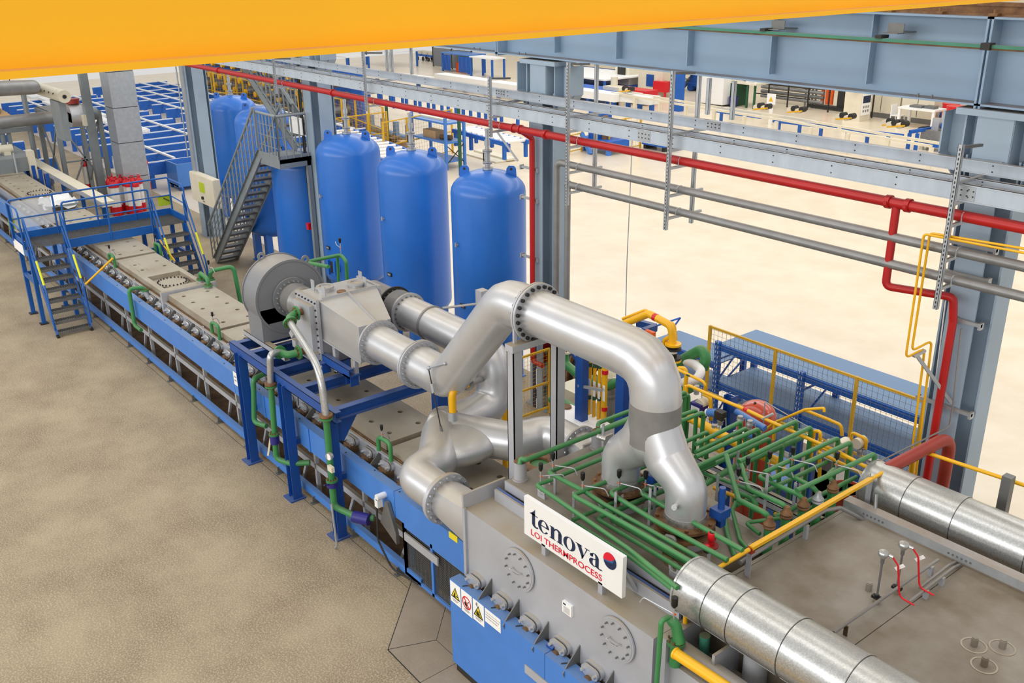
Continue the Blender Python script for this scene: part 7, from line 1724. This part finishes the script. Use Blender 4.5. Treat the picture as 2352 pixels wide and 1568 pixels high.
MB().box(p.x-1.4, p.x+1.4, p.y-.5, p.y+.5, .3, .8).build('cart_body', M_['brightred'], t); MB().box(p.x-.5, p.x+1.2, p.y-.56, p.y-.5, .5, .56).box(p.x-.5, p.x+1.2, p.y-.56, p.y-.5, .65, .71).build('bar', M_['white'], t)
for s in (-1, 1): MB().cyl((p.x+s, p.y-.45, .15), (p.x+s, p.y+.45, .15), .15, n=12).build('axle', M_['dark'], t)
p = base_pt(1418, 240); one('valve_station', MB().box(p.x-.8, p.x+.6, p.y-.4, p.y+.4, .3, 1.0).cyl((p.x-.3, p.y, 1.0), (p.x-.3, p.y, 1.5), .2, n=10).box(p.x-.7, p.x-.6, p.y-.3, p.y+.3, 0, .3).box(p.x+.4, p.x+.5, p.y-.3, p.y+.3, 0, .3), M_['cream'], 'cream valve station left of the low red cart', 'machine')
# pale guide rails of the tube line
rl = [at(1405, 213, Z=.9), at(1600, 246, Z=.9), at(1800, 276, Z=.9), at(2000, 312, Z=.9), at(2140, 336, Z=.9)]
t = thing('tube_guide_line', 'pale twin guide rails on posts crossing the far bay', 'conveyor', (rl[2]-V((0, 0, .9))))
off = V((.25, .75, 0))
for o_ in (V((0, 0, 0)), off):
    for a, b in zip(rl, rl[1:]): MB().bar(a+o_, b+o_, .1, .1).build('guide_rail', M_['cream'], t)
for k in range(11):
    p = rl[0]+(rl[-1]-rl[0])*(k/10); MB().box(p.x-.07, p.x+.07, p.y-.07, p.y+.07, 0, .85).build('guide_post', M_['cream'], t)
rnd = random.Random(9)
for k, (px, py) in enumerate(((1752, 255), (1830, 262), (1942, 278), (2050, 292), (2062, 296), (1440, 214))):
    p = at(px, py, Z=.95)
    t = thing('roller_guide', ['yellow and black roller guide, first of the five on the pale rails', 'yellow and black roller guide, second on the pale rails', 'yellow and black roller guide on the pale rails below the poster column', 'yellow and black roller guide left of a close pair', 'yellow and black roller guide right of a close pair', 'yellow and black roller guide at the left start of the pale rails'][k], 'roller', (p.x, p.y, .95))
    for j in range(4):
        MB().cyl((p.x-.35+j*.22, p.y-.15, 1.1+.1*(j % 2)), (p.x-.35+j*.22, p.y+.15, 1.1+.1*(j % 2)), .13, n=12).build('roller', M_['dark'] if j % 2 else M_['cream'], t)
    MB().bar((p.x-.4, p.y-.18, 1.0), (p.x+.4, p.y-.18, 1.15), .04, .06).build('roller_arm', M_['yellow'], t)
# low blue barriers
def barrier(pa, pb, lab, n=3):
    a = at(*pa, Z=.75); b = at(*pb, Z=.75); t = thing('blue_barrier', lab, 'barrier', ((a+b)/2-V((0, 0, .75))), 'low blue barriers of the far line')
    MB().bar(a, b, .12, .14).build('top_rail', M_['rack'], t)
    for k in range(n): p = a+(b-a)*((k+.3)/n); MB().box(p.x-.06, p.x+.06, p.y-.06, p.y+.06, 0, .7).build('post', M_['rack'], t)
barrier((1642, 254), (1748, 269), 'low blue barrier, leftmost of the three on the far line', 2); barrier((1776, 277), (1922, 294), 'low blue barrier in the middle of the far line', 3); barrier((1934, 296), (2075, 312), 'low blue barrier, rightmost of the row on the far line', 3)
a = at(2090, 303, Z=.85); b = at(2185, 287, Z=.85); t = thing('blue_barrier', 'blue barrier angled toward the red drums', 'barrier', ((a+b)/2-V((0, 0, .85))))
MB().bar(a, b, .12, .14).build('top_rail', M_['rack'], t); MB().box(a.x-.06, a.x+.06, a.y-.06, a.y+.06, 0, .8).box(a.x+.2, a.x+.32, a.y+.1, a.y+.22, 0, .8).build('post', M_['rack'], t)
p = at(1768, 286, Z=0); t = thing('warning_stand', 'white warning placard on a post in front of the blue barriers', 'sign', (p.x, p.y, 0))
MB().box(p.x-.08, p.x+.08, p.y-.04, p.y+.04, 0, 1.3).build('stand_post', M_['white'], t); MB().box(p.x-.25, p.x+.25, p.y-.07, p.y-.04, 1.0, 1.5).build('placard', M_['paper'], t); MB().prism([(p.x-.13, p.y-.08, 1.13), (p.x+.13, p.y-.08, 1.13), (p.x, p.y-.08, 1.36)], (0, .01, 0)).build('warning_triangle', M_['yellow'], t)
# office corner: cooler, desk, panels
p = base_pt(1662, 238); one('water_cooler', MB().box(p.x-.3, p.x+.3, p.y-.3, p.y+.3, 0, 1.6).cyl((p.x, p.y, 1.6), (p.x, p.y, 2.1), .22, n=16), M_['white'], 'white water cooler with bottle beside the green desk', 'water cooler')
p = base_pt(1715, 245); t = thing('green_desk', 'green desk with printer and monitor under the runway beam', 'desk', (p.x, p.y, 0))
MB().box(p.x-1.4, p.x+.9, p.y-.5, p.y+.7, 1.25, 1.33).build('desk_top', M_['cream'], t); MB().box(p.x-1.4, p.x-.5, p.y-.45, p.y+.6, 0, 1.25).build('desk_pedestal', M_['dgreen'], t)
for x in (.7, .2): MB().box(p.x+x, p.x+x+.1, p.y-.4, p.y-.3, 0, 1.25).build('desk_leg', M_['dgreen'], t)
one('computer_monitor', MB().box(p.x-.8, p.x-.1, p.y+.2, p.y+.25, 1.45, 2.0).box(p.x-.5, p.x-.4, p.y+.2, p.y+.3, 1.33, 1.45), M_['dark'], 'dark computer monitor on the green desk', 'monitor')
one('printer', MB().box(p.x, p.x+.7, p.y-.2, p.y+.4, 1.33, 1.8).box(p.x+.08, p.x+.6, p.y-.24, p.y-.2, 1.4, 1.6), M_['white'], 'white printer on the right end of the green desk', 'printer')
p = base_pt(1697, 243); one('waste_bin', MB().lathe((p.x, p.y-.5, 0), (0, 0, 1), [(.2, 0), (.26, .55), (.24, .55), (.2, .1)], 14), M_['bluepaint2'], 'purple waste bin in front of the green desk', 'bin')
for k, (px0, px1, pyb, lab) in enumerate(((1600, 1632, 238, 'white cabinet pair at the left of the office corner'),)):
    a = base_pt(px0, pyb); t = thing('white_cabinet', lab, 'cabinet', (a.x+.9, a.y, 0))
    for j in range(2): MB().box(a.x+j*.95, a.x+j*.95+.9, a.y, a.y+.6, .1, 2.0).build('cabinet_body', M_['white'], t)
p = base_pt(1632, 236); one('yellow_backpack', MB().sphere((p.x+.6, p.y+.2, 1.6), .28, 12, 8, (.7, .5, 1.3)), M_['yellow'], 'yellow bag hanging beside the white cabinets', 'bag')
p = base_pt(1610, 212); one('pallet_truck', MB().box(p.x-1.2, p.x+1, p.y, p.y+1.0, .3, .5).box(p.x-1, p.x+.2, p.y+.1, p.y+.9, .5, 1.4).cyl((p.x+.7, p.y-.05, .2), (p.x+.7, p.y+1.05, .2), .2, n=12).cyl((p.x-.9, p.y-.05, .2), (p.x-.9, p.y+1.05, .2), .2, n=12), M_['frame'], 'blue truck loaded with a brown crate at the far left of the office corner', 'truck')
# pipe wall behind a railing
a = base_pt(1765, 240); b = base_pt(1872, 250)
t = thing('tube_store', 'wall of grey tubes behind a dark railing under the runway beam', 'rack', ((a.x+b.x)/2, a.y, 0))
for k in range(9): MB().cyl((a.x-1, a.y+.6, .35+k*.25), (b.x+.4, a.y+.6, .35+k*.25), .1, n=10).build('tube', M_['steel'] if k % 2 else M_['gpipe'], t)
for k in range(6): MB().box(a.x+k*1.3-.03, a.x+k*1.3+.03, a.y-.1, a.y-.04, 0, 1.7).build('rail_post', M_['dark'], t)
for z in (1.7, 1.1, .55): MB().box(a.x-1, b.x, a.y-.09, a.y-.05, z-.03, z+.03).build('rail_bar', M_['dark'], t)
p = base_pt(1898, 252); t = thing('red_valve_rack', 'orange-red valve pipes in a dark frame left of the poster column', 'valve', (p.x, p.y, 0))
for k in range(3): MB().cyl((p.x-.3+k*.28, p.y, .3), (p.x-.3+k*.28, p.y, 2.0), .1, n=10).build('valve_pipe', M_['orange'], t)
MB().box(p.x+.6, p.x+1.2, p.y, p.y+.5, .1, 2.2).box(p.x-1.2, p.x+1.2, p.y-.1, p.y+.4, .05, .2).build('frame', M_['dark'], t)
for k in range(4): MB().cyl((p.x-1.4+k*.22, p.y, 0), (p.x-1.4+k*.22, p.y, 2.4), .05, n=8).build('grey_riser', M_['gpipe'], t)
p = base_pt(1935, 275); h = 3.0
t = thing('poster_column', 'pale column with posters and a red hydrant pipe in the far bay', 'column', (p.x+.5, p.y+.4, 0))
MB().box(p.x, p.x+.95, p.y, p.y+.9, 0, 4.2).build('shaft', M_['cream'], t)
MB().box(p.x+.95, p.x+.98, p.y+.05, p.y+.8, .3, 2.4).build('poster_board', M_['paper'], t)
for z in (.4, 1.5):
    MB().box(p.x+.98, p.x+.985, p.y+.1, p.y+.75, z+.5, z+.85).build('poster_picture', M_['navy'], t)
    for k in range(6): MB().box(p.x+.98, p.x+.985, p.y+.15+(k % 3)*.2, p.y+.27+(k % 3)*.2, z+.05+(k//3)*.2, z+.17+(k//3)*.2).build('poster_print', M_['grey_print'], t)
MB().path([(p.x+.4, p.y-.1, 3.2), (p.x+.4, p.y-.1, 1.6), (p.x+.8, p.y-.1, 1.55)], .08, n=10, bend=.2).build('hydrant_pipe', M_['orange'], t)
for k, (px, py, w, lab) in enumerate(((1978, 265, 2.1, 'white cabinet with grey plinth right of the poster column'), (2066, 278, 1.7, 'white cabinet behind the white table'), (2150, 255, 1.6, 'white double cabinet behind the red drums'))):
    p = base_pt(px, py); t = thing('white_cabinet', lab, 'cabinet', (p.x+w/2, p.y+.5, 0))
    MB().box(p.x, p.x+w, p.y, p.y+1.1, .25, 2.5).build('cabinet_body', M_['cream'], t); MB().box(p.x, p.x+w, p.y-.01, p.y+1.1, 0, .25).build('plinth', M_['steel'], t)
    MB().box(p.x+w/2-.01, p.x+w/2+.01, p.y-.012, p.y, .3, 2.45).build('door_gap', M_['dark'], t)
t, p = table(2112, 293, 1.9, 1.1, .95, 'white table with odds and ends left of the red drums', 'white', 'white', False)
one('parts_tray', MB().box(p.x-.5, p.x+.1, p.y-.3, p.y+.2, .95, 1.05).box(p.x+.2, p.x+.7, p.y-.2, p.y+.2, .95, 1.08), M_['steel'], 'grey parts trays on the white table', 'tray')
one('white_chair', MB().box(p.x-1.5, p.x-1.0, p.y-.2, p.y+.3, .42, .46).box(p.x-1.5, p.x-1.46, p.y-.2, p.y+.3, .46, .95).box(p.x-1.5, p.x-1.46, p.y-.2, p.y-.16, 0, .42).box(p.x-1.04, p.x-1.0, p.y-.2, p.y-.16, 0, .42).box(p.x-1.5, p.x-1.46, p.y+.26, p.y+.3, 0, .42).box(p.x-1.04, p.x-1.0, p.y+.26, p.y+.3, 0, .42), M_['white'], 'white chair beside the white table', 'chair')
for k, (px, py, r_, h, lab) in enumerate(((2188, 306, .42, 1.25, 'red drum in front with pale stripes, left of the right column'), (2177, 290, .38, 1.1, 'red drum just behind the striped one'))):
    p = base_pt(px, py); t = thing('red_drum', lab, 'drum', (p.x, p.y, 0))
    MB().lathe((p.x, p.y, 0), (0, 0, 1), [(r_*.9, 0), (r_, h*.95), (r_*1.06, h*.95), (r_*1.06, h), (0, h)], 24).build('drum_body', M_['brightred'], t)
    if k == 0:
        for z in (.55, .85, 1.0): MB().bar((p.x-r_*.8, p.y-r_*.75, z), (p.x-.02, p.y-r_*1.02, z-.02), .02, .05).build('stripe', M_['cream'], t)
p = base_pt(2155, 290); one('blue_drum', MB().lathe((p.x, p.y+.5, 0), (0, 0, 1), [(.25, 0), (.27, .6), (.25, .62), (0, .62)], 16), M_['frame'], 'small blue drum left of the red drums', 'drum')
p = base_pt(2148, 345)
t = thing('hydraulic_unit', 'grey hydraulic unit with pump on a blue wheeled base in the far bay', 'machine', (p.x, p.y, 0))
MB().box(p.x-.6, p.x+.6, p.y-.3, p.y+.4, .3, .85).build('oil_tank', M_['gpipe'], t); MB().box(p.x-.65, p.x+.65, p.y-.35, p.y+.45, .18, .3).build('base_frame', M_['rack'], t)
MB().cyl((p.x+.1, p.y, 1.05), (p.x+.6, p.y+.1, 1.05), .12, n=14).build('pump_motor', M_['frame'], t); MB().box(p.x-.25, p.x+.05, p.y-.12, p.y+.12, .85, 1.35).build('valve_block', M_['wallsil'], t)
for x in (-.5, .5): MB().box(p.x+x-.07, p.x+x+.07, p.y-.3, p.y-.16, 0, .18).box(p.x+x-.07, p.x+x+.07, p.y+.26, p.y+.4, 0, .18).build('wheel', M_['cream'], t)
MB().path([(p.x-.3, p.y-.2, 1.0), (p.x-.75, p.y-.3, .9), (p.x-.8, p.y-.3, .1)], .03, n=8, bend=.15).build('hose', M_['dark'], t)
t, p2 = table(2185, 335, 1.1, .8, .9, 'small white stand beside the hydraulic unit', 'white', 'white')
# blue press and bin behind the middle
p = base_pt(1365, 352); t = thing('blue_press', 'blue press with slanted leg right of the yellow gate', 'machine', (p.x, p.y, 0))
MB().box(p.x-.9, p.x+.9, p.y, p.y+1.2, .2, .6).build('press_bed', M_['rack'], t); MB().box(p.x-.5, p.x+.1, p.y+.1, p.y+.9, .6, 1.9).build('press_column', M_['rack'], t)
MB().bar((p.x-.6, p.y-.2, .8), (p.x+.1, p.y-.3, 0), .12, .2).box(p.x-.85, p.x-.7, p.y, p.y+.2, 0, .2).box(p.x+.7, p.x+.85, p.y, p.y+.2, 0, .2).build('press_leg', M_['beam'], t)
MB().cyl((p.x+.3, p.y+.3, .6), (p.x+.35, p.y+.3, 1.6), .12, n=12).build('press_cylinder', M_['brown'], t)
p = base_pt(1500, 346); t = thing('blue_cart', 'blue cart with plastic wrap on the floor right of the blue press', 'cart', (p.x, p.y, 0))
MB().box(p.x-.7, p.x+.6, p.y, p.y+.9, .2, .8).build('cart_box', M_['rack'], t); MB().sphere((p.x+.2, p.y+.3, .85), .3, 12, 6, (1.2, .8, .5)).build('plastic_wrap', M_['white'], t)
for x in (-.6, .5): MB().box(p.x+x-.08, p.x+x+.08, p.y+.1, p.y+.8, 0, .2).build('wheel', M_['dark'], t)
p = base_pt(1558, 255); one('blue_post', MB().box(p.x-.2, p.x+.2, p.y-.2, p.y+.2, 0, 3.4).box(p.x-.5, p.x-.2, p.y-.15, p.y+.15, 1.2, 1.9), M_['rack'], 'bright blue post with a small box, right of the far stairs', 'post')
# far hall wall
w = MB().box(-80, 8, 62, 62.4, 0, 14); struct('wall_far', w, M_['cream'])
